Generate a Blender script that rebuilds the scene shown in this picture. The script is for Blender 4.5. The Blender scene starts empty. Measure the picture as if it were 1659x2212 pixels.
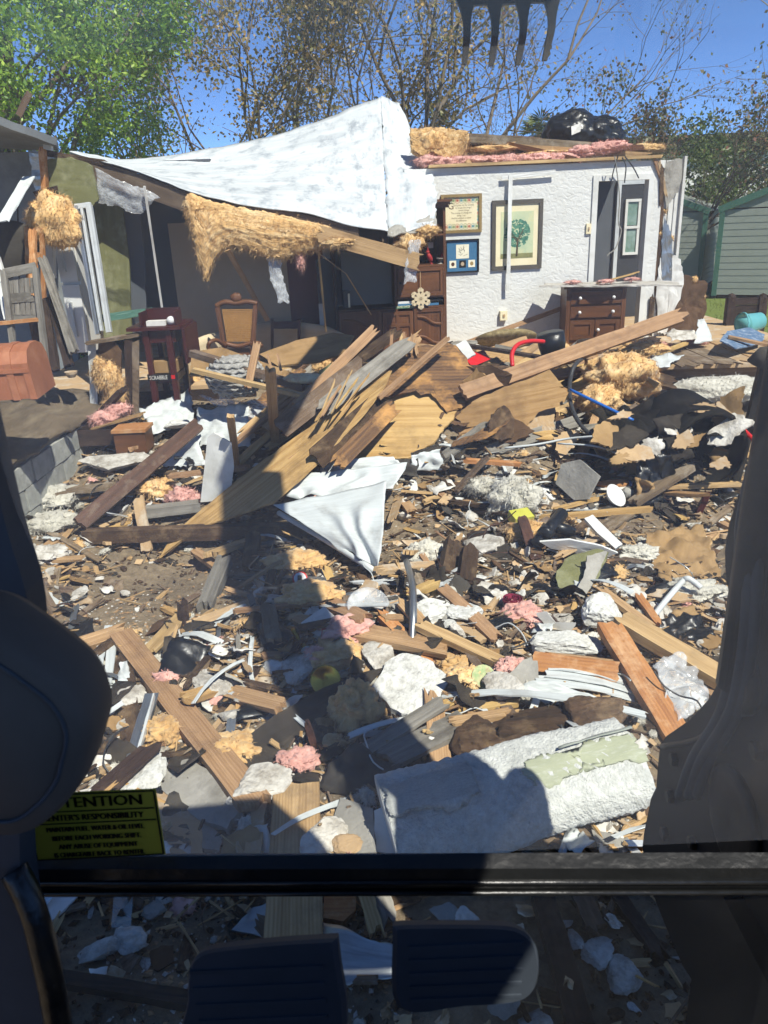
import bpy, math, random
import numpy as np
from mathutils import Vector, Matrix, noise as mn
random.seed(11); np.random.seed(11)
sc = bpy.context.scene
COL = sc.collection
rad = math.radians
# ---------------------------------------------------------------- camera
HC, PITCH, ROLL, FPX = 2.4, rad(21), rad(2.5), 769.0
_f = Vector((0, math.cos(PITCH), -math.sin(PITCH)))
_r = Vector((1, 0, 0)); _u = _r.cross(_f)
R_ = _r*math.cos(ROLL) - _u*math.sin(ROLL)
U_ = _u*math.cos(ROLL) + _r*math.sin(ROLL)
CAM = Vector((0, 0, HC))
cd = bpy.data.cameras.new('camera'); co = bpy.data.objects.new('camera', cd); COL.objects.link(co)
co.matrix_world = Matrix(((R_.x, U_.x, -_f.x, CAM.x), (R_.y, U_.y, -_f.y, CAM.y), (R_.z, U_.z, -_f.z, CAM.z), (0, 0, 0, 1)))
cd.sensor_fit = 'VERTICAL'; cd.sensor_height = 24.0; cd.sensor_width = 18.0; cd.lens = 24.0*FPX/1024
cd.clip_start = 0.02; cd.clip_end = 2000
cd.dof.use_dof = True; cd.dof.focus_distance = 6.5; cd.dof.aperture_fstop = 6.5
sc.camera = co
# ---------------------------------------------------------------- sky and sun
SUN_AZ, SUN_EL = rad(34), rad(52)          # azimuth measured to the right of straight behind the camera
SDIR = Vector((math.sin(SUN_AZ)*math.cos(SUN_EL), -math.cos(SUN_AZ)*math.cos(SUN_EL), math.sin(SUN_EL)))
w = bpy.data.worlds.new("World"); sc.world = w; w.use_nodes = True
nt = w.node_tree; bg = nt.nodes['Background']
sky = nt.nodes.new('ShaderNodeTexSky'); sky.sky_type = 'NISHITA'; sky.sun_disc = False
sky.sun_elevation = SUN_EL; sky.sun_rotation = math.atan2(SDIR.x, SDIR.y)
sky.air_density = 0.35; sky.dust_density = 0.0; sky.ozone_density = 8.0
nt.links.new(sky.outputs[0], bg.inputs[0]); bg.inputs[1].default_value = 0.118
sl = bpy.data.lights.new('sun', 'SUN'); so = bpy.data.objects.new('sun', sl); COL.objects.link(so)
sl.energy = 4.0; sl.angle = rad(0.53); sl.color = (1.0, 0.95, 0.86)
so.rotation_euler = (-SDIR).to_track_quat('-Z', 'Y').to_euler()
so.location = (0, 0, 30)
vs = sc.view_settings; vs.view_transform = 'Standard'; vs.look = 'None'; vs.gamma = 1.0; vs.use_curve_mapping = False
vs.exposure = 1.0
sc.cycles.max_bounces = 5; sc.cycles.diffuse_bounces = 3; sc.cycles.transparent_max_bounces = 10; sc.cycles.use_denoising = True
sc.cycles.caustics_reflective = False; sc.cycles.caustics_refractive = False
# ---------------------------------------------------------------- pixel helpers (coordinates of a 1659 x 2212 view of the photograph)
KX = 1024/2212
def ray(x, y):
    u = (x-829.5)*KX; v = (1106-y)*KX
    return (R_*u + U_*v + _f*FPX).normalized()
def P(x, y, Y):
    d = ray(x, y); return CAM + d*(Y/d.y)
def plane_hit(x, y, p, n):
    d = ray(x, y); return CAM + d*((p-CAM).dot(n)/d.dot(n))
def sstep(a, b, t):
    t = min(1, max(0, (t-a)/(b-a))); return t*t*(3-2*t)
def gz(x, y):
    z = 0.0
    z += 0.50*sstep(5.6, 8.6, y)*(1-sstep(4.2, 5.5, x))*(1-sstep(10, 13, y))
    z += 0.42*math.exp(-((x-0.25)**2/1.1+(y-7.1)**2/0.9))
    z += 0.30*math.exp(-((x-2.3)**2/1.0+(y-6.9)**2/1.0))
    z += 0.18*math.exp(-((x-0.9)**2/1.5+(y-4.3)**2/2.0))
    z -= 0.10*math.exp(-((x+1.7)**2/0.8+(y-5.2)**2/0.6))
    if y < 12 and abs(x) < 7:
        k = 1-sstep(9, 12, y)
        z += k*(0.11*mn.noise((x*0.9, y*0.9, 1.7)) + 0.05*mn.noise((x*2.6, y*2.6, 4.1)) + 0.022*mn.noise((x*8, y*8, 0)) + 0.010*mn.noise((x*21, y*21, 3)))
    return z
def T(x, y, h=0.0):
    d = ray(x, y); t = 1.2
    for i in range(1200):
        p = CAM+d*t
        if p.z < gz(p.x, p.y)+h: break
        t += 0.02
    return CAM+d*(t-0.01)
# ---------------------------------------------------------------- mesh builder
class MB:
    def __init__(s): s.v = []; s.f = []; s.g = []
    def add(s, vs, fs, gs=None):
        b = len(s.v); s.v += [tuple(a) for a in vs]
        o = (random.uniform(-9, 9), random.uniform(-9, 9), random.uniform(-9, 9))
        gs = gs or vs
        s.g += [(a[0]+o[0], a[1]+o[1], a[2]+o[2]) for a in gs]
        s.f += [tuple(i+b for i in q) for q in fs]
        return s
def mesh_of(mb, name, org=(0, 0, 0), smooth=False):
    me = bpy.data.meshes.new(name)
    ox, oy, oz = org
    me.from_pydata([(a[0]-ox, a[1]-oy, a[2]-oz) for a in mb.v], [], mb.f)
    at = me.attributes.new('gr', 'FLOAT_VECTOR', 'POINT')
    at.data.foreach_set('vector', np.array(mb.g, dtype=np.float32).ravel())
    if smooth: me.polygons.foreach_set('use_smooth', [True]*len(me.polygons))
    me.update(); return me
WLOC = {}
def tagit(o, label, cat, group):
    o['label'] = label; o['category'] = cat; o['kind'] = 'thing'
    if group: o['group'] = group
def one(name, label, cat, mb, mat, smooth=False, group=None):
    """a thing that is one mesh"""
    vs = np.array(mb.v); lo = vs.min(0); hi = vs.max(0)
    org = ((lo[0]+hi[0])/2, (lo[1]+hi[1])/2, lo[2])
    o = bpy.data.objects.new(name, mesh_of(mb, name, org, smooth)); o.location = org
    o.data.materials.append(mat); COL.objects.link(o); tagit(o, label, cat, group); WLOC[o.name] = org
    return o
def thing(name, label, cat, loc, group=None):
    o = bpy.data.objects.new(name, None); o.empty_display_size = 0.1; o.location = loc; COL.objects.link(o)
    tagit(o, label, cat, group); WLOC[o.name] = tuple(loc); return o
def part(parent, name, mb, mat, smooth=False, label=None, kind=None):
    org = WLOC[parent.name]
    o = bpy.data.objects.new(name, mesh_of(mb, name, org, smooth)); o.parent = parent
    o.data.materials.append(mat); COL.objects.link(o); WLOC[o.name] = org
    if label: o['label'] = label
    if kind: o['kind'] = kind
    return o
def struct(name, mb, mat, kind='structure', smooth=False, label=None):
    o = bpy.data.objects.new(name, mesh_of(mb, name, (0, 0, 0), smooth)); o.data.materials.append(mat)
    COL.objects.link(o); o['kind'] = kind; WLOC[o.name] = (0, 0, 0)
    if label: o['label'] = label
    return o
V = Vector
def frame(x, n=None):
    x = V(x).normalized(); n = V(n) if n is not None else V((0, 0, 1))
    if abs(x.dot(n.normalized())) > 0.98: n = V((0, -1, 0.01))
    y = n.cross(x).normalized(); z = x.cross(y); return x, y, z
def box(mb, c, s, ax=None):
    ax = ax or (V((1, 0, 0)), V((0, 1, 0)), V((0, 0, 1))); c = V(c)
    vs = []; gs = []
    for k in (-.5, .5):
        for j in (-.5, .5):
            for i in (-.5, .5):
                l = (i*s[0], j*s[1], k*s[2]); gs.append(l); vs.append(c+ax[0]*l[0]+ax[1]*l[1]+ax[2]*l[2])
    m = max(range(3), key=lambda q: s[q])
    gs = [(g[m], g[(m+1) % 3], g[(m+2) % 3]) for g in gs]
    return mb.add(vs, [(0, 2, 3, 1), (4, 5, 7, 6), (0, 1, 5, 4), (2, 6, 7, 3), (0, 4, 6, 2), (1, 3, 7, 5)], gs)
def plank(mb, p0, p1, w, t, n=None, j0=0.0, j1=0.0, bend=0.0, twist=0.0, seg=6, ny=5, rough=0.0015):
    p0, p1 = V(p0), V(p1); L = (p1-p0).length; X, Y, Z = frame(p1-p0, n)
    sj = lambda: (random.random()**2.2*1.3-.35) if random.random() < .75 else random.uniform(.3, 1)
    a0 = [-sj()*j0 for _ in range(ny+1)]; a1 = [sj()*j1 for _ in range(ny+1)]
    ys_ = [0]+sorted(min(.97, max(.03, (k+random.uniform(-.42, .42))/ny)) for k in range(1, ny))+[1]
    ph = random.uniform(0, 99)
    vs = []; gs = []
    for k, zz in ((0, -t/2), (1, t/2)):
        for i in range(seg+1):
            for j in range(ny+1):
                f = i/seg; x = f*L
                if i == 0: x += a0[j]*(1 if k else random.uniform(.5, 1.1))
                if i == seg: x += a1[j]*(1 if k else random.uniform(.5, 1.1))
                y = (ys_[j]-.5)*w; z = zz
                if j in (0, ny): y += random.uniform(-1, 1)*rough*2
                z += bend*4*f*(1-f) + random.uniform(-1, 1)*rough
                an = twist*(f-.5); yy = y*math.cos(an)-z*math.sin(an); z2 = y*math.sin(an)+z*math.cos(an)
                vs.append(p0+X*x+Y*yy+Z*z2); gs.append((x, y, z))
    o = (seg+1)*(ny+1); fs = []
    idx = lambda i, j: i*(ny+1)+j
    for i in range(seg):
        for j in range(ny):
            a, b, c, d = idx(i, j), idx(i+1, j), idx(i+1, j+1), idx(i, j+1)
            fs.append((a, d, c, b)); fs.append((a+o, b+o, c+o, d+o))
        a, b = idx(i, 0), idx(i+1, 0); fs.append((a, b, b+o, a+o))
        a, b = idx(i, ny), idx(i+1, ny); fs.append((a, a+o, b+o, b))
    for j in range(ny):
        a, b = idx(0, j), idx(0, j+1); fs.append((a, a+o, b+o, b))
        a, b = idx(seg, j), idx(seg, j+1); fs.append((a, b, b+o, a+o))
    return mb.add(vs, fs, gs)
def sheet(mb, fn, nx, ny, t=0.004, amp=0.0, freq=2.0, seed=0.0, jag=0.0, lu=1, lv=1, fold=None):
    """fn(u, v) -> point; a sheet of thickness t, wrinkled along its normal"""
    Pn = [[V(fn(i/nx, j/ny)) for j in range(ny+1)] for i in range(nx+1)]
    top = []; gs = []; nor = []
    for i in range(nx+1):
        for j in range(ny+1):
            du = Pn[min(i+1, nx)][j]-Pn[max(i-1, 0)][j]; dv = Pn[i][min(j+1, ny)]-Pn[i][max(j-1, 0)]
            n = du.cross(dv); n = n.normalized() if n.length > 1e-9 else V((0, 0, 1))
            p = Pn[i][j].copy()
            q = p*freq+V((seed, seed*1.7, seed*.3))
            e = mn.noise(q)+.5*mn.noise(q*2.3)
            if fold == 'pleat': e = math.sin(6.283*((i/nx)*freq*.45+.9*mn.noise((i/nx*1.7+seed, j/ny*1.9, seed))))*(.3+.7*j/ny)*(.5+mn.noise((i/nx*2.3, j/ny*2.1, seed+4)))+.35*mn.noise(q*.8)+.12*abs(mn.noise(q*4))
            elif fold: e = 1-2*abs(e)+.25*mn.noise(q*5)
            p += n*(e*amp)
            if jag:
                eu = jag*(1.5*mn.noise(p*7+V((seed, 2, 0)))+.9*mn.noise(p*21)+.3*random.uniform(-1, 1))
                if i in (0, nx): p += du.normalized()*eu
                if j in (0, ny) and dv.length > 1e-9: p += dv.normalized()*eu
            top.append(p); nor.append(n); gs.append((i/nx*lu, j/ny*lv, 0))
    m = len(top); vs = [p+n*(t/2) for p, n in zip(top, nor)]+[p-n*(t/2) for p, n in zip(top, nor)]
    gs = gs+[(a, b, t) for a, b, c in gs]; fs = []
    I = lambda i, j: i*(ny+1)+j
    for i in range(nx):
        for j in range(ny):
            a, b, c, d = I(i, j), I(i+1, j), I(i+1, j+1), I(i, j+1)
            fs.append((a, b, c, d)); fs.append((a+m, d+m, c+m, b+m))
        a, b = I(i, 0), I(i+1, 0); fs.append((a, a+m, b+m, b))
        a, b = I(i, ny), I(i+1, ny); fs.append((a, b, b+m, a+m))
    for j in range(ny):
        a, b = I(0, j), I(0, j+1); fs.append((a, b, b+m, a+m))
        a, b = I(nx, j), I(nx, j+1); fs.append((a, a+m, b+m, b))
    return mb.add(vs, fs, gs)
def bil(a, b, c, d):
    """corners a(0,0) b(1,0) c(1,1) d(0,1)"""
    a, b, c, d = V(a), V(b), V(c), V(d)
    return lambda u, v: (a*(1-u)+b*u)*(1-v)+(d*(1-u)+c*u)*v
def slab(mb, pts, t, jag=0.0, sub=3, bump=0.0, n=None):
    """star-shaped outline (3D points) with thickness t below the outline's face"""
    pts = [V(p) for p in pts]; c = sum(pts, V())/len(pts)
    nn = V()
    for i in range(len(pts)): nn += (pts[i]-c).cross(pts[(i+1) % len(pts)]-c)
    nn.normalize()
    if nn.dot(CAM-c) < 0: nn = -nn; pts = pts[::-1]
    X, Y, Z = frame((pts[1]-pts[0]) if n is None else V(n), nn)
    ring = []
    for i in range(len(pts)):
        a, b = pts[i], pts[(i+1) % len(pts)]
        for k in range(sub):
            p = a.lerp(b, k/sub)
            if jag: p = p+(p-c).normalized()*jag*(1.5*mn.noise(p*8)+1.0*mn.noise(p*26)+.5*random.uniform(-1, 1))*(1 if k else .5)
            ring.append(p)
    m = len(ring); K = (1, .82, .6, .36) if bump else (1, .5); nk = len(K)
    ds = lambda p: nn*(bump*1.6*mn.noise(p*9+V((3, 1, 7)))) if bump else V()
    vs = []
    for f in K: vs += [(lambda q: q+ds(q))(c+(p-c)*f) for p in ring]
    vs.append(c+ds(c)); ic = nk*m
    vs += [p-nn*t+(p-c).normalized()*random.uniform(-jag, jag)*.4 for p in ring]+[c-nn*t]
    fs = []
    for i in range(m):
        j = (i+1) % m
        for k in range(nk-1): fs.append((k*m+i, k*m+j, (k+1)*m+j, (k+1)*m+i))
        fs += [((nk-1)*m+i, (nk-1)*m+j, ic), (i, ic+1+i, ic+1+j, j), (ic+1+i, ic+1+m, ic+1+j)]
    gs = [((p-c).dot(X), (p-c).dot(Y), (p-c).dot(Z)) for p in vs]
    return mb.add(vs, fs, gs)
_ico = {}
def ico(sub):
    if sub in _ico: return _ico[sub]
    import bmesh
    bm = bmesh.new(); bmesh.ops.create_icosphere(bm, subdivisions=sub, radius=1.0)
    bm.verts.ensure_lookup_table()
    r = ([v.co.copy() for v in bm.verts], [tuple(v.index for v in f.verts) for f in bm.faces]); bm.free()
    _ico[sub] = r; return r
def lump(mb, c, r, amp=0.35, freq=1.6, sub=4, ax=None, fib=0, fl=0.05, fw=0.002, seed=None):
    fib = int(fib*4); fw = min(fw, .0018); fl = fl*.7; amp = amp*.8
    """a torn, lumpy mass; fib loose fibres stand off its surface"""
    c = V(c); seed = random.uniform(0, 50) if seed is None else seed
    ax = ax or (V((1, 0, 0)), V((0, 1, 0)), V((0, 0, 1)))
    vv, ff = ico(sub); vs = []; gs = []
    for p in vv:
        q = p*freq+V((seed, seed, -seed))
        e = 1+amp*.8*(mn.noise(q)+.6*mn.noise(q*2.3)+.26*mn.noise(q*5.1)+.1*mn.noise(q*10.7))
        l = V((p.x*r[0], p.y*r[1], p.z*r[2]))*e
        vs.append(c+ax[0]*l.x+ax[1]*l.y+ax[2]*l.z); gs.append(l)
    mb.add(vs, ff, gs)
    rm = max(r)
    fv = []; fg = []; fs = []
    for k in range(fib):
        i = random.randrange(len(vs)); p = vs[i]; d = (p-c).normalized()+V((random.uniform(-1, 1), random.uniform(-1, 1), random.uniform(-1.2, .8)))*.9
        d.normalize(); s = d.cross(V((random.random(), random.random(), 1))).normalized()
        l = fl*random.uniform(.3, 1.3); wd = fw*random.uniform(.4, 1.6); b = len(fv)
        m = p+d*l*.5+s*random.uniform(-1, 1)*l*.25
        fv += [p-s*wd, p+s*wd, m+s*wd*.8, m-s*wd*.8, p+d*l+V((0, 0, -l*.3))]; fg += [gs[i]]*5
        fs += [(b, b+1, b+2, b+3), (b+3, b+2, b+4)]
    if fib: mb.add(fv, fs, fg)
    return mb
def rock(mb, c, r, ax=None, cuts=9, sub=3, rough=0.06):
    """broken angular chunk: a ball cut flat by random planes, rough all over"""
    c = V(c); ax = ax or (V((1, 0, 0)), V((0, 1, 0)), V((0, 0, 1)))
    vv, ff = ico(sub); pl = []
    for k in range(cuts):
        n = V((random.gauss(0, 1), random.gauss(0, 1), random.gauss(0, 1))).normalized(); pl.append((n, random.uniform(.5, .8)))
    pl += [(V((0, 0, 1)), .6), (V((0, 0, -1)), .6)]
    vs = []; gs = []; sd = random.uniform(0, 40)
    for p in vv:
        m = 1.0
        for n, d in pl:
            k = p.dot(n)
            if k > 1e-6: m = min(m, d/k)
        m *= 1+rough*(mn.noise(p*3+V((sd, 0, 0)))+.8*mn.noise(p*7+V((0, sd, 0)))+.6*mn.noise(p*17+V((0, 0, sd))))
        l = V((p.x*r[0], p.y*r[1], p.z*r[2]))*m*1.25
        vs.append(c+ax[0]*l.x+ax[1]*l.y+ax[2]*l.z); gs.append(l)
    return mb.add(vs, ff, gs)
def crom(pts, n=6):
    pts = [V(p) for p in pts]
    if len(pts) < 3: return pts
    q = [pts[0]*2-pts[1]]+pts+[pts[-1]*2-pts[-2]]; out = []
    for i in range(1, len(q)-2):
        a, b, c, d = q[i-1:i+3]
        for k in range(n):
            t = k/n
            out.append(.5*((2*b)+(c-a)*t+(2*a-5*b+4*c-d)*t*t+(3*b-a-3*c+d)*t**3))
    out.append(pts[-1]); return out
def tube(mb, pts, r, n=8, caps=True, sm=6):
    pts = crom(pts, sm) if sm else [V(p) for p in pts]
    m = len(pts); vs = []; gs = []; L = 0
    rr = r if callable(r) else (lambda f: r)
    up = V((.13, .31, .94)); 
    for i, p in enumerate(pts):
        d = (pts[min(i+1, m-1)]-pts[max(i-1, 0)]).normalized()
        a = d.cross(up); a = a.normalized() if a.length > 1e-4 else d.cross(V((1, 0, 0))).normalized()
        b = d.cross(a); up = -a.cross(d) if False else up
        if i: L += (p-pts[i-1]).length
        ri = rr(i/(m-1))
        for k in range(n):
            t = 2*math.pi*k/n; vs.append(p+a*(math.cos(t)*ri)+b*(math.sin(t)*ri)); gs.append((L, math.cos(t)*ri, math.sin(t)*ri))
    fs = [(i*n+k, i*n+(k+1) % n, (i+1)*n+(k+1) % n, (i+1)*n+k) for i in range(m-1) for k in range(n)]
    if caps: fs += [tuple(range(n))[::-1], tuple((m-1)*n+k for k in range(n))]
    return mb.add(vs, fs, gs)
def lathe(mb, prof, base, axis=(0, 0, 1), n=20):
    base = V(base); Z, X, Y = frame(axis, (1, 0.01, 0)); vs = []; gs = []
    for r, h in prof:
        for k in range(n):
            t = 2*math.pi*k/n; vs.append(base+Z*h+X*(r*math.cos(t))+Y*(r*math.sin(t))); gs.append((r*math.cos(t), r*math.sin(t), h))
    m = len(prof)
    fs = [(i*n+k, i*n+(k+1) % n, (i+1)*n+(k+1) % n, (i+1)*n+k) for i in range(m-1) for k in range(n)]
    if prof[0][0] > 1e-5: fs.append(tuple(range(n))[::-1])
    if prof[-1][0] > 1e-5: fs.append(tuple((m-1)*n+k for k in range(n)))
    return mb.add(vs, fs, gs)
def extr(mb, pts, d):
    """polygon (3D) pushed along d"""
    pts = [V(p) for p in pts]; d = V(d); m = len(pts)
    return mb.add(pts+[p+d for p in pts], [tuple(range(m)), tuple(range(2*m-1, m-1, -1))]+[(i, m+i, m+(i+1) % m, (i+1) % m) for i in range(m)])
def text_mb(mb, s, org, xd, yd, size, ext=0.0006, align='LEFT', sx=1.0):
    cu = bpy.data.curves.new('t', 'FONT'); cu.body = s; cu.size = 1.0; cu.resolution_u = 2; cu.align_x = align
    ob = bpy.data.objects.new('t', cu); COL.objects.link(ob)
    dg = bpy.context.evaluated_depsgraph_get(); me = bpy.data.meshes.new_from_object(ob.evaluated_get(dg))
    org = V(org); xd = V(xd); yd = V(yd); nd = xd.cross(yd)
    mb.add([org+xd*(v.co.x*size*sx)+yd*(v.co.y*size)+nd*ext for v in me.vertices], [tuple(p.vertices) for p in me.polygons])
    bpy.data.objects.remove(ob); bpy.data.curves.remove(cu); bpy.data.meshes.remove(me)
    return mb
def batt(mb, fn, nx, ny, th, fib, fl):
    """fibreglass curtain: torn soft sheet with fibres hanging from it"""
    sheet(mb, fn, nx, ny, th, .02, 7, 3, .02); sheet(mb, lambda u, v: V(fn(u, v*.86))+V((0, -.035, .0)), nx, ny, th*.7, .018, 13, 9, .02); sheet(mb, lambda u, v: V(fn(u, .35+v*.62))+V((0, -.06, .0)), nx, ny, th*.5, .018, 18, 5, .03)
    vs = []; fs = []
    for k in range(fib):
        u = random.random(); v = random.random()**.7; p = V(fn(u, v))+V((random.gauss(0, .015), random.gauss(-.03, .03), random.gauss(0, .02)))
        d = V((random.gauss(0, .9), random.gauss(-.3, .6), random.gauss(-.5, .7))).normalized(); s = d.cross(V((random.random(), random.random(), .5))).normalized()*.0014; l = fl*random.uniform(.3, 1.2); b = len(vs)
        m = p+d*l*.5+s*random.uniform(-6, 6); vs += [p-s, p+s, m+s, m-s, p+d*l+V((0, 0, -l*.35))]; fs += [(b, b+1, b+2, b+3), (b+3, b+2, b+4)]
    return mb.add(vs, fs)
# ---------------------------------------------------------------- materials
def hexc(h):
    v = [int(h[i:i+2], 16)/255 for i in (0, 2, 4)]
    return tuple(c/12.92 if c <= .04045 else ((c+.055)/1.055)**2.4 for c in v)+(1,)
MATS = {}
def mat(name, c1, c2=None, sc_=(4, 4, 4), rough=.8, bump=.3, bs=None, bd=.01, blot=None, blot_s=2.0, blot_a=.5, jit=.12, metal=0, detail=6, spec=.3, trans=0, alpha=1, sheen=0, wave=0, hue=0.0, edge=(.3, .7), bl=(.5, .66)):
    m = bpy.data.materials.new(name); m.use_nodes = True; t = m.node_tree; N = t.nodes; L = t.links
    b = N['Principled BSDF']; b.inputs['Roughness'].default_value = rough; b.inputs['Metallic'].default_value = metal
    b.inputs['Specular IOR Level'].default_value = spec
    if trans: b.inputs['Transmission Weight'].default_value = trans; b.inputs['IOR'].default_value = 1.15
    b.inputs['Alpha'].default_value = alpha
    at = N.new('ShaderNodeAttribute'); at.attribute_name = 'gr'
    mp = N.new('ShaderNodeMapping'); mp.inputs['Scale'].default_value = sc_; L.new(at.outputs['Vector'], mp.inputs[0])
    nz = N.new('ShaderNodeTexNoise'); nz.inputs['Scale'].default_value = 1; nz.inputs['Detail'].default_value = detail; nz.inputs['Roughness'].default_value = .65
    L.new(mp.outputs[0], nz.inputs['Vector'])
    fac = nz.outputs[0]
    if wave:
        wv = N.new('ShaderNodeTexWave'); wv.bands_direction = 'Y'; wv.inputs['Scale'].default_value = wave; wv.inputs['Distortion'].default_value = 5; wv.inputs['Detail'].default_value = 3; wv.inputs['Detail Scale'].default_value = .6
        m2 = N.new('ShaderNodeMapping'); m2.inputs['Scale'].default_value = (.25, 1, 1); L.new(at.outputs['Vector'], m2.inputs[0]); L.new(m2.outputs[0], wv.inputs[0])
        mx = N.new('ShaderNodeMix'); mx.inputs[0].default_value = .13; L.new(nz.outputs[0], mx.inputs[2]); L.new(wv.outputs[1], mx.inputs[3]); fac = mx.outputs[0]
    cr = N.new('ShaderNodeValToRGB'); cr.color_ramp.elements[0].position = edge[0]; cr.color_ramp.elements[1].position = edge[1]
    cr.color_ramp.elements[0].color = c1; cr.color_ramp.elements[1].color = c2 or c1; L.new(fac, cr.inputs[0]); col = cr.outputs[0]
    if blot:
        n2 = N.new('ShaderNodeTexNoise'); n2.inputs['Scale'].default_value = blot_s; n2.inputs['Detail'].default_value = 7; n2.inputs['Roughness'].default_value = .7; L.new(at.outputs['Vector'], n2.inputs['Vector'])
        r2 = N.new('ShaderNodeValToRGB'); r2.color_ramp.elements[0].position = bl[0]; r2.color_ramp.elements[1].position = bl[1]; L.new(n2.outputs[0], r2.inputs[0])
        ml = N.new('ShaderNodeMath'); ml.operation = 'MULTIPLY'; ml.inputs[1].default_value = blot_a; L.new(r2.outputs[0], ml.inputs[0])
        mx = N.new('ShaderNodeMix'); mx.data_type = 'RGBA'; L.new(ml.outputs[0], mx.inputs[0]); L.new(col, mx.inputs[6]); mx.inputs[7].default_value = blot; col = mx.outputs[2]
    if jit:
        oi = N.new('ShaderNodeObjectInfo'); mr = N.new('ShaderNodeMapRange'); mr.inputs[3].default_value = 1-jit; mr.inputs[4].default_value = 1+jit; L.new(oi.outputs['Random'], mr.inputs[0])
        hs = N.new('ShaderNodeHueSaturation'); L.new(mr.outputs[0], hs.inputs['Value']); L.new(col, hs.inputs['Color']); col = hs.outputs[0]
        if hue:
            m3 = N.new('ShaderNodeMapRange'); m3.inputs[3].default_value = .5-hue; m3.inputs[4].default_value = .5+hue; L.new(oi.outputs['Random'], m3.inputs[0]); L.new(m3.outputs[0], hs.inputs['Hue'])
    L.new(col, b.inputs['Base Color'])
    if bump:
        bn = N.new('ShaderNodeBump'); bn.inputs['Strength'].default_value = bump; bn.inputs['Distance'].default_value = bd
        if bs:
            n4 = N.new('ShaderNodeTexNoise'); n4.inputs['Scale'].default_value = bs; n4.inputs['Detail'].default_value = 8; L.new(at.outputs['Vector'], n4.inputs['Vector']); L.new(n4.outputs[0], bn.inputs['Height'])
        else: L.new(fac, bn.inputs['Height'])
        L.new(bn.outputs[0], b.inputs['Normal'])
    if sheen: b.inputs['Sheen Weight'].default_value = sheen
    MATS[name] = m; return m
def leafmat(name, cols, tr=.35):
    m = bpy.data.materials.new(name); m.use_nodes = True; t = m.node_tree; N = t.nodes; L = t.links
    b = N['Principled BSDF']; b.inputs['Roughness'].default_value = .42; b.inputs['Specular IOR Level'].default_value = .4
    at = N.new('ShaderNodeAttribute'); at.attribute_name = 'gr'; sp = N.new('ShaderNodeSeparateXYZ'); L.new(at.outputs['Vector'], sp.inputs[0])
    fr = N.new('ShaderNodeMath'); fr.operation = 'FRACT'; L.new(sp.outputs[0], fr.inputs[0])
    cr = N.new('ShaderNodeValToRGB'); el = cr.color_ramp.elements
    for i, c in enumerate(cols):
        e = el[i] if i < 2 else el.new(1); e.position = i/(len(cols)-1); e.color = c
    L.new(fr.outputs[0], cr.inputs[0]); L.new(cr.outputs[0], b.inputs['Base Color'])
    tl = N.new('ShaderNodeBsdfTranslucent'); L.new(cr.outputs[0], tl.inputs[0]); mx = N.new('ShaderNodeMixShader'); mx.inputs[0].default_value = tr
    L.new(b.outputs[0], mx.inputs[1]); L.new(tl.outputs[0], mx.inputs[2]); L.new(mx.outputs[0], N['Material Output'].inputs[0]); return m
def film(name, col, op, rough=.15, crinkle=30):
    """clear plastic film or glass: mostly see-through with real reflections"""
    m = bpy.data.materials.new(name); m.use_nodes = True; t = m.node_tree; N = t.nodes; L = t.links
    b = N['Principled BSDF']; b.inputs['Base Color'].default_value = col; b.inputs['Roughness'].default_value = rough; b.inputs['Specular IOR Level'].default_value = .6
    at = N.new('ShaderNodeAttribute'); at.attribute_name = 'gr'; nz = N.new('ShaderNodeTexNoise'); nz.inputs['Scale'].default_value = crinkle; nz.inputs['Detail'].default_value = 5; L.new(at.outputs['Vector'], nz.inputs['Vector'])
    bn = N.new('ShaderNodeBump'); bn.inputs['Strength'].default_value = .35; bn.inputs['Distance'].default_value = .01; L.new(nz.outputs[0], bn.inputs['Height']); L.new(bn.outputs[0], b.inputs['Normal'])
    tr = N.new('ShaderNodeBsdfTransparent'); mx = N.new('ShaderNodeMixShader')
    mr = N.new('ShaderNodeMapRange'); mr.inputs[1].default_value = .3; mr.inputs[2].default_value = .7; mr.inputs[3].default_value = op*.5; mr.inputs[4].default_value = op*1.5; L.new(nz.outputs[0], mr.inputs[0])
    L.new(mr.outputs[0], mx.inputs[0]); L.new(tr.outputs[0], mx.inputs[1]); L.new(b.outputs[0], mx.inputs[2]); L.new(mx.outputs[0], N['Material Output'].inputs[0]); return m
H_ = hexc
DUST = H_('8a7a66')
m_ply = mat('plywood', H_('c6a570'), H_('8f6a3b'), (.6, 26, 26), .8, .15, edge=(.25, .75), blot=H_('6f5638'), blot_s=2.4, blot_a=.6, hue=.01, jit=.2)
m_plyd = mat('stained_plywood', H_('7d5c3a'), H_('46352a'), (1.2, 16, 16), .85, .3, wave=8, blot=H_('c08f52'), blot_s=2.6, blot_a=.8)
m_lum = mat('lumber', H_('bb9b72'), H_('8d6d49'), (1.2, 34, 34), .8, .2, wave=22, blot=H_('6a5643'), blot_s=4, blot_a=.5, hue=.012, jit=.22)
m_lumo = mat('orange_lumber', H_('bb8450'), H_('93613a'), (1.2, 34, 34), .75, .15, wave=16, blot=H_('d6b48a'), blot_s=9, blot_a=.5)
m_old = mat('weathered_wood', H_('7d6a55'), H_('4b3c2e'), (1.5, 26, 26), .9, .5, blot=H_('9b8f80'), blot_s=5, blot_a=.5, jit=.25, hue=.01)
m_rot = mat('rotten_wood', H_('54402e'), H_('2a2018'), (2, 26, 26), .95, .8, blot=H_('8a7356'), blot_s=6, blot_a=.5, jit=.25)
m_grey = mat('grey_wood', H_('8f8a80'), H_('5e5a52'), (1.5, 24, 24), .9, .5, blot=H_('3f3830'), blot_s=4, blot_a=.5, jit=.2)
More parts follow.
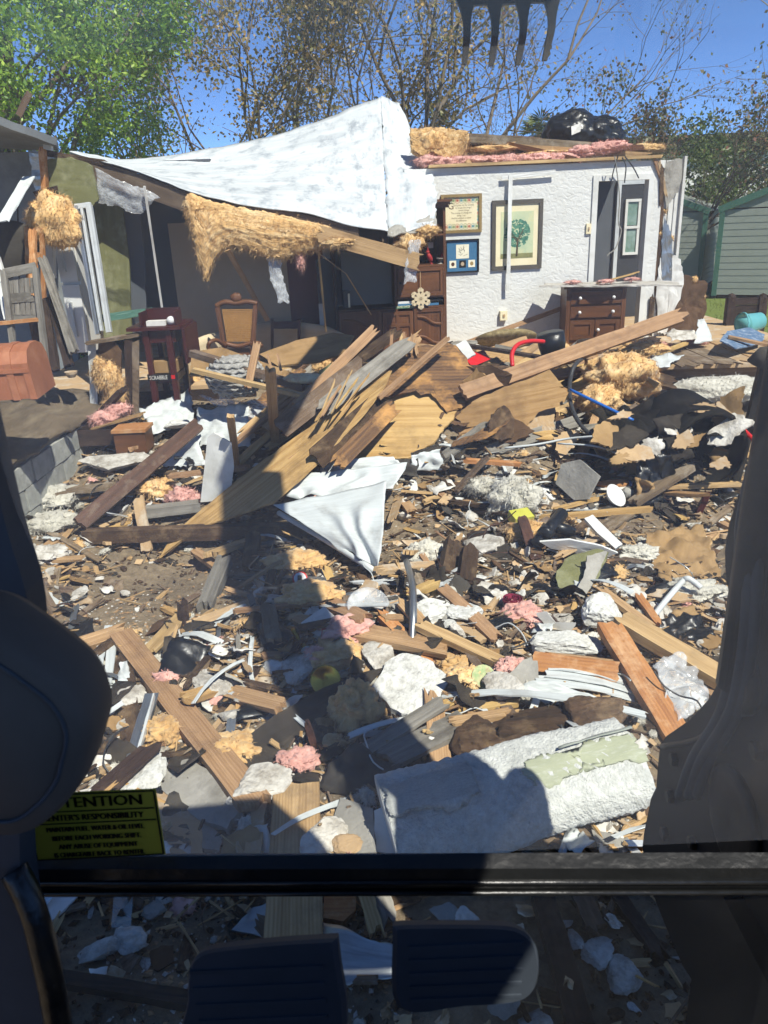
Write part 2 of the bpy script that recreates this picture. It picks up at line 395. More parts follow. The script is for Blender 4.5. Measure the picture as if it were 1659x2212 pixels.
m_furn = mat('stained_oak', H_('70482a'), H_('4a2e19'), (1.2, 20, 20), .45, .12, spec=.4, wave=9, jit=.08)
m_furr = mat('red_mahogany', H_('4a1b15'), H_('2b100d'), (1.2, 20, 20), .4, .1, spec=.4, jit=.08)
m_dark = mat('dark_wood', H_('3b2a20'), H_('1d1511'), (1.5, 24, 24), .8, .4, blot=H_('5d4b3c'), blot_s=5, blot_a=.5, jit=.2)
m_trim = mat('brown_trim', H_('5b3d2c'), H_('3a2619'), (1, 30, 30), .55, .25, blot=DUST, blot_s=8, blot_a=.45)
m_plas = mat('plaster', H_('cfcbc2'), H_('a8a296'), (9, 9, 9), .95, .9, bs=45, bd=.012, blot=H_('7d7467'), blot_s=9, blot_a=.6, jit=.12, bl=(.46, .64))
m_foam = mat('foam_board', H_('dcdcd6'), H_('b9b7ae'), (20, 20, 20), .95, .9, bs=60, bd=.008, blot=H_('6d6a64'), blot_s=26, blot_a=.6, jit=.06, bl=(.48, .7))
m_conc = mat('concrete', H_('a8a49a'), H_('85827a'), (5, 5, 5), .95, .5, bs=40, blot=H_('5c564c'), blot_s=3, blot_a=.5)
m_tan = mat('tan_board', H_('b99d76'), H_('94795a'), (4, 4, 4), .9, .3, blot=H_('d9d2c0'), blot_s=4, blot_a=.5, jit=.15)
m_card = mat('cardboard', H_('a2835a'), H_('83663f'), (3, 10, 3), .9, .15, blot=H_('5f4a30'), blot_s=3, blot_a=.4, jit=.1)
m_paper = mat('paper', H_('d8d5cd'), H_('bdb9b0'), (3, 3, 3), .9, .1, blot=H_('9a948a'), blot_s=6, blot_a=.4, jit=.1)
m_bag = mat('kraft_paper', H_('a88a60'), H_('8c6f48'), (6, 6, 6), .9, .35, blot=H_('6e573a'), blot_s=5, blot_a=.4)
m_vin = mat('white_vinyl', H_('ccd0ce'), H_('b6bbb9'), (2, 60, 2), .5, .06, blot=H_('8f8c84'), blot_s=5, blot_a=.4, spec=.35, jit=.06)
m_yel = mat('yellow_insulation', H_('d8b47c'), H_('ad8450'), (14, 14, 14), 1, .6, bs=26, bd=.02, blot=H_('e8d2a6'), blot_s=5, blot_a=.6, sheen=.2, jit=.12)
m_pink = mat('pink_insulation', H_('dcab9e'), H_('b27d70'), (14, 14, 14), 1, .6, bs=26, bd=.02, blot=H_('e6bcae'), blot_s=5, blot_a=.5, sheen=.2, jit=.1)
m_wool = mat('white_batting', H_('d8d4c6'), H_('aaa698'), (12, 12, 12), 1, 1, bs=30, bd=.03, blot=H_('7e7767'), blot_s=5, blot_a=.5, sheen=.2, jit=.1)
m_black = mat('black_plastic', H_('1a1b1b'), H_('101111'), (8, 8, 8), .35, .4, bs=12, bd=.02, spec=.5, jit=.1)
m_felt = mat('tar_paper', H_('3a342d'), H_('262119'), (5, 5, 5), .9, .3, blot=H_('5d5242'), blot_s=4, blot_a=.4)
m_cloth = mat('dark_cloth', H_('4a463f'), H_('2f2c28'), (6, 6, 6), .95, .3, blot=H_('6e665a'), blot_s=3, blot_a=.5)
m_metal = mat('galvanised', H_('b6babb'), H_('8f9495'), (4, 30, 4), .38, .1, metal=.85, blot=H_('8c857a'), blot_s=5, blot_a=.35, jit=.08)
m_alu = mat('aluminium_white', H_('d3d6d4'), H_('b7bab8'), (2, 40, 2), .4, .05, metal=.2, blot=H_('7d7a72'), blot_s=6, blot_a=.3)
m_dmet = mat('dark_metal', H_('2a2926'), H_('1c1b19'), (5, 5, 5), .5, .2, metal=.4, blot=H_('55483a'), blot_s=4, blot_a=.4)
m_rust = mat('rusty_iron', H_('6b4a3c'), H_('3f2c25'), (8, 8, 8), .85, .5, metal=.2, blot=H_('2d2420'), blot_s=8, blot_a=.6)
m_blk = mat('concrete_block', H_('a9aaa2'), H_('85867e'), (7, 7, 7), .95, .6, bs=50, blot=H_('5b584f'), blot_s=3.2, blot_a=.6, jit=.14)
m_mort = mat('mortar', H_('74726a'), H_('55534c'), (9, 9, 9), .95, .5)
m_red = mat('red_plastic', H_('c01f22'), None, (3, 3, 3), .35, 0, spec=.5, jit=0)
m_blue = mat('blue_plastic', H_('1f5fae'), None, (3, 3, 3), .35, 0, spec=.5, jit=0)
m_brass = mat('brass', H_('c9a544'), H_('a58431'), (4, 4, 4), .25, .05, metal=1, jit=0)
m_cable = mat('black_cable', H_('2e2f31'), H_('3d3e40'), (4, 4, 4), .5, 0, jit=.3)
m_white = mat('white_paint', H_('dcdcd7'), H_('ccccc5'), (4, 4, 4), .55, .1, blot=H_('a5a199'), blot_s=4, blot_a=.3, jit=.03)
m_mach = mat('machine_black', H_('141517'), H_('0d0e0f'), (4, 4, 4), .6, .1, spec=.2, blot=H_('201e1b'), blot_s=6, blot_a=.5, jit=.05)
m_rub = mat('rubber', H_('3d444c'), H_('31383f'), (6, 6, 6), .65, .15, spec=.3, jit=.05)
m_brn = mat('machine_brown', H_('5c544d'), H_('4b443e'), (3, 3, 3), .7, .1, spec=.25, jit=0)
m_film = film('clear_film', H_('e6e8e8'), .32, .12, 14)
m_glass = film('dusty_pane', H_('dfe6e2'), .2, .05, 3)
m_shed = mat('shed_green', H_('979c93'), H_('8c9188'), (3, 3, 3), .55, .05, spec=.35, jit=0)
m_shdt = mat('shed_trim_green', H_('4a6f5f'), H_('406354'), (3, 3, 3), .5, .05, spec=.35, jit=0)
m_bark = mat('bark', H_('85796a'), H_('574d41'), (3, 12, 12), .95, .6, jit=.1)
m_terra = mat('terracotta_plastic', H_('a5694a'), H_('8f583c'), (4, 4, 4), .5, .05, blot=H_('c08a68'), blot_s=5, blot_a=.4, spec=.35, jit=0)
# ================================================================ ground
def make_ground():
    m = bpy.data.materials.new('earth'); m.use_nodes = True; t = m.node_tree; N = t.nodes; L = t.links; b = N['Principled BSDF']; b.inputs['Roughness'].default_value = .95; b.inputs['Specular IOR Level'].default_value = .15
    tc = N.new('ShaderNodeTexCoord')
    def nz(s, d=8):
        n = N.new('ShaderNodeTexNoise'); n.inputs['Scale'].default_value = s; n.inputs['Detail'].default_value = d; n.inputs['Roughness'].default_value = .7; L.new(tc.outputs['Object'], n.inputs['Vector']); return n
    def ramp(n, a, c, p0=.3, p1=.7):
        r = N.new('ShaderNodeValToRGB'); r.color_ramp.elements[0].color = a; r.color_ramp.elements[1].color = c; r.color_ramp.elements[0].position = p0; r.color_ramp.elements[1].position = p1; L.new(n.outputs[0], r.inputs[0]); return r
    a = ramp(nz(1.6), H_('63574a'), H_('94836c')); c = ramp(nz(16), H_('463c31'), H_('a89679'))
    mx = N.new('ShaderNodeMix'); mx.data_type = 'RGBA'; mx.inputs[0].default_value = .5; L.new(a.outputs[0], mx.inputs[6]); L.new(c.outputs[0], mx.inputs[7])
    g = ramp(nz(9), H_('4c5a24'), H_('7f8a45'))
    sp = N.new('ShaderNodeSeparateXYZ'); L.new(tc.outputs['Object'], sp.inputs[0])
    ad = N.new('ShaderNodeMath'); ad.operation = 'MULTIPLY_ADD'; L.new(nz(.8).outputs[0], ad.inputs[0]); ad.inputs[1].default_value = 4; L.new(sp.outputs[1], ad.inputs[2])
    gr = N.new('ShaderNodeMapRange'); gr.inputs[1].default_value = 12.6; gr.inputs[2].default_value = 13.6; L.new(ad.outputs[0], gr.inputs[0])
    m2 = N.new('ShaderNodeMix'); m2.data_type = 'RGBA'; L.new(gr.outputs[0], m2.inputs[0]); L.new(mx.outputs[2], m2.inputs[6]); L.new(g.outputs[0], m2.inputs[7]); L.new(m2.outputs[2], b.inputs['Base Color'])
    bn = N.new('ShaderNodeBump'); bn.inputs['Strength'].default_value = .9; bn.inputs['Distance'].default_value = .03; L.new(nz(22, 10).outputs[0], bn.inputs['Height']); L.new(bn.outputs[0], b.inputs['Normal'])
    xs = sorted(set([-400, -200, -100, -60, -40, -25, -16, -11, -9, -8]+[round(-7+.07*i, 3) for i in range(201)]+[8, 9, 11, 14, 18, 25, 40, 60, 100, 200, 400]))
    ys = sorted(set([-60, -30, -15, -8, -4, -2, -1, 0, .5]+[round(.8+.07*i, 3) for i in range(135)]+[10.6, 11, 11.5, 12, 13, 14, 16, 18, 22, 28, 36, 50, 80, 140, 250, 500]))
    vs = [(x, y, gz(x, y)) for x in xs for y in ys]; ny = len(ys)
    fs = [(i*ny+j, (i+1)*ny+j, (i+1)*ny+j+1, i*ny+j+1) for i in range(len(xs)-1) for j in range(ny-1)]
    mb = MB(); mb.add(vs, fs); o = struct('ground', mb, m, smooth=True); return o
make_ground()
# ================================================================ wrecked house
def curve(c):
    def f(u):
        k = u*(len(c)-1); i = min(int(k), len(c)-2); return c[i].lerp(c[i+1], k-i)
    return f
WR = rad(6)
WS = V((math.cos(WR), math.sin(WR), 0)); WN = V((math.sin(WR), -math.cos(WR), 0)); WZ = V((0, 0, 1))
WO = P(1100, 560, 10.5)
def wsz(x, y, d=0.0):
    p = plane_hit(x, y, WO+WN*d, WN); return (p-WO).dot(WS), p.z
def wp(s, z, d=0.0): return V((WO.x, WO.y, 0))+WS*s+WN*d+WZ*z
def wpt(x, y, d=0.0): s, z = wsz(x, y, d); return wp(s, z, d)
def srect(x0, y0, x1, y1, d):
    ym, xm = (y0+y1)/2, (x0+x1)/2
    return wsz(x0, ym, d)[0], wsz(xm, y1, d)[1], wsz(x1, ym, d)[0], wsz(xm, y0, d)[1]
def wb(mb, s0, z0, s1, z1, d0, d1):
    """box in wall coordinates"""
    return box(mb, wp((s0+s1)/2, (z0+z1)/2, (d0+d1)/2), (abs(s1-s0), abs(d1-d0), abs(z1-z0)), (WS, WN, WZ))
FZ = 0.70
m_wall = mat('knockdown_wall', H_('d8d8d3'), H_('d0d0ca'), (2, 2, 2), .85, 0, blot=H_('b3b0a6'), blot_s=1.1, blot_a=.3, jit=0)
def _wallbump(m):
    t = m.node_tree; N = t.nodes; L = t.links; b = N['Principled BSDF']; at = N.new('ShaderNodeAttribute'); at.attribute_name = 'gr'
    mp = N.new('ShaderNodeMapping'); mp.inputs['Scale'].default_value = (9, 9, 13); L.new(at.outputs['Vector'], mp.inputs[0])
    n = N.new('ShaderNodeTexNoise'); n.inputs['Scale'].default_value = 1; n.inputs['Detail'].default_value = 4; n.inputs['Distortion'].default_value = 1.6; L.new(mp.outputs[0], n.inputs['Vector'])
    r = N.new('ShaderNodeValToRGB'); r.color_ramp.elements[0].position = .42; r.color_ramp.elements[1].position = .66; L.new(n.outputs[0], r.inputs[0])
    bn = N.new('ShaderNodeBump'); bn.inputs['Strength'].default_value = .34; bn.inputs['Distance'].default_value = .011; L.new(r.outputs[0], bn.inputs['Height']); L.new(bn.outputs[0], b.inputs['Normal'])
_wallbump(m_wall)
m_tanw = mat('shaded_wall_tan', H_('a8977c'), H_('9d8c72'), (2, 2, 2), .85, .1, jit=0)  # same whitish wall; its shade under the roof is put into this tan
m_burg = mat('burgundy_door', H_('5a2a2c'), H_('4a2023'), (2, 2, 2), .6, .05, jit=0)
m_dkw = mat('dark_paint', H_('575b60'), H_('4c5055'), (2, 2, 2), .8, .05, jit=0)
m_olive = mat('olive_panel', H_('77774f'), H_('636340'), (2, 14, 2), .8, .1, blot=H_('a8a888'), blot_s=4, blot_a=.4, jit=0)
m_door = mat('slate_door', H_('3a3b3d'), H_('333436'), (2, 2, 2), .5, .03, jit=0)
m_roof = mat('coated_roof', H_('d6d9d8'), H_('b4b9ba'), (.8, 5, 1), .55, .35, blot=H_('848c92'), blot_s=3.2, blot_a=.75, spec=.3, jit=0, bs=6, bd=.02)  # grey-blue blotches: dirt streaks, with tree-shadow mottling put into the colour
m_side = mat('white_siding', H_('d9d8d2'), H_('c8c6bf'), (3, 3, 3), .6, .05, blot=H_('8d877b'), blot_s=3, blot_a=.4, jit=0)
m_osb = mat('brown_sheathing', H_('5e4632'), H_('44321f'), (3, 3, 3), .9, .2, blot=H_('7c6146'), blot_s=4, blot_a=.5, jit=0)
sL, _ = wsz(395, 600); sC, _ = wsz(700, 600); sD0, _ = wsz(1283, 560); sD1, _ = wsz(1388, 560); sR, _ = wsz(1418, 560)
zT = wsz(1100, 358)[1]; zD = wsz(1335, 390)[1]
house = thing('wrecked_house', 'half demolished house with white textured inner wall and torn open roof', 'house', wp(0, 0, 0))
sW = wsz(880, 600)[0]; zTl = zT-.5; mb = MB(); wb(mb, sC, FZ, sW, zTl, -.1, 0); wb(mb, sW, FZ, sD0-.06, zT, -.1, 0); wb(mb, sD0-.06, zD+.06, sD1+.05, zT, -.1, 0); wb(mb, sD1+.05, FZ, sR, zT, -.1, 0)
wl = part(house, 'wall', mb, m_wall, label='white knockdown textured inner wall')
mb = MB(); wb(mb, sL-.1, FZ, wsz(622, 600)[0], zTl, -.1, 0); part(house, 'wall', mb, m_tanw, label='white inner wall, shade under the roof painted in as tan')
mb = MB(); wb(mb, wsz(622, 600)[0], FZ, sC, zTl, -.1, .004); part(house, 'door', mb, m_burg, label='burgundy inner door under the roof')
fr = MB(); wb(fr, sD0-.07, FZ, sD0, zD+.07, -.11, .022); wb(fr, sD1, FZ, sD1+.06, zD+.07, -.11, .022); wb(fr, sD0, zD, sD1, zD+.07, -.11, .0235)
part(house, 'door_frame', fr, m_white)
# room behind the doorway
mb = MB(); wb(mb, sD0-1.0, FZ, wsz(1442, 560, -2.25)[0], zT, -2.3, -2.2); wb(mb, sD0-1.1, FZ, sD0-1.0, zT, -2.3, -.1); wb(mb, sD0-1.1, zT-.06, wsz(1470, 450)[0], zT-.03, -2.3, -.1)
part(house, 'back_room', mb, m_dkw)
s0, z0, s1, z1 = srect(1333, 398, 1402, 690, -2.15)
mb = MB(); wb(mb, s0, FZ, s1, z1, -2.2, -2.14); od = part(house, 'door', mb, m_door, label='slate grey back door with a white window')
mb = MB(); wb(mb, s0-.06, FZ, s0, z1+.06, -2.2, -2.13); wb(mb, s0, z1, s1, z1+.06, -2.2, -2.13); part(od, 'frame', mb, m_alu)
q0, y0_, q1, y1_ = srect(1347, 430, 1380, 550, -2.13)
mb = MB()
wb(mb, q0, y0_, q0+.04, y1_, -2.14, -2.10); wb(mb, q1-.04, y0_, q1, y1_, -2.14, -2.10); wb(mb, q0, y1_-.04, q1, y1_, -2.14, -2.098); wb(mb, q0, y0_, q1, y0_+.04, -2.14, -2.098); wb(mb, q0, (y0_+y1_)/2-.02, q1, (y0_+y1_)/2+.02, -2.14, -2.096)
part(od, 'window_frame', mb, m_white)
m_pane = mat('window_pane', H_('8fa39b'), H_('4f6f55'), (6, 6, 6), .2, 0, spec=.5, jit=0)
for k in range(2):
    mb = MB(); za = y0_+.04+k*((y1_-y0_)/2-.01); wb(mb, q0+.04, za, q1-.04, za+(y1_-y0_)/2-.07, -2.135, -2.12); part(od, 'pane', mb, m_pane)
# floor platform: boards as seen at the torn right edge
fl = MB()
fx0 = wp(wsz(240, 700)[0]-.6, 0, 0)
pts = [V((-4.1, 8.7, FZ)), V((-1.5, 8.7, FZ)), V((-1.0, 9.6, FZ)), V((1.4, 9.5, FZ)), V((2.3, 8.75, FZ)), V((4.6, 8.55, FZ)), V((5.4, 9.2, FZ)), V((5.3, 13.6, FZ)), V((-4.3, 13.2, FZ))]
extr(fl, [p-V((0, 0, .002)) for p in pts], (0, 0, -.045)); part(house, 'floor', fl, m_tan)
for k in range(16):
    x0 = 1.6+k*.235; yb = 8.9 - (.25 if x0 > 2.2 else -.5)+random.uniform(-.12, .1)
    mb = MB(); plank(mb, (x0, yb, FZ+.006), (x0+random.uniform(-.03, .03), 10.1, FZ+.006), .225, .012, j0=.12); part(house, 'floor_board', mb, random.choice((m_lum, m_tan, m_old)))
mb = MB(); plank(mb, V((2.2, 8.98, FZ-.13)), V((5.2, 8.85, FZ-.13)), .04, .2, j0=.05, j1=.05); part(house, 'rim_joist', mb, m_lum)
for k in range(6):
    mb = MB(); x = 2.4+k*.5; plank(mb, V((x, 8.98, FZ-.14)), V((x, 12.5, FZ-.14)), .04, .18); part(house, 'floor_joist', mb, m_old)
mb = MB(); plank(mb, V((-4.0, 8.72, FZ-.13)), V((-1.4, 8.72, FZ-.13)), .04, .2); part(house, 'rim_joist', mb, m_dark)
# torn right end of the wall: outer siding with ribs, torn sheathing strips, studs
cw = wpt(1420, 340, 0); se0 = wsz(1420, 450)[0]; se1 = wsz(1472, 450)[0]
mb = MB(); zt2 = wsz(1450, 345)[1]
ns = 8
for k in range(ns):
    a = se0+.03+(se1-se0-.03)*k/ns; b_ = se0+.03+(se1-se0-.03)*(k+1)/ns
    wb(mb, a, FZ-.1, b_-.004, zt2, -.08-.014*(k % 2), -.06-.014*(k % 2))
wb(mb, se1, FZ-.1, se1+.035, zt2+.04, -.09, -.03); part(house, 'siding', mb, m_side, label='white ribbed outer siding at the house corner')
def wpoly(pp, d): return [wpt(x, y, d) for x, y in pp]
for pp, d, mt, t_ in (([(1438, 350), (1475, 342), (1470, 400), (1452, 430), (1440, 452), (1432, 400)], -.02, m_conc, .004),
                  ([(1420, 345), (1428, 350), (1434, 440), (1432, 620), (1420, 690), (1412, 560), (1414, 430)], -.03, m_osb, .03),
                  ([(1436, 470), (1449, 500), (1452, 560), (1450, 620), (1430, 600), (1428, 520)], -.01, m_metal, .004),
                  ([(1427, 560), (1460, 552), (1475, 575), (1474, 625), (1440, 720), (1420, 720), (1418, 620)], -.015, m_side, .006),
                  ([(1455, 600), (1490, 595), (1528, 612), (1522, 680), (1490, 745), (1430, 745), (1440, 640)], -.03, m_osb, .02)):
    mb = MB(); slab(mb, wpoly(pp, d), t_, jag=.025, sub=5, bump=.012); part(house, 'torn_sheathing', mb, mt)
for i, (x, y, rr) in enumerate(((1427, 505, .045), (1447, 515, .05), (1436, 455, .03), (1425, 600, .03), (1500, 604, .05), (1520, 640, .03))):
    mb = MB(); lump(mb, wpt(x, y, -.05), (rr, rr*.7, rr), .5, 2, 2, fib=30, fl=.05); part(house, 'insulation_tuft', mb, m_yel, smooth=True)
mb = MB(); tube(mb, [wpt(1524, 612, -.19), wpt(1520, 640, -.19), wpt(1512, 690, -.19)], .012, 6); part(house, 'torn_edge', mb, m_yel)
for a, b_, w_, mt in (((1415, 345), (1432, 395), .05, m_lum), ((1424, 350), (1438, 420), .04, m_tan), ((1430, 360), (1428, 440), .05, m_rot), ((1410, 640), (1402, 720), .07, m_rot)):
    mb = MB(); plank(mb, wpt(*a, .03), wpt(*b_, .01), w_, .018, n=WN, j0=.04, j1=.05); part(house, 'wall_stud', mb, mt)
# right roof: long fascia rafter, sloping deck, braces, wall plate
mb = MB(); plank(mb, wpt(925, 360, .02), wpt(1425, 338, .02), .09, .035, n=WZ, j1=.05); part(house, 'top_plate', mb, m_lum)
mb = MB(); plank(mb, wpt(1003, 297, -1.0), wpt(1345, 322, -1.0), .05, .11, n=WZ, j0=.04, j1=.08); part(house, 'rafter', mb, m_old)
mb = MB(); sheet(mb, bil(wpt(895, 286, -1.4), wpt(1345, 316, -1.02), wpt(1345, 311, -2.6), wpt(890, 281, -2.6)), 10, 6, .02, .02, 1.5); part(house, 'roof_deck', mb, m_osb)
mb = MB(); sheet(mb, bil(wpt(900, 372, -.95), wpt(1340, 352, -.95), wpt(1340, 318, -1.06), wpt(900, 292, -1.2)), 6, 3, .02, .01, 1.5); part(house, 'attic_boarding', mb, m_dark)
for a, b_, d0, d1 in (((1010, 352), (1110, 312), .0, -.8), ((1095, 312), (1240, 345), -.7, .02), ((1000, 300), (1003, 350), -.7, -.5), ((1120, 318), (1400, 336), -.6, -.1), ((1230, 330), (1390, 318), -.3, -.2)):
    mb = MB(); plank(mb, wpt(*a, d0), wpt(*b_, d1), .07, .035, n=WN, j0=.05, j1=.05); part(house, 'roof_brace', mb, random.choice((m_lum, m_furn, m_old)))
for k in range(13):
    x = 925+k*34+random.uniform(-6, 6); y = 353-(x-920)*.034+random.uniform(-3, 2)
    if k > 9: y -= 6*(k-8)
    mb = MB(); lump(mb, wpt(x, y, -.16), (.17, .14, .06+.02*random.random()), .55, 1.8, 4, fib=160, fl=.07); part(house, 'pink_batt', mb, m_pink, smooth=True)
b2_ = curve([wpt(x, y, -.25) for x, y in ((888, 325), (905, 338), (930, 332), (950, 335), (965, 348), (980, 360), (992, 352), (1004, 330), (1009, 305))])
t2_ = curve([wpt(x, y, -.4) for x, y in ((888, 280), (930, 278), (970, 279), (1009, 284))])
mb = MB(); batt(mb, lambda u, v: t2_(u).lerp(b2_(u), v), 60, 24, .035, 5000, .06); part(house, 'yellow_batt', mb, m_yel, smooth=True)
for x, y, rx, rz, n in ( (1060, 322, .3, .04, 200), (930, 312, .2, .16, 300), (1185, 332, .35, .035, 150), (1395, 322, .25, .06, 150)):
    mb = MB(); lump(mb, wpt(x, y, -.35), (rx, .16, rz), .5, 1.9, 4, fib=n, fl=.1, fw=.005); part(house, 'yellow_batt', mb, m_yel, smooth=True)
# big collapsed roof sheet, white coated, with the fascia under its lower edge
lowc = crom([P(150, 328, 9.4), P(300, 372, 9.25), P(420, 418, 9.1), P(530, 442, 9.0), P(650, 458, 8.9), P(760, 486, 8.75), P(838, 502, 8.65)], 8)
topc = crom([P(152, 326, 9.9), P(285, 345, 11.2), P(430, 325, 11.9), P(560, 300, 12.2), P(690, 262, 12.4), P(760, 232, 12.5), P(822, 210, 12.5)], 8)
cl, ct = curve(lowc), curve(topc)
def rf(u, v):
    p = cl(u).lerp(ct(u), v); p.z += -.16*math.sin(math.pi*v)*(.35+.65*u)*0.8; return p
mb = MB(); sheet(mb, rf, 60, 30, .012, .016, 3.0, 5, 0, 5, 3); part(house, 'roof_sheet', mb, m_roof, smooth=True, label='collapsed white coated roof sheet')
rgt = [rf(1, k/30) for k in range(31)]; rg2 = crom([P(942, 492, 8.9), P(938, 395, 10.1), P(908, 320, 11.3), P(862, 222, 12.45)], 10)
c1, c2 = curve(rgt), curve(rg2)
mb = MB(); sheet(mb, lambda u, v: c1(u).lerp(c2(u), v), 50, 12, .014, .03, 4.0, 2, .02, 3, 1); part(house, 'roof_edge_flap', mb, m_roof, smooth=True, label='crumpled right edge of the white roof sheet')
mb = MB(); sheet(mb, lambda u, v: c1(u*.14).lerp(c2(u*.14), v)+V((0, -.05, -.03)), 8, 14, .012, .02, 7.0, 2, .025, 1, 1); part(house, 'flashing', mb, m_conc, label='grey folded flashing at the roof corner')
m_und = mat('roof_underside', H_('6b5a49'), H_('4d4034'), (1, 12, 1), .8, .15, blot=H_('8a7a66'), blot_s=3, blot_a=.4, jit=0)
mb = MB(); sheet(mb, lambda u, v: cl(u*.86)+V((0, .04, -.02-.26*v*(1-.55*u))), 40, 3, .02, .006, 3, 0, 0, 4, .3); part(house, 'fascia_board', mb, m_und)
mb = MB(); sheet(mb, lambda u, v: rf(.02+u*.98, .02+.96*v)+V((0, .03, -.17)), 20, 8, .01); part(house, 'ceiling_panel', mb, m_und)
mb = MB(); plank(mb, P(700, 508, 8.7), P(905, 566, 8.5), .17, .04, n=V((0, -1, .1)), j0=.1, j1=.05); part(house, 'roof_beam', mb, m_lum, label='yellow pine roof beam with a broken end')
bot = curve([P(x, y, yy) for x, y, yy in ((408, 448, 9.05), (416, 500, 9.02), (428, 555, 9.0), (448, 612, 9.0), (462, 565, 9.0), (480, 540, 9.0), (505, 530, 8.98), (535, 540, 8.98), (570, 552, 8.96), (598, 560, 8.95), (622, 556, 8.94), (645, 545, 8.92), (668, 542, 8.9), (690, 540, 8.88), (705, 528, 8.86), (716, 512, 8.84))])
top_ = curve([P(x, y, yy)-V((0, .05, 0)) for x, y, yy in ((408, 420, 9.12), (440, 430, 9.1), (470, 438, 9.08), (520, 450, 9.05), (570, 458, 9.02), (620, 468, 9.0), (670, 480, 8.96), (716, 494, 8.9))])
mb = MB(); batt(mb, lambda u, v: top_(u).lerp(bot(u), v)+V((0, -.05*math.sin(3.1*v), 0)), 110, 34, .035, 14000, .06); part(house, 'yellow_batt', mb, m_yel, smooth=True, label='ragged yellow insulation curtain under the roof edge')
for x, y, rx, rz, n, d in ((735, 525, .2, .05, 200, 8.68), (885, 530, .14, .1, 200, 8.62), (925, 500, .12, .06, 120, 8.8), (425, 455, .12, .1, 150, 9.05), (650, 560, .05, .12, 80, 8.95)):
    mb = MB(); lump(mb, P(x, y, d), (rx, .1, rz), .55, 2.2, 4, fib=n, fl=.09, fw=.005); part(house, 'yellow_batt', mb, m_pink if x == 650 else m_yel, smooth=True)
# back rooms on the left: dark opening with blinds, olive side panel
x0, x1 = P(262, 560, 11.6).x, P(402, 560, 11.6).x
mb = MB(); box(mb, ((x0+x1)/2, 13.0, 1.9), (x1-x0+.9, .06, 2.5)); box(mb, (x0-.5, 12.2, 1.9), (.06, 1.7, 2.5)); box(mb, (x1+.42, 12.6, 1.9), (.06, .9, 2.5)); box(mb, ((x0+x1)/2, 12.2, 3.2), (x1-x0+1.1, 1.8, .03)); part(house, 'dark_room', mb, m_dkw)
mb = MB(); slab(mb, [P(203, 440, 9.75), P(262, 432, 9.75), P(278, 560, 9.75), P(285, 730, 9.75), P(225, 740, 9.75), P(212, 560, 9.75)], .04, .004); part(house, 'side_wall', mb, m_olive)
mb = MB(); slab(mb, [P(262, 445, 9.9), P(300, 440, 9.9), P(312, 560, 9.9), P(318, 720, 9.9), P(286, 725, 9.9)], .03, .004); part(house, 'side_wall', mb, m_dkw)
bl_ = thing('window_blind', 'grey horizontal slat blind in the dark room doorway', 'blind', P(290, 640, 10.2))
for k in range(19):
    y = 470+k*9.3; mb = MB(); plank(mb, P(270+k*.7, y, 10.2), P(296+k*.9, y+2, 10.25), .05, .004, n=V((0, -.6, .8)), seg=1, ny=1, rough=0); part(bl_, 'slat', mb, m_conc)
# torn end of the left wall up under the roof corner
mb = MB(); slab(mb, [P(100, 345, 8.9), P(150, 338, 8.9), P(198, 358, 8.9), P(212, 430, 8.9), P(200, 445, 8.9), P(106, 440, 8.9)], .05, .01, 4, .004); part(house, 'torn_panel', mb, m_olive)
mb = MB(); sheet(mb, bil(P(60, 322, 8.85), P(88, 326, 8.8), P(97, 420, 8.85), P(78, 425, 8.85)), 8, 14, .004, .02, 6, 3, .015); part(house, 'torn_flashing', mb, m_metal)
mb = MB(); plank(mb, P(92, 325, 8.82), P(98, 415, 8.85), .05, .09, n=V((0, -1, 0)), j0=.06, j1=.06); part(house, 'broken_stud', mb, m_lumo)
mb = MB(); plank(mb, P(80, 418, 8.8), P(118, 408, 8.85), .07, .05, j0=.05, j1=.05); part(house, 'broken_stud', mb, m_dark)
mb = MB(); plank(mb, P(95, 330, 8.9), P(215, 350, 9.2), .06, .05, n=V((0, -1, 0)), j0=.1, j1=.1); part(house, 'broken_stud', mb, m_rot)
mb = MB(); lump(mb, P(118, 478, 8.72), (.26, .15, .27), .45, 1.8, 4, fib=700, fl=.08); lump(mb, P(80, 470, 8.7), (.1, .1, .14), .6, 2, 3, fib=200, fl=.08); part(house, 'hanging_batt', mb, m_yel, smooth=True, label='yellow insulation batt hanging at the torn wall end')
# torn lower left wall end
tw = P(240, 880, 8.0)
for pts_, mt, t_ in (([(190, 745), (205, 735), (212, 900), (196, 912)], m_alu, .02), ([(212, 740), (240, 730), (262, 760), (258, 880), (235, 905), (216, 890)], m_osb, .04), ([(285, 740), (300, 735), (300, 905), (286, 895)], m_old, .02), ([(268, 730), (286, 738), (284, 895), (270, 880)], m_dark, .02)):
    mb = MB(); slab(mb, [P(x, y, 8.05) for x, y in pts_], t_, .01, 5, .006); part(house, 'torn_wall', mb, mt)
for x, y, rx, rz in ((232, 815, .13, .14), (250, 845, .1, .2), (215, 800, .06, .12), (245, 870, .1, .08)):
    mb = MB(); lump(mb, P(x, y, 7.98), (rx, .08, rz), .55, 2, 4, fib=350, fl=.08); part(house, 'wall_batt', mb, m_yel, smooth=True)
mb = MB(); plank(mb, P(195, 740, 8.0), P(300, 722, 8.15), .14, .03, j0=.06, j1=.06); part(house, 'sill_board', mb, m_old)
mb = MB(); plank(mb, P(205, 905, 7.85), P(265, 842, 7.7), .09, .05, j0=.03, j1=.06); part(house, 'broken_stud', mb, m_dark)
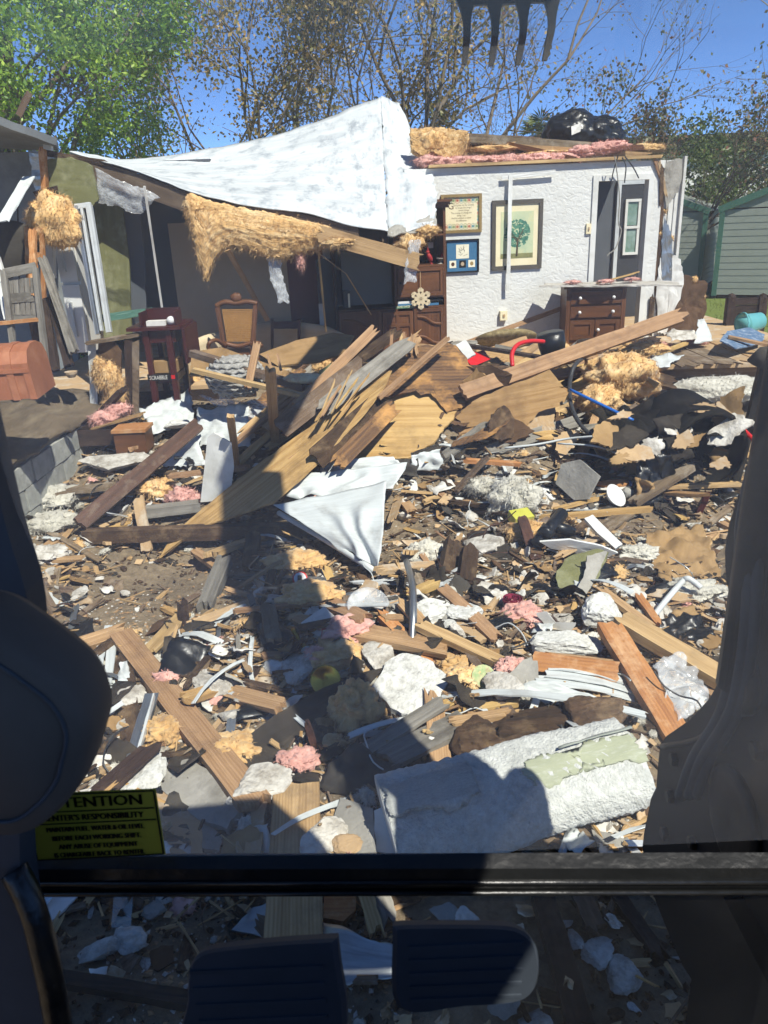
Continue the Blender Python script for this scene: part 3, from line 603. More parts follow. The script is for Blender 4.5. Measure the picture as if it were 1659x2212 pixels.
# block foundation on the left: each block a part, joints recessed
fw = thing('block_foundation', 'grey concrete block foundation wall with dirt on top at left', 'wall', (-2.9, 6.2, 0))
A, B = V((-3.02, 4.3, 0)), V((-2.93, 8.55, 0)); dx = (B-A).normalized(); LL = (B-A).length; nrm = V((dx.y, -dx.x, 0))
mb = MB(); box(mb, (A+B)/2-nrm*.11+V((0, 0, .32)), (LL, .16, .62), (dx, nrm, V((0, 0, 1)))); part(fw, 'mortar_core', mb, m_mort)
bk = None
for c in range(3):
    for k in range(11):
        x = k*.4+(.2 if c % 2 else 0)
        if x > LL-.1: continue
        if bk is None:
            q = MB(); rg = 5; plank(q, V((-.193, 0, 0)), V((.193, 0, 0)), .16, .188, n=V((0, 0, 1)), rough=.003, seg=4, ny=3); bk = mesh_of(q, 'block')
            bk.materials.append(m_blk)
        o = bpy.data.objects.new('block', bk); o.parent = fw; COL.objects.link(o)
        p = A+dx*(x+.2)+nrm*(-.075+random.uniform(-.006, .006))+V((0, 0, .1+c*.2)); o.location = p-V(WLOC[fw.name]); o.rotation_euler = (0, random.uniform(-.01, .01), math.atan2(dx.y, dx.x)+random.uniform(-.012, .012))
mb = MB()
sheet(mb, lambda u, v: A+dx*(LL*u)+nrm*(.02-1.6*v)+V((0, 0, .64+.10*math.sin(v*3.1)+.05*mn.noise((u*9, v*5, 2)))), 60, 16, .03, .05, 3, 0, .02); part(fw, 'soil_cap', mb, MATS.get('soil') or mat('soil', H_('4d4336'), H_('6f614e'), (8, 8, 8), .95, .9, bs=40, bd=.02, blot=H_('8d8069'), blot_s=7, blot_a=.5, jit=0), smooth=True)
# ================================================================ neighbour building at the far left (porch roof, wall, white fridge ...)
m_porch = mat('porch_paint', H_('8c9090'), H_('7c8080'), (2, 2, 2), .8, .1, blot=H_('5f625f'), blot_s=2, blot_a=.4, jit=0)
pb = thing('porch_building', 'pale grey porch with overhanging roof slab at far left', 'building', P(30, 600, 10.5))
ra, rb_, rc, rd = P(-260, 190, 6.6), P(0, 232, 7.3), P(122, 302, 8.7), P(122, 325, 9.9)
mb = MB(); sheet(mb, bil(P(-300, 150, 6.6), P(124, 306, 8.8), P(124, 320, 11.2), P(-300, 300, 11.2)), 14, 8, .07, .012, 2, 0, .012); part(pb, 'porch_roof', mb, m_porch)
pzt = P(110, 326, 11.2).z; pxr = P(112, 450, 11.2).x; mb = MB(); box(mb, (pxr-1.7, 11.2, pzt/2), (3.4, .08, pzt)); part(pb, 'porch_wall', mb, m_porch)
mb = MB(); plank(mb, P(104, 312, 9.4), P(112, 600, 9.4), .08, .08, n=V((0, -1, 0))); part(pb, 'porch_post', mb, m_white)
mb = MB(); plank(mb, P(40, 250, 8.0), P(66, 196, 8.0), .06, .015, n=V((0, -1, 0)), j1=.08); part(pb, 'bent_flashing', mb, m_old)
# ================================================================ sheds, far building
def shed(label, base, wd, dp, eave, peak, rot, nl):
    base = V(base); c, s = math.cos(rot), math.sin(rot); X = V((c, s, 0)); Y = V((-s, c, 0)); Z = V((0, 0, 1))
    t = thing('garden_shed', label, 'shed', base, 'green metal sheds')
    q = lambda x, y, z: base+X*x+Y*y+Z*z
    mb = MB(); n = nl
    prof = []
    for k in range(n):
        z0 = .1+eave*k/n*.98; h = eave/n
        box(mb, q(0, 0, z0+h*.45), (wd, dp, h*.86), (X, Y, Z)); box(mb, q(0, 0, z0+h*.93), (wd-.03, dp-.03, h*.14), (X, Y, Z))
    extr(mb, [q(-wd/2+.005, -dp/2+.005, eave+.09), q(wd/2-.005, -dp/2+.005, eave+.09), q(0, -dp/2+.005, peak-.02)], Y*(dp-.01))
    part(t, 'wall', mb, m_shed)
    mb = MB(); box(mb, q(0, 0, .05), (wd-.1, dp-.1, .1), (X, Y, Z)); part(t, 'skid', mb, m_dark)
    for sx in (-1, 1):
        mb = MB(); plank(mb, q(sx*(wd/2+.1), -dp/2-.05, eave+.06), q(0, -dp/2-.05, peak+.04), .16, .04, n=Y, seg=1, ny=1, rough=0); part(t, 'gable_trim', mb, m_shdt)
        mb = MB(); box(mb, q(sx*wd/2, -dp/2, eave/2+.08), (.12, .12, eave), (X, Y, Z)); part(t, 'corner_trim', mb, m_shdt)
        mb = MB()
        for k in range(28):
            y = -dp/2-.05+(dp+.1)*k/28; h = .012*(k % 2)
            sheet(mb, bil(q(sx*(wd/2+.12), y, eave+.08+h), q(sx*(wd/2+.12), y+(dp+.1)/28, eave+.08+h), q(0, y+(dp+.1)/28, peak+.06+h), q(0, y, peak+.06+h)), 1, 1, .006)
        part(t, 'roof', mb, m_shed)
    mb = MB(); box(mb, q(0, 0, peak+.085), (.2, dp+.12, .03), (X, Y, Z)); part(t, 'ridge_cap', mb, m_white)
    return t
G0 = lambda x, y: plane_hit(x, y, V((0, 0, 0)), V((0, 0, 1)))
SR = rad(-30); SX = V((math.cos(SR), math.sin(SR), 0)); SY = V((-math.sin(SR), math.cos(SR), 0)); b1 = G0(1541, 645)+SX*1.45+SY*1.8
shed('large green metal shed at the right edge of the yard', b1, 2.9, 3.6, 2.15, 2.75, SR, 13)
b2 = G0(1508, 632)-SX*1.3+SY*1.7
shed('smaller green metal shed partly behind the large one', b2, 2.6, 3.4, 2.1, 2.65, SR, 13)
fb = thing('far_building', 'long white building with dark flat roof behind the bushes', 'building', (18, 45, 0))
mb = MB(); box(mb, (22, 46, 2.4), (22, 6, 4.8)); part(fb, 'wall', mb, m_white)
mb = MB(); box(mb, (22, 45.9, 5.2), (22.8, 6.8, .8)); part(fb, 'roof', mb, m_dmet)
# ================================================================ trees
def leaves(mb, cs, size, n_, spread, asp=.45, droop=.2):
    cs = np.array(cs); k = np.random.randint(0, len(cs), n_); p = cs[k]+np.random.normal(0, 1, (n_, 3))*np.array(spread)
    d = np.random.normal(0, 1, (n_, 3)); d[:, 2] -= droop; d /= np.linalg.norm(d, axis=1)[:, None]
    r = np.random.normal(0, 1, (n_, 3)); s = np.cross(d, r); s /= np.linalg.norm(s, axis=1)[:, None]
    l = (size*np.random.uniform(.6, 1.35, n_))[:, None]; wv = l*asp*.5
    v = np.stack([p, p+d*l*.5+s*wv, p+d*l, p+d*l*.5-s*wv], 1).reshape(-1, 3)
    b = len(mb.v); mb.v += [tuple(a) for a in v]; g = np.random.random(n_)
    mb.g += [(x, 0, 0) for x in np.repeat(g, 4)]; mb.f += [(b+4*i, b+4*i+1, b+4*i+2, b+4*i+3) for i in range(n_)]
def grow(mb, tips, p, d, ln, r, lev, mx, br=(2, 3), ang=.5, up=.15, shrink=.74, mids=None):
    pts = [p]; q = p.copy(); dd = d.copy()
    for k in range(3):
        dd = (dd+V((random.gauss(0, .16), random.gauss(0, .16), random.gauss(0, .1)+up*.3))).normalized(); q = q+dd*(ln/3); pts.append(q.copy())
    tube(mb, pts, lambda f: r*(1-.42*f), 7 if lev < 2 else (5 if lev < 3 else 3), caps=False, sm=2 if lev < 2 else 0)
    if lev >= mx-2: tips += pts[1:]
    if lev >= mx: return
    for k in range(random.randint(*br)):
        a = dd.orthogonal().normalized(); a.rotate(Matrix.Rotation(random.uniform(0, 6.28), 3, dd))
        nd = (dd+a*random.uniform(.5, 1.2)*ang*1.4+V((0, 0, up))).normalized()
        st = pts[random.choice((2, 3, 3))] if lev else pts[3]
        grow(mb, tips, st, nd, ln*shrink*random.uniform(.8, 1.15), r*.6*random.uniform(.8, 1.1), lev+1, mx, br, ang, up, shrink)
    if lev:
        for k in range(1):
            a = dd.orthogonal().normalized(); a.rotate(Matrix.Rotation(random.uniform(0, 6.28), 3, dd))
            grow(mb, tips, pts[1], (dd*.5+a).normalized(), ln*.55, r*.4, max(lev+2, mx-1), mx, br, ang, up, shrink)
m_lg = leafmat('green_leaves', [H_('4c7024'), H_('6f962f'), H_('94b53e'), H_('b9cf5c')], .45)
m_lb = leafmat('brown_leaves', [H_('6a6843'), H_('8f7f4f'), H_('ad8c56'), H_('7a7f50'), H_('bfa06a')], .4)
m_ls = leafmat('olive_leaves', [H_('4d583c'), H_('667052'), H_('7d7856'), H_('875a48')], .35)
m_lh = leafmat('hedge_leaves', [H_('40522a'), H_('5c6e38'), H_('7c864e')], .4)
m_lp = leafmat('palm_leaves', [H_('3f4f22'), H_('62713a'), H_('7d8048')], .3)
def branch_tree(name, label, base, stems, leafn, lsize, lm, group='bare trees behind the house', mx=5, spread=.16, ang=.5):
    t = thing(name, label, 'tree', base, group); mb = MB(); tips = []
    for (lx, ly, ln, r) in stems:
        grow(mb, tips, V(base), V((lx, ly, 1)).normalized(), ln, r, 0, mx, ang=ang)
    part(t, 'trunk', mb, m_bark, smooth=True)
    if leafn: mb = MB(); tips = random.sample(tips, int(len(tips)*.65)); leaves(mb, [tuple(p) for p in tips], lsize, int(leafn*1.45), (spread*.75,)*3, .6); part(t, 'crown', mb, lm)
    return t
def gb(x, Y): p = P(x, 500, Y); p.z = 0; return p
random.seed(5); np.random.seed(5)
branch_tree('deciduous_tree', 'tree thick with brown and olive leaves left of centre', gb(610, 21), [(-.3, 0, 3.2, 0.096), (.25, .1, 3.3, 0.088), (0, -.1, 3.4, 0.080), (-.65, 0, 3.1, 0.072), (.5, 0, 3.0, 0.072)], 16000, .10, m_lb, spread=.3)
branch_tree('deciduous_tree', 'tall bare trunked tree rising straight behind the roof peak', gb(880, 20), [(.02, 0, 3.9, 0.104), (.18, .1, 4.0, 0.096), (-.12, 0, 3.8, 0.080), (.1, 0, 3.0, 0.064)], 2600, .09, m_lb, spread=.25)
branch_tree('deciduous_tree', 'nearly bare tree leaning right with few red leaves behind the bucket tines', gb(985, 21), [(.22, 0, 3.6, 0.088), (.42, .1, 2.9, 0.064), (.0, .1, 3.6, 0.080), (.6, 0, 2.3, 0.048)], 1500, .08, m_ls, spread=.25)
branch_tree('deciduous_tree', 'brown leafed tree at the left of the bare trees', gb(480, 23), [(-.15, 0, 3.3, 0.080), (.3, 0, 3.3, 0.072), (-.4, 0, 3.0, 0.064)], 5500, .10, m_lb, spread=.3)
branch_tree('deciduous_tree', 'thin sparse leaved tree behind the black bag', gb(1340, 24), [(-.12, 0, 1.85, 0.056), (.1, 0, 1.95, 0.056), (.0, 0, 1.6, 0.048)], 2600, .11, m_ls, mx=5, spread=.2, ang=.34)
branch_tree('deciduous_tree', 'slim sparse leaved tree above the white house corner', gb(1450, 24), [(.05, 0, 1.95, 0.056), (-.12, 0, 1.8, 0.048), (.16, 0, 1.9, 0.048)], 2600, .11, m_ls, mx=5, spread=.2, ang=.34)
branch_tree('deciduous_tree', 'dark leafed tree with thick trunk at the right edge', gb(1645, 30), [(.02, 0, 4.4, 0.160), (.25, 0, 3.8, 0.112), (-.08, 0, 3.6, 0.080)], 6500, .14, m_ls, mx=5, spread=.3, ang=.36)
# dense green tree on the left
base = gb(60, 17); gt = thing('evergreen_tree', 'dense bright green leafy tree at upper left', 'tree', base)
mb = MB(); cs = []; cc = V((-7.9, 17.2, 6.3))
for k in range(900):
    d = V((random.gauss(0, 1), random.gauss(0, 1), random.gauss(0, 1))).normalized(); rr = random.random()**.4
    if d.y > .5: continue
    n = 1+.22*mn.noise(d*2.4+V((3, 1, 0)))
    p = cc+V((d.x*4.3, d.y*3.6, d.z*5.0))*(rr*n)
    if mn.noise(p*.62+V((0, 7, 0))) > -.16: cs.append(p)
for k in range(46):
    e = random.choice(cs); s = base+V((0, 0, 1.2+random.random()*3)); mdl = s.lerp(e, .5)+V((random.gauss(0, .3), random.gauss(0, .3), .4)); tube(mb, [s, mdl, e], lambda f: .075*(1-.85*f), 5, caps=False, sm=3)
tube(mb, [base, base+V((.1, 0, 3)), base+V((-.2, .2, 6.5))], lambda f: .3*(1-.6*f), 9, sm=4); part(gt, 'trunk', mb, m_bark, smooth=True)
mb = MB(); leaves(mb, [tuple(p) for p in cs], .105, 125000, (.24, .24, .2), .42); part(gt, 'crown', mb, m_lg)
def bush(label, c, r, n, lm, ls=.1, group='bushes at the yard edge'):
    t = thing('leafy_bush', label, 'bush', (c[0], c[1], 0), group); cs = []
    for k in range(400):
        d = V((random.gauss(0, 1), random.gauss(0, 1), random.gauss(0, 1))).normalized()*(random.random()**.33)
        p = V(c)+V((d.x*r[0], d.y*r[1], d.z*r[2])); 
        if mn.noise(p*1.1) > -.2: cs.append(p)
    mb = MB(); leaves(mb, [tuple(p) for p in cs], ls, n, (.14,)*3, .5); part(t, 'crown', mb, lm)
    mb = MB()
    for k in range(12): tube(mb, [V((c[0]+random.gauss(0, .1), c[1], 0)), V(c)*.5+V(random.choice(cs))*.5, V(random.choice(cs))], lambda f: .03*(1-.8*f), 4, sm=2)
    part(t, 'stem', mb, m_bark)
p = P(1510, 400, 27); bush('tall green bush right of the house corner', (p.x, 27, 2.6), (1.5, 1.4, 2.4), 7000, m_lh, .14)
p = P(1585, 420, 29); bush('wide green bush behind the large shed', (p.x+.4, 29, 2.2), (2.2, 1.2, 2.0), 7000, m_lh, .14)
p = P(1655, 420, 30); bush('dark green bush at the right edge behind the shed', (p.x+.8, 31, 1.9), (1.8, 1.2, 1.9), 5000, m_lh, .14)
p = P(172, 620, 13.5); bush('green bush seen through the leaning door frame', (p.x, 13.5, 1.6), (1.2, .8, 1.5), 5000, m_lg, .1)
def palm(label, top, Y, r, n, tr):
    t = thing('fan_palm', label, 'palm', (top.x, Y, 0), 'fan palms'); mb = MB()
    tube(mb, [V((top.x, Y, 0)), V((top.x+.1, Y, top.z*.5)), top], tr, 8); part(t, 'trunk', mb, m_bark, smooth=True)
    mb = MB()
    for k in range(n):
        a = random.uniform(0, 6.28); e = random.uniform(-.5, 1.2); d = V((math.cos(a)*math.cos(e), math.sin(a)*math.cos(e), math.sin(e)))
        c = top+d*r*.45; s = d.cross(V((0, 0, 1))).normalized(); u = s.cross(d)
        tube(mb, [top, c], .015, 4, sm=0)
        for q in range(13):
            b = (q-6)/6*1.35; dv = (d*math.cos(b)+s*math.sin(b)+V((0, 0, -.25))).normalized(); l = r*.6*(1-.2*abs(b)); wv = dv.cross(u).normalized()*.028*r
            vs = [c, c+dv*l*.5+wv, c+dv*l+V((0, 0, -.12*l)), c+dv*l*.5-wv]; g = [(random.random(), 0, 0)]*4
            bb = len(mb.v); mb.v += [tuple(x) for x in vs]; mb.g += g; mb.f.append((bb, bb+1, bb+2, bb+3))
    part(t, 'crown', mb, m_lp)
palm('fan palm with tall thin trunk above the sheds', P(1562, 332, 33), 33, 1.1, 34, .14)
palm('fan palm just behind the roof beside the black bag', P(1168, 290, 26), 26, .9, 34, .14)
random.seed(23); np.random.seed(23)
# ================================================================ furniture and things in and around the house
m_cane = mat('cane_weave', H_('b98a4a'), H_('8f6430'), (60, 60, 60), .7, .6, jit=0)
m_beige = mat('beige_panel', H_('d4c4a4'), H_('c6b492'), (3, 3, 3), .7, .05, blot=H_('a39274'), blot_s=4, blot_a=.3, jit=0)
m_cream = mat('cream_print', H_('e6dcba'), H_('dccfa8'), (5, 5, 5), .8, 0, jit=0)
m_gold = mat('gilt_frame', H_('a58b5a'), H_('8a7246'), (3, 30, 3), .4, .05, metal=.3, jit=0)
m_bluem = mat('blue_mat', H_('3f6f92'), H_('396688'), (4, 4, 4), .8, 0, jit=0)
m_ink = mat('print_ink', H_('5a4d3c'), None, (4, 4, 4), .8, 0, jit=0)
m_screen = mat('grey_screen', H_('5a5a54'), H_('4e4e49'), (2, 2, 2), .35, 0, spec=.5, jit=0)
m_gloss = mat('white_gloss', H_('d4d4d0'), None, (3, 3, 3), .25, 0, spec=.5, jit=0)
m_knit = mat('knitted_wool', H_('b6b3ac'), H_('7a7872'), (30, 30, 30), .95, .9, bd=.02, jit=0)
m_tapes = mat('tapestry', H_('8d7d58'), H_('5d5138'), (22, 22, 22), .95, .3, blot=H_('b0a078'), blot_s=12, blot_a=.6, jit=0)
m_teal = mat('teal_plastic', H_('6fb5b8'), H_('5fa5a8'), (3, 3, 3), .4, 0, jit=0)
def wplank(mb, a, b, d0, d1, w_, t_, **k): return plank(mb, wpt(*a, d0), wpt(*b, d1), w_, t_, n=WN, **k)
# ---- wall unit
s0, _, s1, zc = srect(852, 444, 964, 735, .45)
sb0 = wsz(728, 640, .45)[0]; zs = wsz(900, 573, .45)[1]; zm = wsz(900, 641, .45)[1]; zl = wsz(900, 662, .45)[1]; zsh = wsz(940, 505, .45)[1]
un = thing('wall_unit', 'tall dark oak wall unit with shelves and panelled doors', 'cabinet', wp((s0+s1)/2, FZ, .22))
mb = MB(); wb(mb, s0, FZ, s0+.03, zc, .01, .45); wb(mb, s1-.03, FZ, s1, zc, .01, .45); part(un, 'side_panel', mb, m_furn)
mb = MB(); wb(mb, s0+.03, FZ, s1-.03, zc, .01, .03); part(un, 'back_panel', mb, m_dark)
for z in (zsh, zs, zm, zl):
    mb = MB(); wb(mb, s0+.03, z-.022, s1-.03, z, .03, .447); part(un, 'shelf', mb, m_furn)
mb = MB(); wb(mb, s0-.05, zc, s1+.05, zc+.03, .0, .5); wb(mb, s0-.03, zc-.035, s1+.03, zc, .0, .475); wb(mb, s0-.07, zc+.03, s1+.07, zc+.06, -.0, .52); part(un, 'crown_moulding', mb, m_furn)
def panel_door(x0, z0, x1, z1, name='door', arch=False, split=False, lab=None):
    mb = MB(); wb(mb, x0, z0, x1, z1, .43, .452)
    e = .045
    wb(mb, x0, z0, x0+e, z1, .452, .468); wb(mb, x1-e, z0, x1, z1, .452, .468); wb(mb, x0+e, z1-e, x1-e, z1, .452, .467); wb(mb, x0+e, z0, x1-e, z0+e, .452, .467)
    if split:
        xm = (x0+x1)/2; zz = z1-(z1-z0)*.3; wb(mb, xm-.02, z0+e, xm+.02, z1-e, .452, .466); wb(mb, x0+e, zz-.02, xm-.02, zz+.02, .452, .465); wb(mb, xm+.02, zz-.02, x1-e, zz+.02, .452, .465)
    d = part(un, name, mb, m_furn, label=lab)
    if arch:
        for off in (.0, -.24):
            mb = MB(); c = [wp(x0+e+(x1-x0-2*e)*u, z1-.1-.1*(1/(1+math.exp(-(u-.5)*9)))+off, .462) for u in [i/12 for i in range(13)]]; tube(mb, c, .016, 6, sm=1); part(d, 'arched_moulding', mb, m_furn)
    mb = MB(); lathe(mb, [(.006, 0), (.006, .012), (.016, .02), (.014, .032), (0, .036)], wp(x0+.03, (z0+z1)/2, .462), WN, 10); part(d, 'knob', mb, m_dmet)
    return d
panel_door(s0+.035, zm+.004, s1-.035, zs-.026, 'drop_front', lab='wide drop front door')
sm = wsz(893, 690, .45)[0]
panel_door(sm+.006, FZ+.03, s1-.035, zl-.026, arch=True)
panel_door(wsz(826, 690, .45)[0], FZ+.03, sm-.004, zl-.05, split=True)
mb = MB(); zt_ = wsz(780, 667, .45)[1]; ztv = wsz(780, 540, .45)[1]
wb(mb, sb0, FZ, s0-.002, zt_-.02, .01, .42); part(un, 'base_cabinet', mb, m_furn)
panel_door(sb0+.02, FZ+.03, wsz(824, 690, .45)[0], zt_-.03, arch=True)
mb = MB(); wb(mb, sb0, zt_-.02, s0-.002, zt_, .01, .45); wb(mb, sb0, ztv, s0-.002, ztv+.03, .01, .43); wb(mb, sb0-.03, FZ, sb0, ztv+.4, .01, .44); wb(mb, sb0, ztv+.37, s0-.002, ztv+.4, .01, .43); part(un, 'bay_frame', mb, m_dark)
q0, q1 = wsz(738, 600, .3)[0], wsz(846, 600, .3)[0]
mb = MB(); wb(mb, q0, zt_+.03, q1, ztv-.02, .05, .3); tv = part(un, 'television', mb, m_dmet) if False else one('television', 'blank grey television in the wall unit bay', 'television', mb, m_screen)
tt = thing('video_cassette', 'black upright video box on the base cabinet', 'box', wpt(748, 665, .4)); mb = MB(); wb(mb, *srect(742, 628, 756, 664, .40), .34, .42); part(tt, 'case', mb, m_black); mb = MB(); wb(mb, *srect(752, 634, 756, 664, .421), .42, .423); part(tt, 'label_strip', mb, m_cream)
for i, (x0, y0, x1, y1, mt, nm) in enumerate(((856, 651, 896, 656, m_gloss, 'white'), (858, 656, 897, 661, m_bluem, 'blue'), (900, 655, 948, 660, m_bluem, 'long blue'), (925, 647, 956, 651, m_dmet, 'thin black'))):
    mb = MB(); wb(mb, *srect(x0, y0, x1, y1, .44), .15, .44); one('book', f'{nm} book lying flat in the wall unit slot', 'book', mb, mt, group='books in the wall unit')
mb = MB(); wb(mb, *srect(856, 661, 893, 666, .45), .2, .452); bk_ = one('book', 'green book with lettered spine at the bottom of the slot', 'book', mb, mat('green_cover', H_('3f6b52'), H_('56805f'), (9, 9, 9), .6, 0, jit=0), group='books in the wall unit')
s_, z_ = wsz(858, 665.6, .453); mb = MB(); text_mb(mb, 'HONEY WATER LILY', wp(s_, z_, .4535), WS, WZ, .038, .0005, sx=.62); part(bk_, 'lettering', mb, m_cream)
# cardinals
m_card_ = mat('cardinal_red', H_('a02a2a'), H_('7c1c1e'), (9, 9, 9), .6, .1, jit=0)
def bird(x, y, k, lab, flip=1):
    t = thing('bird_figurine', lab, 'figurine', wpt(x, y+8, .38), 'cardinal figurines'); c = wpt(x, y, .38)
    mb = MB(); lump(mb, c, (.028*k, .025*k, .05*k), .08, 1, 2, (WS, WN, (WZ+WS*-.35*flip).normalized())); lump(mb, c+WZ*.05*k-WS*.018*k*flip, (.02*k,)*3, .05, 1, 2); lathe(mb, [(.014*k, 0), (.006*k, .02*k), (0, .045*k)], c+WZ*.062*k-WS*.016*k*flip, WZ, 8); part(t, 'body', mb, m_card_, smooth=True)
    mb = MB(); plank(mb, c-WZ*.03*k, c-WZ*.1*k+WS*.045*k*flip, .016*k, .008, n=WN, seg=1, ny=1); part(t, 'tail', mb, m_card_)
    mb = MB(); lathe(mb, [(.008*k, 0), (0, .016*k)], c+WZ*.05*k-WS*.037*k*flip, -WS*flip, 6); part(t, 'beak', mb, m_brass)
bird(928, 556, 1.25, 'large red cardinal figurine on the unit shelf'); bird(953, 558, .8, 'small red cardinal figurine on a pale pedestal', -1)
mb = MB(); lathe(mb, [(.05, 0), (.02, .02), (.02, .05), (.06, .06), (.06, .07)], wp(wsz(953, 570, .38)[0], zs, .38), WZ, 14); one('pedestal_dish', 'pale pedestal dish under the small cardinal', 'dish', mb, m_conc)
mb = MB(); wb(mb, *srect(925, 524, 936, 536, .2), .1, .2); one('picture_card', 'small white card on the upper unit shelf', 'card', mb, m_paper)
# snowflake ornament hanging on the drop front
sf = thing('snowflake_ornament', 'pale wooden snowflake ornament hanging on the wall unit door', 'ornament', wpt(908, 662, .48)); c = wpt(909, 645, .485); r = .13
mb = MB()
for k in range(6):
    a = math.pi/6+k*math.pi/3; d = WS*math.cos(a)+WZ*math.sin(a); e = WS*-math.sin(a)+WZ*math.cos(a)
    for sg in (-1, 1):
        plank(mb, c+d*r*.28+e*r*.05*sg, c+d*r*.6+e*r*.22*sg, .026, .008, n=WN, seg=1, ny=1, rough=0); plank(mb, c+d*r*.62+e*r*.22*sg, c+d*r*.98, .026, .008, n=WN, seg=1, ny=1, rough=0)
        plank(mb, c+d*r*.7, c+d*r*.85+e*r*.27*sg, .022, .009, n=WN, seg=1, ny=1, rough=0)
    plank(mb, c, c+d*r*.3, .03, .009, n=WN, seg=1, ny=1, rough=0)
part(sf, 'flake', mb, m_beige); mb = MB(); tube(mb, [c+WZ*r*.95, c+WZ*(r+.08)+WN*.005, c+WZ*(r+.19)], .004, 5); part(sf, 'cord', mb, m_tan)
# ---- pictures
def picture(lab, rc, fm, wfr, mm, d=.03):
    a0, b0, a1, b1 = srect(*rc, d); t = thing('framed_picture', lab, 'picture', wp((a0+a1)/2, b0, .01), 'framed pictures on the white wall')
    mb = MB(); wb(mb, a0, b0, a0+wfr, b1, .002, d); wb(mb, a1-wfr, b0, a1, b1, .002, d); wb(mb, a0+wfr, b1-wfr, a1-wfr, b1, .002, d-.001); wb(mb, a0+wfr, b0, a1-wfr, b0+wfr, .002, d-.001); part(t, 'frame', mb, fm)
    mb = MB(); wb(mb, a0+wfr, b0+wfr, a1-wfr, b1-wfr, .002, .012); part(t, 'mat_board', mb, mm); return t, a0+wfr, b0+wfr, a1-wfr, b1-wfr
t, a0, b0, a1, b1 = picture('gilt framed cross stitch verse with flower border above the blue picture', (953, 419, 1041, 503), m_gold, .035, m_cream)
mb = MB(); W_, H2 = a1-a0, b1-b0; fs = H2*.085
lines = ['God grant me the serenity', 'to accept the things I', 'cannot change', 'The courage to change the', 'things I can', 'And the wisdom to know', 'the difference']
for i, s in enumerate(lines): text_mb(mb, s, wp((a0+a1)/2+(.03 if i < 3 else 0), b1-H2*.27-i*fs*.92, .0125), WS, WZ, fs*.95, .0005, 'CENTER', .78)
part(t, 'lettering', mb, m_ink)
mb = MB(); text_mb(mb, 'G', wp(a0+W_*.115, b1-H2*.36, .0126), WS, WZ, .11, .0006); part(t, 'initial', mb, m_rust)
mq = [mat('stitch_red', H_('b5604c'), None, (3, 3, 3), .8, 0, jit=0), mat('stitch_teal', H_('4f8f96'), None, (3, 3, 3), .8, 0, jit=0), mat('stitch_green', H_('7a9465'), None, (3, 3, 3), .8, 0, jit=0)]
for ci in range(3):
    mb = MB()
    for k in range(9):
        if k % 3 != ci: continue
        for zz in (b0+H2*.1, b1-H2*.1):
            c = wp(a0+W_*(k+.5)/9, zz, .0128)
            for q in range(4): 
                a = q*math.pi/4; dv = WS*math.cos(a)+WZ*math.sin(a); plank(mb, c-dv*.021, c+dv*.021, .006, .001, n=WN, seg=1, ny=1, rough=0)
            rr = [c+(WS*math.cos(x)*.026+WZ*math.sin(x)*.036) for x in [i*math.pi/6 for i in range(13)]]; tube(mb, rr, .0022, 4, sm=0)
    for k in range(7):
        if k % 3 != ci: continue
        for ss in (a0+.015, a1-.015):
            c = wp(ss, b0+H2*(.2+.6*k/6), .0128); plank(mb, c-WZ*.018, c+WZ*.018, .008, .001, n=WN, seg=1, ny=1, rough=0); plank(mb, c-WS*.01, c+WS*.01, .006, .0012, n=WN, seg=1, ny=1, rough=0)
    part(t, 'stitched_border', mb, mq[ci], kind='stuff')
t, a0, b0, a1, b1 = picture('dark framed blue mat picture with one large and three small inset cards', (963, 517, 1035, 589), m_dmet, .018, m_bluem)
W_, H2 = a1-a0, b1-b0; m_card2 = mat('ivory_card', H_('e8e3cc'), H_('d8d2ba'), (9, 9, 9), .8, 0, jit=0)
def inset(t, u0, v0, u1, v1, mt, nm='inset_card'):
    mb = MB(); wb(mb, a0+W_*u0, b0+H2*v0, a0+W_*u1, b0+H2*v1, .012, .0145); return part(t, nm, mb, mt)
ic = inset(t, .3, .42, .72, .88, m_card2)
mb = MB()
for k in range(14):
    c = wp(a0+W_*(.42+.16*random.random()), b0+H2*(.5+.26*random.random()), .0147); a = random.uniform(0, 3); dv = WS*math.cos(a)+WZ*math.sin(a); plank(mb, c, c+dv*random.uniform(.02, .06), .004, .0008, n=WN, seg=1, ny=1, rough=0)
part(ic, 'ink_drawing', mb, m_dmet)
for u, mt in ((.08, m_rust), (.4, m_dmet), (.7, m_gold)):
    k = inset(t, u, .12, u+.22, .36, m_card2 if u != .4 else m_dmet)
    mb = MB(); c = wp(a0+W_*(u+.11), b0+H2*.24, .0147); lump(mb, c, (W_*.06, .001, H2*.07), .2, 2, 2, (WS, WN, WZ)); part(k, 'photo', mb, mt if u != .4 else m_tan)
t, a0, b0, a1, b1 = picture('large dark framed painting of a green tree with cream mat', (1063, 431, 1172, 582), mat('pewter_frame', H_('4a4640'), H_('5e584e'), (3, 30, 3), .45, .05, jit=0), .05, m_cream)
W_, H2 = a1-a0, b1-b0
pc = inset(t, .12, .12, .88, .88, mat('painted_sky', H_('c9cda6'), H_('a9b99a'), (4, 4, 4), .85, 0, blot=H_('d9cf9c'), blot_s=5, blot_a=.6, jit=0), 'canvas')
mb = MB(); tube(mb, [wp(a0+W_*.5, b0+H2*.17, .0155), wp(a0+W_*.51, b0+H2*.34, .0155), wp(a0+W_*.5, b0+H2*.46, .0155)], lambda f: .014*(1-.5*f), 6)
for k in range(7): tube(mb, [wp(a0+W_*.505, b0+H2*(.33+.02*k), .0155), wp(a0+W_*(.5+random.uniform(-.22, .22)), b0+H2*random.uniform(.48, .6), .0155)], .005, 4, sm=0)
part(pc, 'painted_trunk', mb, m_ink)
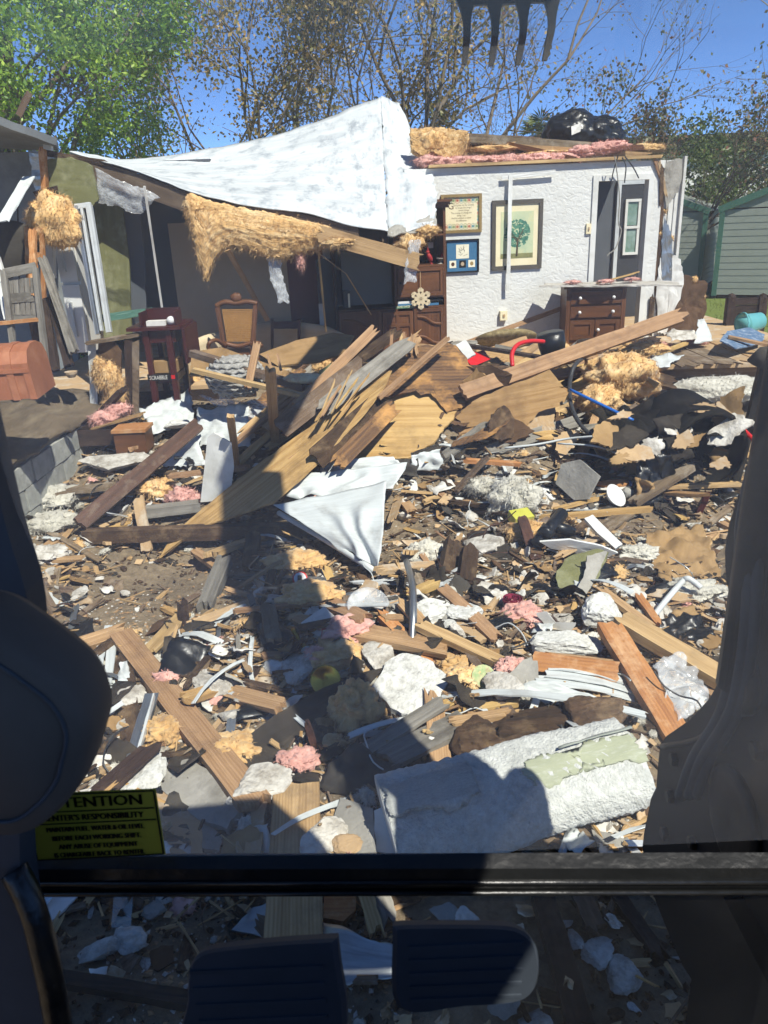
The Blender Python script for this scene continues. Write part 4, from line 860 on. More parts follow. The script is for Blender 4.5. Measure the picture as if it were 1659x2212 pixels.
for nm, hc in (('a', '3f6f5f'), ('b', '5a8a72')):
    mb = MB()
    for k in range(230):
        a = random.uniform(0, 6.28); r = random.random()**.5; x = .5+.30*r*math.cos(a); z = .53+.22*r*math.sin(a)
        c = wp(a0+W_*x, b0+H2*z, .0152+.0008*random.random()); q = random.uniform(.006, .02); m = 6
        vs = [c+(WS*math.cos(i*6.283/m)*q*random.uniform(.6, 1.2)+WZ*math.sin(i*6.283/m)*q*random.uniform(.5, 1)) for i in range(m)]; mb.add(vs, [tuple(range(m))])
    part(pc, 'painted_foliage', mb, mat('foliage_paint_'+nm, H_(hc), None, (3, 3, 3), .85, 0, jit=0))
mb = MB(); wb(mb, a0+W_*.12, b0+H2*.12, a0+W_*.88, b0+H2*.2, .0145, .0149); part(pc, 'painted_ground', mb, mat('ground_paint', H_('8d8a5c'), H_('6d6f4c'), (9, 9, 9), .85, 0, jit=0))
# ---- wall fittings and dangling trim
mb = MB(); wplank(mb, (1103, 378), (1097, 628), .06, .075, .05, .008, seg=12, bend=.01); one('trim_strip', 'white trim strip dangling in front of the tree painting', 'trim', mb, m_white)
mb = MB(); wplank(mb, (1084, 383), (1200, 372), .05, .06, .055, .01, seg=4); one('trim_strip', 'short white trim strip hanging sideways under the ceiling line', 'trim', mb, m_white)
def plate(x0, y0, x1, y1, nm, lab, d):
    t = thing(nm, lab, 'fitting', wpt((x0+x1)/2, y1, .01)); mb = MB(); r = srect(x0, y0, x1, y1, d); wb(mb, *r, .001, d); part(t, 'plate', mb, m_cream)
    mb = MB(); wb(mb, r[0]*.65+r[2]*.35, r[1]*.65+r[3]*.35, r[0]*.35+r[2]*.65, r[1]*.35+r[3]*.65, d, d+.012); part(t, 'insert', mb, m_tan)
plate(1267, 483, 1277, 505, 'light_switch', 'cream light switch beside the doorway', .03)
plate(1081, 672, 1096, 692, 'wall_outlet', 'white outlet box low on the white wall', .06)
for i, pp in enumerate((((1328, 337), (1338, 420), (1336, 480), (1342, 500), (1330, 535), (1316, 548), (1312, 553)), ((1335, 337), (1325, 370), (1320, 398)), ((1344, 340), (1352, 360), (1349, 395)), ((1350, 338), (1368, 362), (1380, 385)))):
    mb = MB(); tube(mb, [wpt(x, y, .18) for x, y in pp], .008, 6); one('dangling_wire', ['long grey wire dangling across the open doorway', 'short wire dangling left over the doorway', 'short wire dangling mid over the doorway', 'short wire dangling right over the doorway'][i], 'wire', mb, m_cable if i else m_conc)
# ---- washstand dresser
ds = thing('washstand', 'dark oak washstand with white knobs under a fallen board', 'dresser', wpt(1262, 735, .5))
ang = WR-rad(10); X = V((math.cos(ang), math.sin(ang), 0)); N_ = V((math.sin(ang), -math.cos(ang), 0)); Z = V((0, 0, 1))
fc = wpt(1285, 690, .62); wd, dp = .74, .46; ht = wpt(1285, 622, .62).z-FZ
q = lambda x, d, z: V((fc.x, fc.y, FZ))+X*x+N_*d+Z*z
def db(mb, x0, z0, x1, z1, d0, d1): return box(mb, q((x0+x1)/2, (d0+d1)/2, (z0+z1)/2), (abs(x1-x0), abs(d1-d0), abs(z1-z0)), (X, N_, Z))
mb = MB(); db(mb, -wd/2, 0, wd/2, ht, -dp, 0); part(ds, 'carcass', mb, m_furn)
mb = MB(); db(mb, -wd/2-.04, ht, wd/2+.04, ht+.025, -dp-.01, .04); part(ds, 'top', mb, m_furn)
for sx in (-1, 1): mb = MB(); db(mb, sx*wd/2, 0, sx*(wd/2-.05), ht-.01, 0, .02); part(ds, 'stile', mb, m_furn)
def knob(pa, x, z, d): mb = MB(); lathe(mb, [(.008, 0), (.008, .015), (.022, .028), (.02, .045), (0, .05)], q(x, d, z), N_, 12); part(pa, 'knob', mb, m_gloss, smooth=True)
for z0, z1 in ((ht-.19, ht-.04), (ht-.36, ht-.22)):
    mb = MB(); db(mb, -wd/2+.055, z0, wd/2-.055, z1, 0, .025); dr = part(ds, 'drawer', mb, m_furn); [knob(dr, sx*wd*.28, (z0+z1)/2, .025) for sx in (-1, 1)]
for sx in (-1, 1):
    xa, xb = (-wd/2+.055, -.005) if sx < 0 else (.005, wd/2-.055); mb = MB(); z0, z1 = .12, ht-.39
    db(mb, xa, z0, xb, z1, 0, .008); e = .055
    db(mb, xa, z0, xa+e, z1, .008, .024); db(mb, xb-e, z0, xb, z1, .008, .024); db(mb, xa+e, z1-e, xb-e, z1, .008, .023); db(mb, xa+e, z0, xb-e, z0+e, .008, .023)
    dr = part(ds, 'door', mb, m_furn)
    if sx > 0: knob(dr, xa+.03, (z0+z1)/2, .023)
mb = MB(); sheet(mb, bil(q(-.72, .12, ht+.055), q(1.0, .16, ht+.0), q(1.0, -.3, ht+.02), q(-.6, -.34, ht+.04)), 16, 5, .02, .012, 3, 1, .03); one('ceiling_board', 'sagging fallen ceiling board lying across the washstand top', 'board', mb, m_plas)
for i, (x, d) in enumerate(((-.3, 0), (.1, .05), (.45, -.1))):
    mb = MB(); lump(mb, q(x, d, ht+.08), (.1, .06, .022), .6, 2, 3, fib=60, fl=.05); one('insulation_tuft', ['left pink insulation tuft on the washstand board', 'middle pink insulation tuft on the washstand board', 'right pink insulation tuft on the washstand board'][i], 'insulation', mb, m_pink, True)
mb = MB(); plank(mb, wpt(1225, 662, .12), wpt(1005, 742, .55), .06, .02, n=WN, j0=.02); one('trim_board', 'long tan trim board leaning along the foot of the white wall', 'board', mb, m_lum)
mb = MB(); plank(mb, q(.0, .05, ht+.06), q(.45, .02, ht+.16), .04, .015, j0=.03, j1=.08); one('wood_splinter', 'pale splinter sticking up from the washstand board', 'splinter', mb, m_ply)
ct_ = thing('seat_cushion', 'tapestry seat cushion leaning at the foot of the white wall', 'cushion', wpt(1093, 750, .5)); mb = MB()
lump(mb, wpt(1093, 730, .55), (.40, .26, .09), .06, 1.2, 4, (WS, (WN+WZ*.45).normalized(), (WZ-WN*.45).normalized())); part(ct_, 'pad', mb, m_tapes, True)
# ---- black bag on the roof with label
bgp = thing('black_bag', 'shiny black plastic bag lying on the torn roof', 'bag', wpt(1255, 315, -1.6)); mb = MB()
lump(mb, wpt(1235, 291, -1.6), (.42, .4, .32), .2, 1.5, 5); lump(mb, wpt(1285, 294, -1.6), (.42, .4, .26), .25, 1.6, 5); part(bgp, 'bag', mb, mat('bag_plastic', H_('1c1e1e'), H_('121313'), (8, 8, 8), .3, .8, bs=4, bd=.05, spec=.5, jit=0), True)
mb = MB(); slab(mb, [wpt(1234, 273, -1.18), wpt(1256, 265, -1.18), wpt(1254, 284, -1.18), wpt(1235, 292, -1.12)], .004); part(bgp, 'paper_label', mb, m_paper)
# ---- cane chair, other chairs, beige panel, lamp
def rod(pa, nm, a, b, w_, mt, t_=None, n=None, **k): mb = MB(); plank(mb, a, b, w_, t_ or w_, n=n, **k); return part(pa, nm, mb, mt)
CF = V((0, -1, .1))
cc_ = thing('cane_chair', 'carved dark wood armchair with cane back', 'chair', P(510, 760, 9.2))
rod(cc_, 'back_post', P(470, 662, 9.2), P(487, 765, 9.15), .05, m_furn, .05, CF); rod(cc_, 'back_post', P(552, 658, 9.2), P(546, 765, 9.15), .05, m_furn, .05, CF)
mb = MB(); tube(mb, [P(466, 662, 9.2), P(485, 653, 9.2), P(510, 655, 9.2), P(535, 652, 9.2), P(556, 656, 9.2)], .032, 8); lump(mb, P(510, 644, 9.2), (.07, .03, .06), .4, 2.5, 3); part(cc_, 'crest_rail', mb, m_furn, True)
mb = MB(); tube(mb, [P(486, 742, 9.18), P(515, 748, 9.18), P(546, 740, 9.18)], .028, 8); part(cc_, 'lower_rail', mb, m_furn, True)
# woven cane panel: strands as real strips
mb = MB()
for k in range(19):
    f = (k+.5)/19; plank(mb, P(479+66*f, 668, 9.19), P(490+53*f, 738, 9.17), .011, .003, n=CF, seg=1, ny=1, rough=0)
for k in range(18):
    f = (k+.5)/18; plank(mb, P(479+11*f, 668+71*f, 9.185), P(546-3*f, 667+70*f, 9.185), .011, .003, n=CF, seg=1, ny=1, rough=0)
part(cc_, 'cane_panel', mb, m_cane)
mb = MB(); tube(mb, [P(487, 748, 9.15), P(468, 735, 9.0), P(453, 740, 8.9), P(450, 752, 8.9), P(458, 762, 8.9)], .024, 7); part(cc_, 'arm', mb, m_furn, True)
mb = MB(); tube(mb, [P(546, 748, 9.15), P(556, 740, 9.0), P(566, 748, 8.95)], .024, 7); part(cc_, 'arm', mb, m_furn, True)
mb = MB(); slab(mb, [P(470, 770, 9.0), P(560, 768, 9.0), P(555, 752, 9.5), P(480, 753, 9.5)], .05); part(cc_, 'seat', mb, m_furn)
for x in (478, 556): rod(cc_, 'leg', P(x, 770, 9.05), V((P(x, 770, 9.05).x, 9.05, FZ-.05)), .045, m_furn)
lb = thing('ladderback_chair', 'dark ladder back chair behind the cane chair', 'chair', P(520, 740, 10.3))
for x, y0 in ((491, 600), (541, 590)): mb = MB(); tube(mb, [P(x, y0, 10.3), P(x+2, 670, 10.3), P(x+4, 760, 10.3)], .022, 8); lathe(mb, [(.01, 0), (.024, .02), (.016, .05), (.022, .07), (0, .11)], P(x, y0+2, 10.3), (0, 0, 1), 8); part(lb, 'back_post', mb, m_dark, True)
for y in (612, 640, 668): mb = MB(); sheet(mb, lambda u, v: P(493+48*u, y+9*v-6*math.sin(u*3.14), 10.3), 8, 2, .015); part(lb, 'slat', mb, m_dark)
bc = thing('wooden_chair', 'reddish brown chair back behind the beige panel', 'chair', P(620, 740, 9.9))
for x, y0 in ((588, 688), (646, 690)): rod(bc, 'back_post', P(x, y0, 9.9), P(x, 775, 9.9), .035, m_furr, .035, CF)
rod(bc, 'top_rail', P(590, 702, 9.9), P(644, 702, 9.9), .09, m_furr, .025, CF); rod(bc, 'rear_post', P(656, 688, 10.1), P(651, 750, 10.1), .03, m_furr, .03, CF)
pn = crom([P(395, 792, 8.9), P(420, 735, 9.3), P(520, 706, 9.9), P(600, 695, 10.1), P(690, 702, 9.8), P(742, 722, 9.4)], 8); pc_ = curve(pn)
mb = MB(); sheet(mb, lambda u, v: pc_(u)-V((0, -.05*v, .5*v)), 40, 5, .035, .004, 2); one('beige_tub', 'beige curved panel standing behind the chairs like a tub side', 'panel', mb, m_beige, True)
lp = thing('floor_lamp', 'dark arched floor lamp behind the chairs', 'lamp', P(497, 740, 10.6)); mb = MB()
tube(mb, [P(493, 720, 10.6), P(489, 660, 10.6), P(486, 610, 10.6), P(497, 580, 10.5), P(515, 566, 10.4), P(532, 556, 10.3)], .02, 8); part(lp, 'arched_stem', mb, m_dmet, True); mb = MB(); lathe(mb, [(.01, .1), (.05, .08), (.1, 0)], P(516, 575, 10.4), (0, 0, 1), 14); part(lp, 'shade', mb, m_dmet)
for a, b_, Ya, Yb, w_, nm, lab, mt in (((312, 402), (351, 672), 8.95, 9.3, .022, 'thin_rod', 'pale thin rod hanging from the roof edge at left', m_paper), ((492, 540), (578, 692), 8.9, 9.6, .06, 'wood_strip', 'pale wood strip leaning behind the cane chair', m_ply), ((688, 545), (704, 716), 8.9, 9.4, .02, 'thin_rod', 'thin pale rod standing before the black cabinet', m_ply), ((690, 548), (748, 592), 8.9, 9.3, .008, 'pale_string', 'thin string stretched before the television, upper half', m_tan), ((748, 592), (802, 680), 9.3, 9.8, .012, 'thin_rod', 'thin pale rod crossing before the television', m_ply)):
    mb = MB(); plank(mb, P(*a, Ya), P(*b_, Yb), w_, min(w_, .015), n=CF, rough=.0005); one(nm, lab, 'rod', mb, mt)
mb = MB(); wb(mb, *srect(690, 560, 728, 760, .2), .01, .25); one('black_cabinet', 'narrow black cabinet between burgundy door and television', 'cabinet', mb, m_black)
mb = MB(); wb(mb, *srect(690, 656, 702, 715, .26), .252, .258); one('paper_note', 'torn white paper strip stuck on the narrow black cabinet', 'paper', mb, m_paper)
# hanging clear plastic
def fsheet(nm, lab, cs, nx, ny, amp, fr, mt=None, cat='plastic film', jag=.02, t_=.002, fold=True, sd=0):
    mb = MB(); sheet(mb, bil(*cs), nx, ny, t_, amp, fr, sd, jag, 1, 1, fold); return one(nm, lab, cat, mb, mt or m_film, True)
fsheet('plastic_film', 'torn clear plastic film hanging under the yellow insulation', (P(575, 548, 8.95), P(605, 556, 8.95), P(624, 655, 8.9), P(600, 655, 8.9)), 8, 24, .02, 6)
fsheet('plastic_film', 'clear plastic film strip hanging before the wall unit door', (P(884, 522, 8.5), P(908, 515, 8.5), P(900, 608, 8.5), P(868, 612, 8.5)), 8, 24, .015, 6)
fsheet('plastic_film', 'wide dusty plastic film sagging below the left roof corner', (P(205, 365, 9.0), P(345, 425, 9.0), P(300, 462, 9.05), P(212, 440, 9.05)), 22, 12, .03, 4)
# ---- leaning door frame and left side clutter
al = thing('leaning_doorway', 'leaning white aluminium door frame at the left opening', 'frame', P(215, 720, 8.7))
for a, b_, w_, mt in (((192, 442), (236, 718), .06, m_alu), ((165, 445), (212, 722), .045, m_metal), ((177, 448), (220, 715), .03, m_alu)): rod(al, 'rail', P(*a, 8.8), P(*b_, 8.5), w_, mt, .05, CF, seg=2)
rod(al, 'top_rail', P(163, 447, 8.8), P(196, 442, 8.8), .05, m_alu, .05, CF)
mb = MB(); sheet(mb, bil(P(168, 460, 8.82), P(180, 455, 8.82), P(218, 718, 8.52), P(206, 720, 8.52)), 4, 10, .005); part(al, 'pane', mb, m_glass)
fr_ = thing('refrigerator', 'tall white refrigerator standing on the porch', 'refrigerator', P(155, 750, 9.6)); f0 = P(118, 520, 9.6); f1 = P(200, 760, 9.6)
mb = MB(); box(mb, ((f0.x+f1.x)/2, 9.95, (f0.z+f1.z)/2), (f1.x-f0.x, .66, f0.z-f1.z)); part(fr_, 'body', mb, m_gloss)
for z0, z1 in ((.0, .62), (.64, 1.0)):
    h = f0.z-f1.z; mb = MB(); box(mb, ((f0.x+f1.x)/2, 9.58, f1.z+h*(z0+z1)/2), (f1.x-f0.x-.01, .06, h*(z1-z0)-.01)); d_ = part(fr_, 'door', mb, m_gloss); mb = MB(); box(mb, (f0.x+.08, 9.53, f1.z+h*(z0+z1)/2), (.03, .04, h*(z1-z0)*.5)); part(d_, 'handle', mb, m_alu)
mb = MB(); plank(mb, P(5, 478, 7.6), P(62, 382, 8.4), .12, .01, n=CF, j0=.02); pw = one('vinyl_strip', 'bent white slotted vinyl strip leaning at far left', 'trim', mb, m_vin)
mb = MB()
for k in range(10):
    f = .1+k*.085; a = P(5, 478, 7.6).lerp(P(62, 382, 8.4), f)+V((.02, -.012, -.01)); b_ = P(5, 478, 7.6).lerp(P(62, 382, 8.4), f+.05)+V((.02, -.012, -.01)); plank(mb, a, b_, .012, .002, n=CF, seg=1, ny=1, rough=0)
part(pw, 'slot', mb, m_dmet)
# weathered slat back chair and posts on the left
wc = thing('slatted_chair', 'weathered grey slat back chair on the porch', 'chair', P(50, 740, 7.6))
for a, b_ in (((8, 585), (28, 745)), ((76, 580), (100, 790))): rod(wc, 'back_post', P(*a, 7.7), P(*b_, 7.5), .05, m_grey, .05, CF, j0=.02)
for y0, y1 in ((590, 577), (645, 640), (690, 678)): rod(wc, 'back_rail', P(14, y0, 7.7), P(78, y1, 7.7), .09, m_grey, .025, CF)
for k in range(5): rod(wc, 'slat', P(22+12*k, 600, 7.71), P(26+12*k, 680, 7.69), .045, m_grey, .012, CF, seg=2)
rod(wc, 'seat_rail', P(-20, 700, 7.5), P(84, 690, 7.6), .08, m_lumo, .03)
for i, (a, b_, w_, mt, lab) in enumerate((((92, 560), (160, 760), .08, m_grey, 'peeling pale post leaning before the refrigerator'), ((66, 620), (92, 840), .09, m_rust, 'rusty brown post leaning beside the slatted chair'), ((-8, 560), (22, 690), .09, m_white, 'white trim post at the far left edge'), ((112, 640), (150, 790), .1, m_dark, 'dark charred post left of the torn wall'), ((96, 650), (118, 800), .09, m_dark, 'dark post standing behind the rusty post'), ((70, 500), (76, 640), .06, m_lumo, 'orange wooden upright behind the slatted chair'))):
    mb = MB(); plank(mb, P(*a, 8.2), P(*b_, 7.7), w_, .05, n=CF, j0=.03, j1=.02, rough=.004); one('leaning_post', lab, 'post', mb, mt, group='posts leaning on the porch')
rod_ = thing('wood_ladder', 'short orange wooden rack frame on the porch', 'rack', P(85, 650, 8.6))
for y in (498, 552, 560): rod(rod_, 'rung', P(55, y, 8.6), P(95, y-2, 8.6), .05, m_lumo, .03, CF)
for x in (58, 90): rod(rod_, 'upright', P(x, 490, 8.6), P(x+6, 660, 8.6), .04, m_lumo, .04, CF)
oc = thing('office_chair', 'black padded chair back on the porch at far left', 'chair', P(20, 640, 8.8)); mb = MB(); lump(mb, P(22, 535, 8.8), (.36, .09, .28), .06, 1, 4); part(oc, 'backrest', mb, m_cloth, True); mb = MB(); tube(mb, [P(22, 570, 8.9), P(24, 650, 8.9)], .03, 8, sm=0); part(oc, 'stem', mb, m_dmet)
ws = thing('wire_shelf', 'black wire plant shelf against the porch wall', 'shelf', P(65, 600, 10.6))
for y in (492, 520, 545):
    mb = MB(); [tube(mb, [P(35, y+k, 10.6), P(62, y+k-3, 10.6), P(92, y+k, 10.6)], .008, 5) for k in (0, 4)]; part(ws, 'tier', mb, m_dmet)
for x in (38, 92): mb = MB(); tube(mb, [P(x, 440, 10.6), P(x+3, 600, 10.6)], .009, 5, sm=0); part(ws, 'upright', mb, m_dmet)
# terracotta trunk on the soil bank
tk = thing('storage_trunk', 'terracotta plastic storage trunk with ribbed lid at left edge', 'trunk', P(20, 860, 6.0)); a = P(78, 860, 5.7); X = V((.99, .12, 0)).normalized(); Yd = V((-.12, .99, 0)).normalized(); Zd = (V((0, 0, 1))+X*-.08).normalized()
L_, D_, Hh = .75, .5, .26
mb = MB(); prof = [(-D_/2, 0), (D_/2, 0), (D_/2, Hh), (D_*.38, Hh+.08), (D_*.15, Hh+.115), (-D_*.15, Hh+.115), (-D_*.38, Hh+.08), (-D_/2, Hh)]
extr(mb, [a+Yd*(u+D_/2)+Zd*v for u, v in prof], -X*L_); part(tk, 'body', mb, m_terra)
for k in (.0, .16, .5): mb = MB(); extr(mb, [a+Yd*(u*1.04+D_/2)+Zd*(v*1.035-.006)-X*(k*L_-.012) for u, v in prof], -X*.05); part(tk, 'rib', mb, m_terra)
mb = MB(); box(mb, a-X*L_/2+Yd*D_/2+Zd*(Hh-.05), (L_+.02, D_+.03, .03), (X, Yd, Zd)); part(tk, 'lid_rim', mb, m_terra)
mb = MB(); lathe(mb, [(.03, 0), (.05, .03), (.055, .05)], P(155, 815, 6.6), (0, 0, 1), 14); one('small_bowl', 'small yellowed bowl on the bank beside the trunk', 'bowl', mb, m_tan)
# ---- red table with box and game
rt = thing('mahogany_table', 'dark red side table with drop leaf and lower shelf', 'table', P(340, 865, 8.3)); tz = P(330, 708, 8.2).z
x0, x1 = P(276, 712, 8.15).x, P(392, 712, 8.15).x; y0 = 8.1
mb = MB(); box(mb, ((x0+x1)/2, y0+.3, tz), (x1-x0, .62, .035)); part(rt, 'top', mb, m_furr)
mb = MB(); box(mb, ((x0+x1)/2+.03, y0+.3, tz-.09), (x1-x0-.2, .5, .12)); part(rt, 'apron', mb, m_furr)
mb = MB(); box(mb, (x1+.025, y0+.3, tz-.19), (.03, .6, .36)); part(rt, 'drop_leaf', mb, m_furr)
for x in (x0+.18, x1-.14):
    for y in (.06, .54): rod(rt, 'leg', V((x, y0+y, tz-.02)), V((x, y0+y, FZ-.05)), .06, m_furr, .06, V((0, -1, 0)))
mb = MB(); box(mb, ((x0+x1)/2+.02, y0+.3, FZ+.16), (x1-x0-.4, .5, .03)); part(rt, 'shelf', mb, m_furr)
gx0, gx1 = P(318, 815, 8.12).x, P(384, 815, 8.12).x
gm = thing('game_box', 'dark board game box with white lettering on the table shelf', 'game', V(((gx0+gx1)/2, 8.2, FZ+.175))); mb = MB(); box(mb, ((gx0+gx1)/2, 8.3, FZ+.21), (gx1-gx0, .34, .07)); part(gm, 'box', mb, m_black)
mb = MB(); text_mb(mb, 'SCRABBLE', V((gx0+.02, 8.128, FZ+.19)), V((1, 0, 0)), V((0, 0, 1)), .06, .001, sx=.7); part(gm, 'lettering', mb, m_paper)
mb = MB(); box(mb, (gx1-.05, 8.129, FZ+.21), (.04, .002, .04)); part(gm, 'emblem', mb, m_red)
mb = MB(); box(mb, ((gx0+gx1)/2, 8.32, FZ+.31), (gx1-gx0-.02, .3, .12)); one('carton', 'brown closed carton standing on the game box', 'box', mb, m_card)
bx0 = thing('wooden_case', 'open dark wooden case with white contents on the red table', 'case', P(345, 700, 8.3)); c0 = P(345, 692, 8.25)
mb = MB(); box(mb, c0+V((0, .18, .03)), (.36, .02, .16)); box(mb, c0+V((-.18, .05, .02)), (.02, .26, .14)); box(mb, c0+V((.18, .05, .02)), (.02, .26, .14)); box(mb, c0+V((0, .05, -.05)), (.36, .26, .02)); part(bx0, 'tray', mb, m_furr)
mb = MB(); box(mb, c0+V((-.02, -.04, -.02)), (.2, .1, .05)); one('white_carton', 'flat white carton in the wooden case', 'box', mb, m_paper)
mb = MB(); lump(mb, c0+V((.13, -.05, 0)), (.045,)*3, .02, 1, 3); one('white_ball', 'white ball beside the flat carton in the case', 'ball', mb, m_gloss, True)
mb = MB(); plank(mb, P(200, 690, 8.6), P(330, 672, 8.8), .08, .04, n=CF); one('green_bar', 'dark green rail lying left of the wooden case', 'rail', mb, m_shdt)
# ---- things in the right background
gbn = thing('garden_bench', 'dark timber bench with rounded posts in front of the sheds', 'bench', P(1600, 720, 11.5)); z0 = P(1600, 760, 11.5).z
for x in (1580, 1648): mb = MB(); pl_ = P(x, 642, 11.5); plank(mb, pl_, V((pl_.x, 11.5, 0)), .12, .1, n=V((0, -1, 0))); lathe(mb, [(.06, -.06), (.06, .0), (.045, .04), (0, .06)], pl_, (0, 0, 1), 12); part(gbn, 'post', mb, m_dark)
for y in (652, 668, 684): mb = MB(); plank(mb, P(1584, y, 11.5), P(1648, y-3, 11.5), .1, .03, n=CF); part(gbn, 'slat', mb, m_dark)
bk2 = thing('bucket', 'teal plastic bucket lying on its side at the right', 'bucket', P(1625, 712, 10.4)); mb = MB(); ax_ = V((.9, .35, .1)); lathe(mb, [(.16, 0), (.14, .0), (.11, .3), (.0, .3)], P(1605, 702, 10.4), ax_, 18); part(bk2, 'shell', mb, m_teal, True); mb = MB(); tube(mb, [P(1605, 702, 10.4)+V((0, .16*math.cos(a), .16*math.sin(a))) for a in [i*.35 for i in range(19)]], .01, 6, sm=0); part(bk2, 'rim', mb, m_teal)
# ================================================================ rubble: pieces one can tell apart
def pt(a):
    """(x, y, h) on the rubble surface raised by h, or (x, y, 'Y', depth)"""
    return P(a[0], a[1], a[3]) if len(a) == 4 else T(a[0], a[1], a[2])
def PL(lab, a, b, w_, t_, mt, j0=.04, j1=.04, n=None, name='broken_plank', cat='plank', **k):
    mb = MB(); plank(mb, pt(a), pt(b), w_, t_, n=n, j0=j0, j1=j1, **k); return one(name, lab, cat, mb, mt)
def TR(name, lab, cat, pix, anc, t_, mt, jag=.01, sub=4, bump=.004):
    p = [pt(a) for a in anc]; n = (p[1]-p[0]).cross(p[2]-p[0]).normalized()
    mb = MB(); slab(mb, [plane_hit(x, y, p[0], n) for x, y in pix], t_, jag, sub, bump, n=p[1]-p[0]); return one(name, lab, cat, mb, mt)
def LU(lab, x, y, h, r, mt, fib=300, amp=.62, name='insulation_clump', cat='insulation', fl=.07, sub=4, frq=2.1):
    if y > 1180: fl = .03; sub = 5; fib = fib*.45
    mb = MB(); lump(mb, T(x, y, h), r, amp, frq, sub, fib=fib, fl=fl); return one(name, lab, cat, mb, mt, True)
def RK(lab, x, y, h, r, mt, tilt=(0, 0, 1), yaw=0, name='foam_chunk', cat='chunk', rough=.09, sub=4, cuts=8):
    X, Y, Z = frame((math.cos(yaw), math.sin(yaw), 0), tilt); mb = MB(); rock(mb, T(x, y, h), r, (X, Y, Z), cuts, sub, rough); return one(name, lab, cat, mb, mt)
def CL(name, lab, cat, cs, nx, ny, amp, fr, mt, jag=.02, t_=.003, fold=True, sd=0):
    mb = MB(); sheet(mb, bil(*[pt(c) for c in cs]), nx, ny, t_, amp, fr, sd, jag, (pt(cs[1])-pt(cs[0])).length, (pt(cs[3])-pt(cs[0])).length, fold); return one(name, lab, cat, mb, mt, True)
def TB(name, lab, cat, pts, r, mt, n=8): mb = MB(); tube(mb, [pt(a) for a in pts], r, n); return one(name, lab, cat, mb, mt, True)
# ---- plywood and long boards of the central pile
TR('plywood_sheet', 'long pale plywood strip slanting down left from the central pile', 'plywood', [(345, 1203), (378, 1148), (470, 1072), (560, 1000), (650, 935), (740, 870), (812, 806), (846, 800), (830, 835), (790, 890), (720, 965), (655, 1030), (590, 1085), (520, 1110), (440, 1135), (385, 1165)], [(370, 1165, .10), (830, 810, 'Y', 7.1), (600, 1075, 'Y', 5.85)], .014, m_ply, .012, 6, .003)
TR('plywood_sheet', 'broad golden plywood sheet with peeled face at the pile centre', 'plywood', [(765, 990), (780, 925), (800, 868), (840, 820), (885, 790), (960, 830), (1000, 860), (978, 905), (940, 950), (902, 985), (860, 992), (810, 990)], [(780, 985, .06), (900, 985, .05), (900, 800, 'Y', 7.4)], .018, m_ply, .012, 7, .003)
TR('plywood_sheet', 'dark stained torn plywood layer at the top of the pile', 'plywood', [(780, 868), (820, 810), (860, 770), (905, 748), (960, 742), (1000, 760), (1022, 800), (1018, 860), (1000, 880), (965, 890), (930, 850), (870, 850)], [(800, 880, 'Y', 6.95), (1000, 880, 'Y', 6.9), (905, 755, 'Y', 7.5)], .012, m_plyd, .03, 6, .012)
TR('plywood_sheet', 'light plywood sheet with frayed edge right of the pile centre', 'plywood', [(985, 902), (1020, 868), (1090, 835), (1165, 815), (1238, 852), (1210, 876), (1165, 890), (1132, 928), (1090, 916), (1050, 918), (1010, 922)], [(990, 905, .15), (1235, 855, 'Y', 6.9), (1130, 925, .12)], .016, m_ply, .012, 7, .003)
TR('plywood_sheet', 'small plywood triangle behind the long lumber beam', 'plywood', [(1110, 822), (1160, 800), (1185, 795), (1218, 835), (1190, 836)], [(1110, 822, 'Y', 7.2), (1185, 797, 'Y', 7.3), (1215, 835, 'Y', 7.1)], .016, m_card, .008)
PL('long lumber beam rising right across the pile', (1000, 848, 'Y', 6.9), (1470, 682, 'Y', 8.2), .15, .045, m_lum, .03, .1, n=V((0, -.8, .6)), seg=14)
PL('narrow split lath lying over the dark plywood', (820, 858, 'Y', 6.75), (968, 730, 'Y', 7.3), .05, .03, m_lum, .05, .04)
PL('grey faced board left of the central pile', (607, 925, 'Y', 6.6), (780, 792, 'Y', 7.2), .19, .03, m_old, .05, .08, n=V((.3, -.8, .6)))
PL('nail pocked lumber on top of the left pile', (640, 880, 'Y', 6.8), (805, 716, 'Y', 7.7), .1, .05, m_lum, .02, .06, n=V((.3, -.8, .6)))
PL('rotten timber behind the nail pocked lumber', (720, 815, 'Y', 7.2), (850, 722, 'Y', 7.8), .12, .06, m_rot, .05, .1)
PL('grey splintered board beside the plywood strip', (700, 880, 'Y', 6.7), (872, 748, 'Y', 7.3), .16, .02, m_grey, .08, .12, n=V((.2, -.7, .7)))
PL('splintered board running under the golden plywood', (690, 985, 'Y', 6.15), (830, 860, 'Y', 6.9), .2, .03, m_rot, .09, .08, n=V((.3, -.7, .7)), ny=6)
PL('frayed board end left of the golden plywood', (730, 1000, 'Y', 6.0), (850, 880, 'Y', 6.8), .14, .03, m_plyd, .08, .08, n=V((.3, -.7, .7)), ny=6)
for i in range(7):
    a = (686+i*11+random.uniform(-7, 7), 892-i*4+random.uniform(-14, 10)); PL(['first', 'second', 'third', 'fourth', 'fifth', 'sixth', 'seventh'][i]+' pale splinter from the left in the bundle on the plywood strip', (a[0]-8, a[1]+16, 'Y', 6.45), (a[0]+42*random.uniform(.5, 1.5), a[1]-50*random.uniform(.5, 1.5), 'Y', 6.75), random.uniform(.008, .022), .01, random.choice((m_ply, m_lum)), .04, .06, name='wood_splinter', cat='splinter', ny=2)
for i in range(5):
    x = 845+i*14; PL(['first', 'second', 'third', 'fourth', 'fifth'][i]+' upright splinter from the left on the pile crest', (x, 765, 'Y', 7.4), (x+random.uniform(-6, 10), 722+i*3, 'Y', 7.5), .03, .015, m_lum, .02, .06, name='wood_splinter', cat='splinter', n=CF)
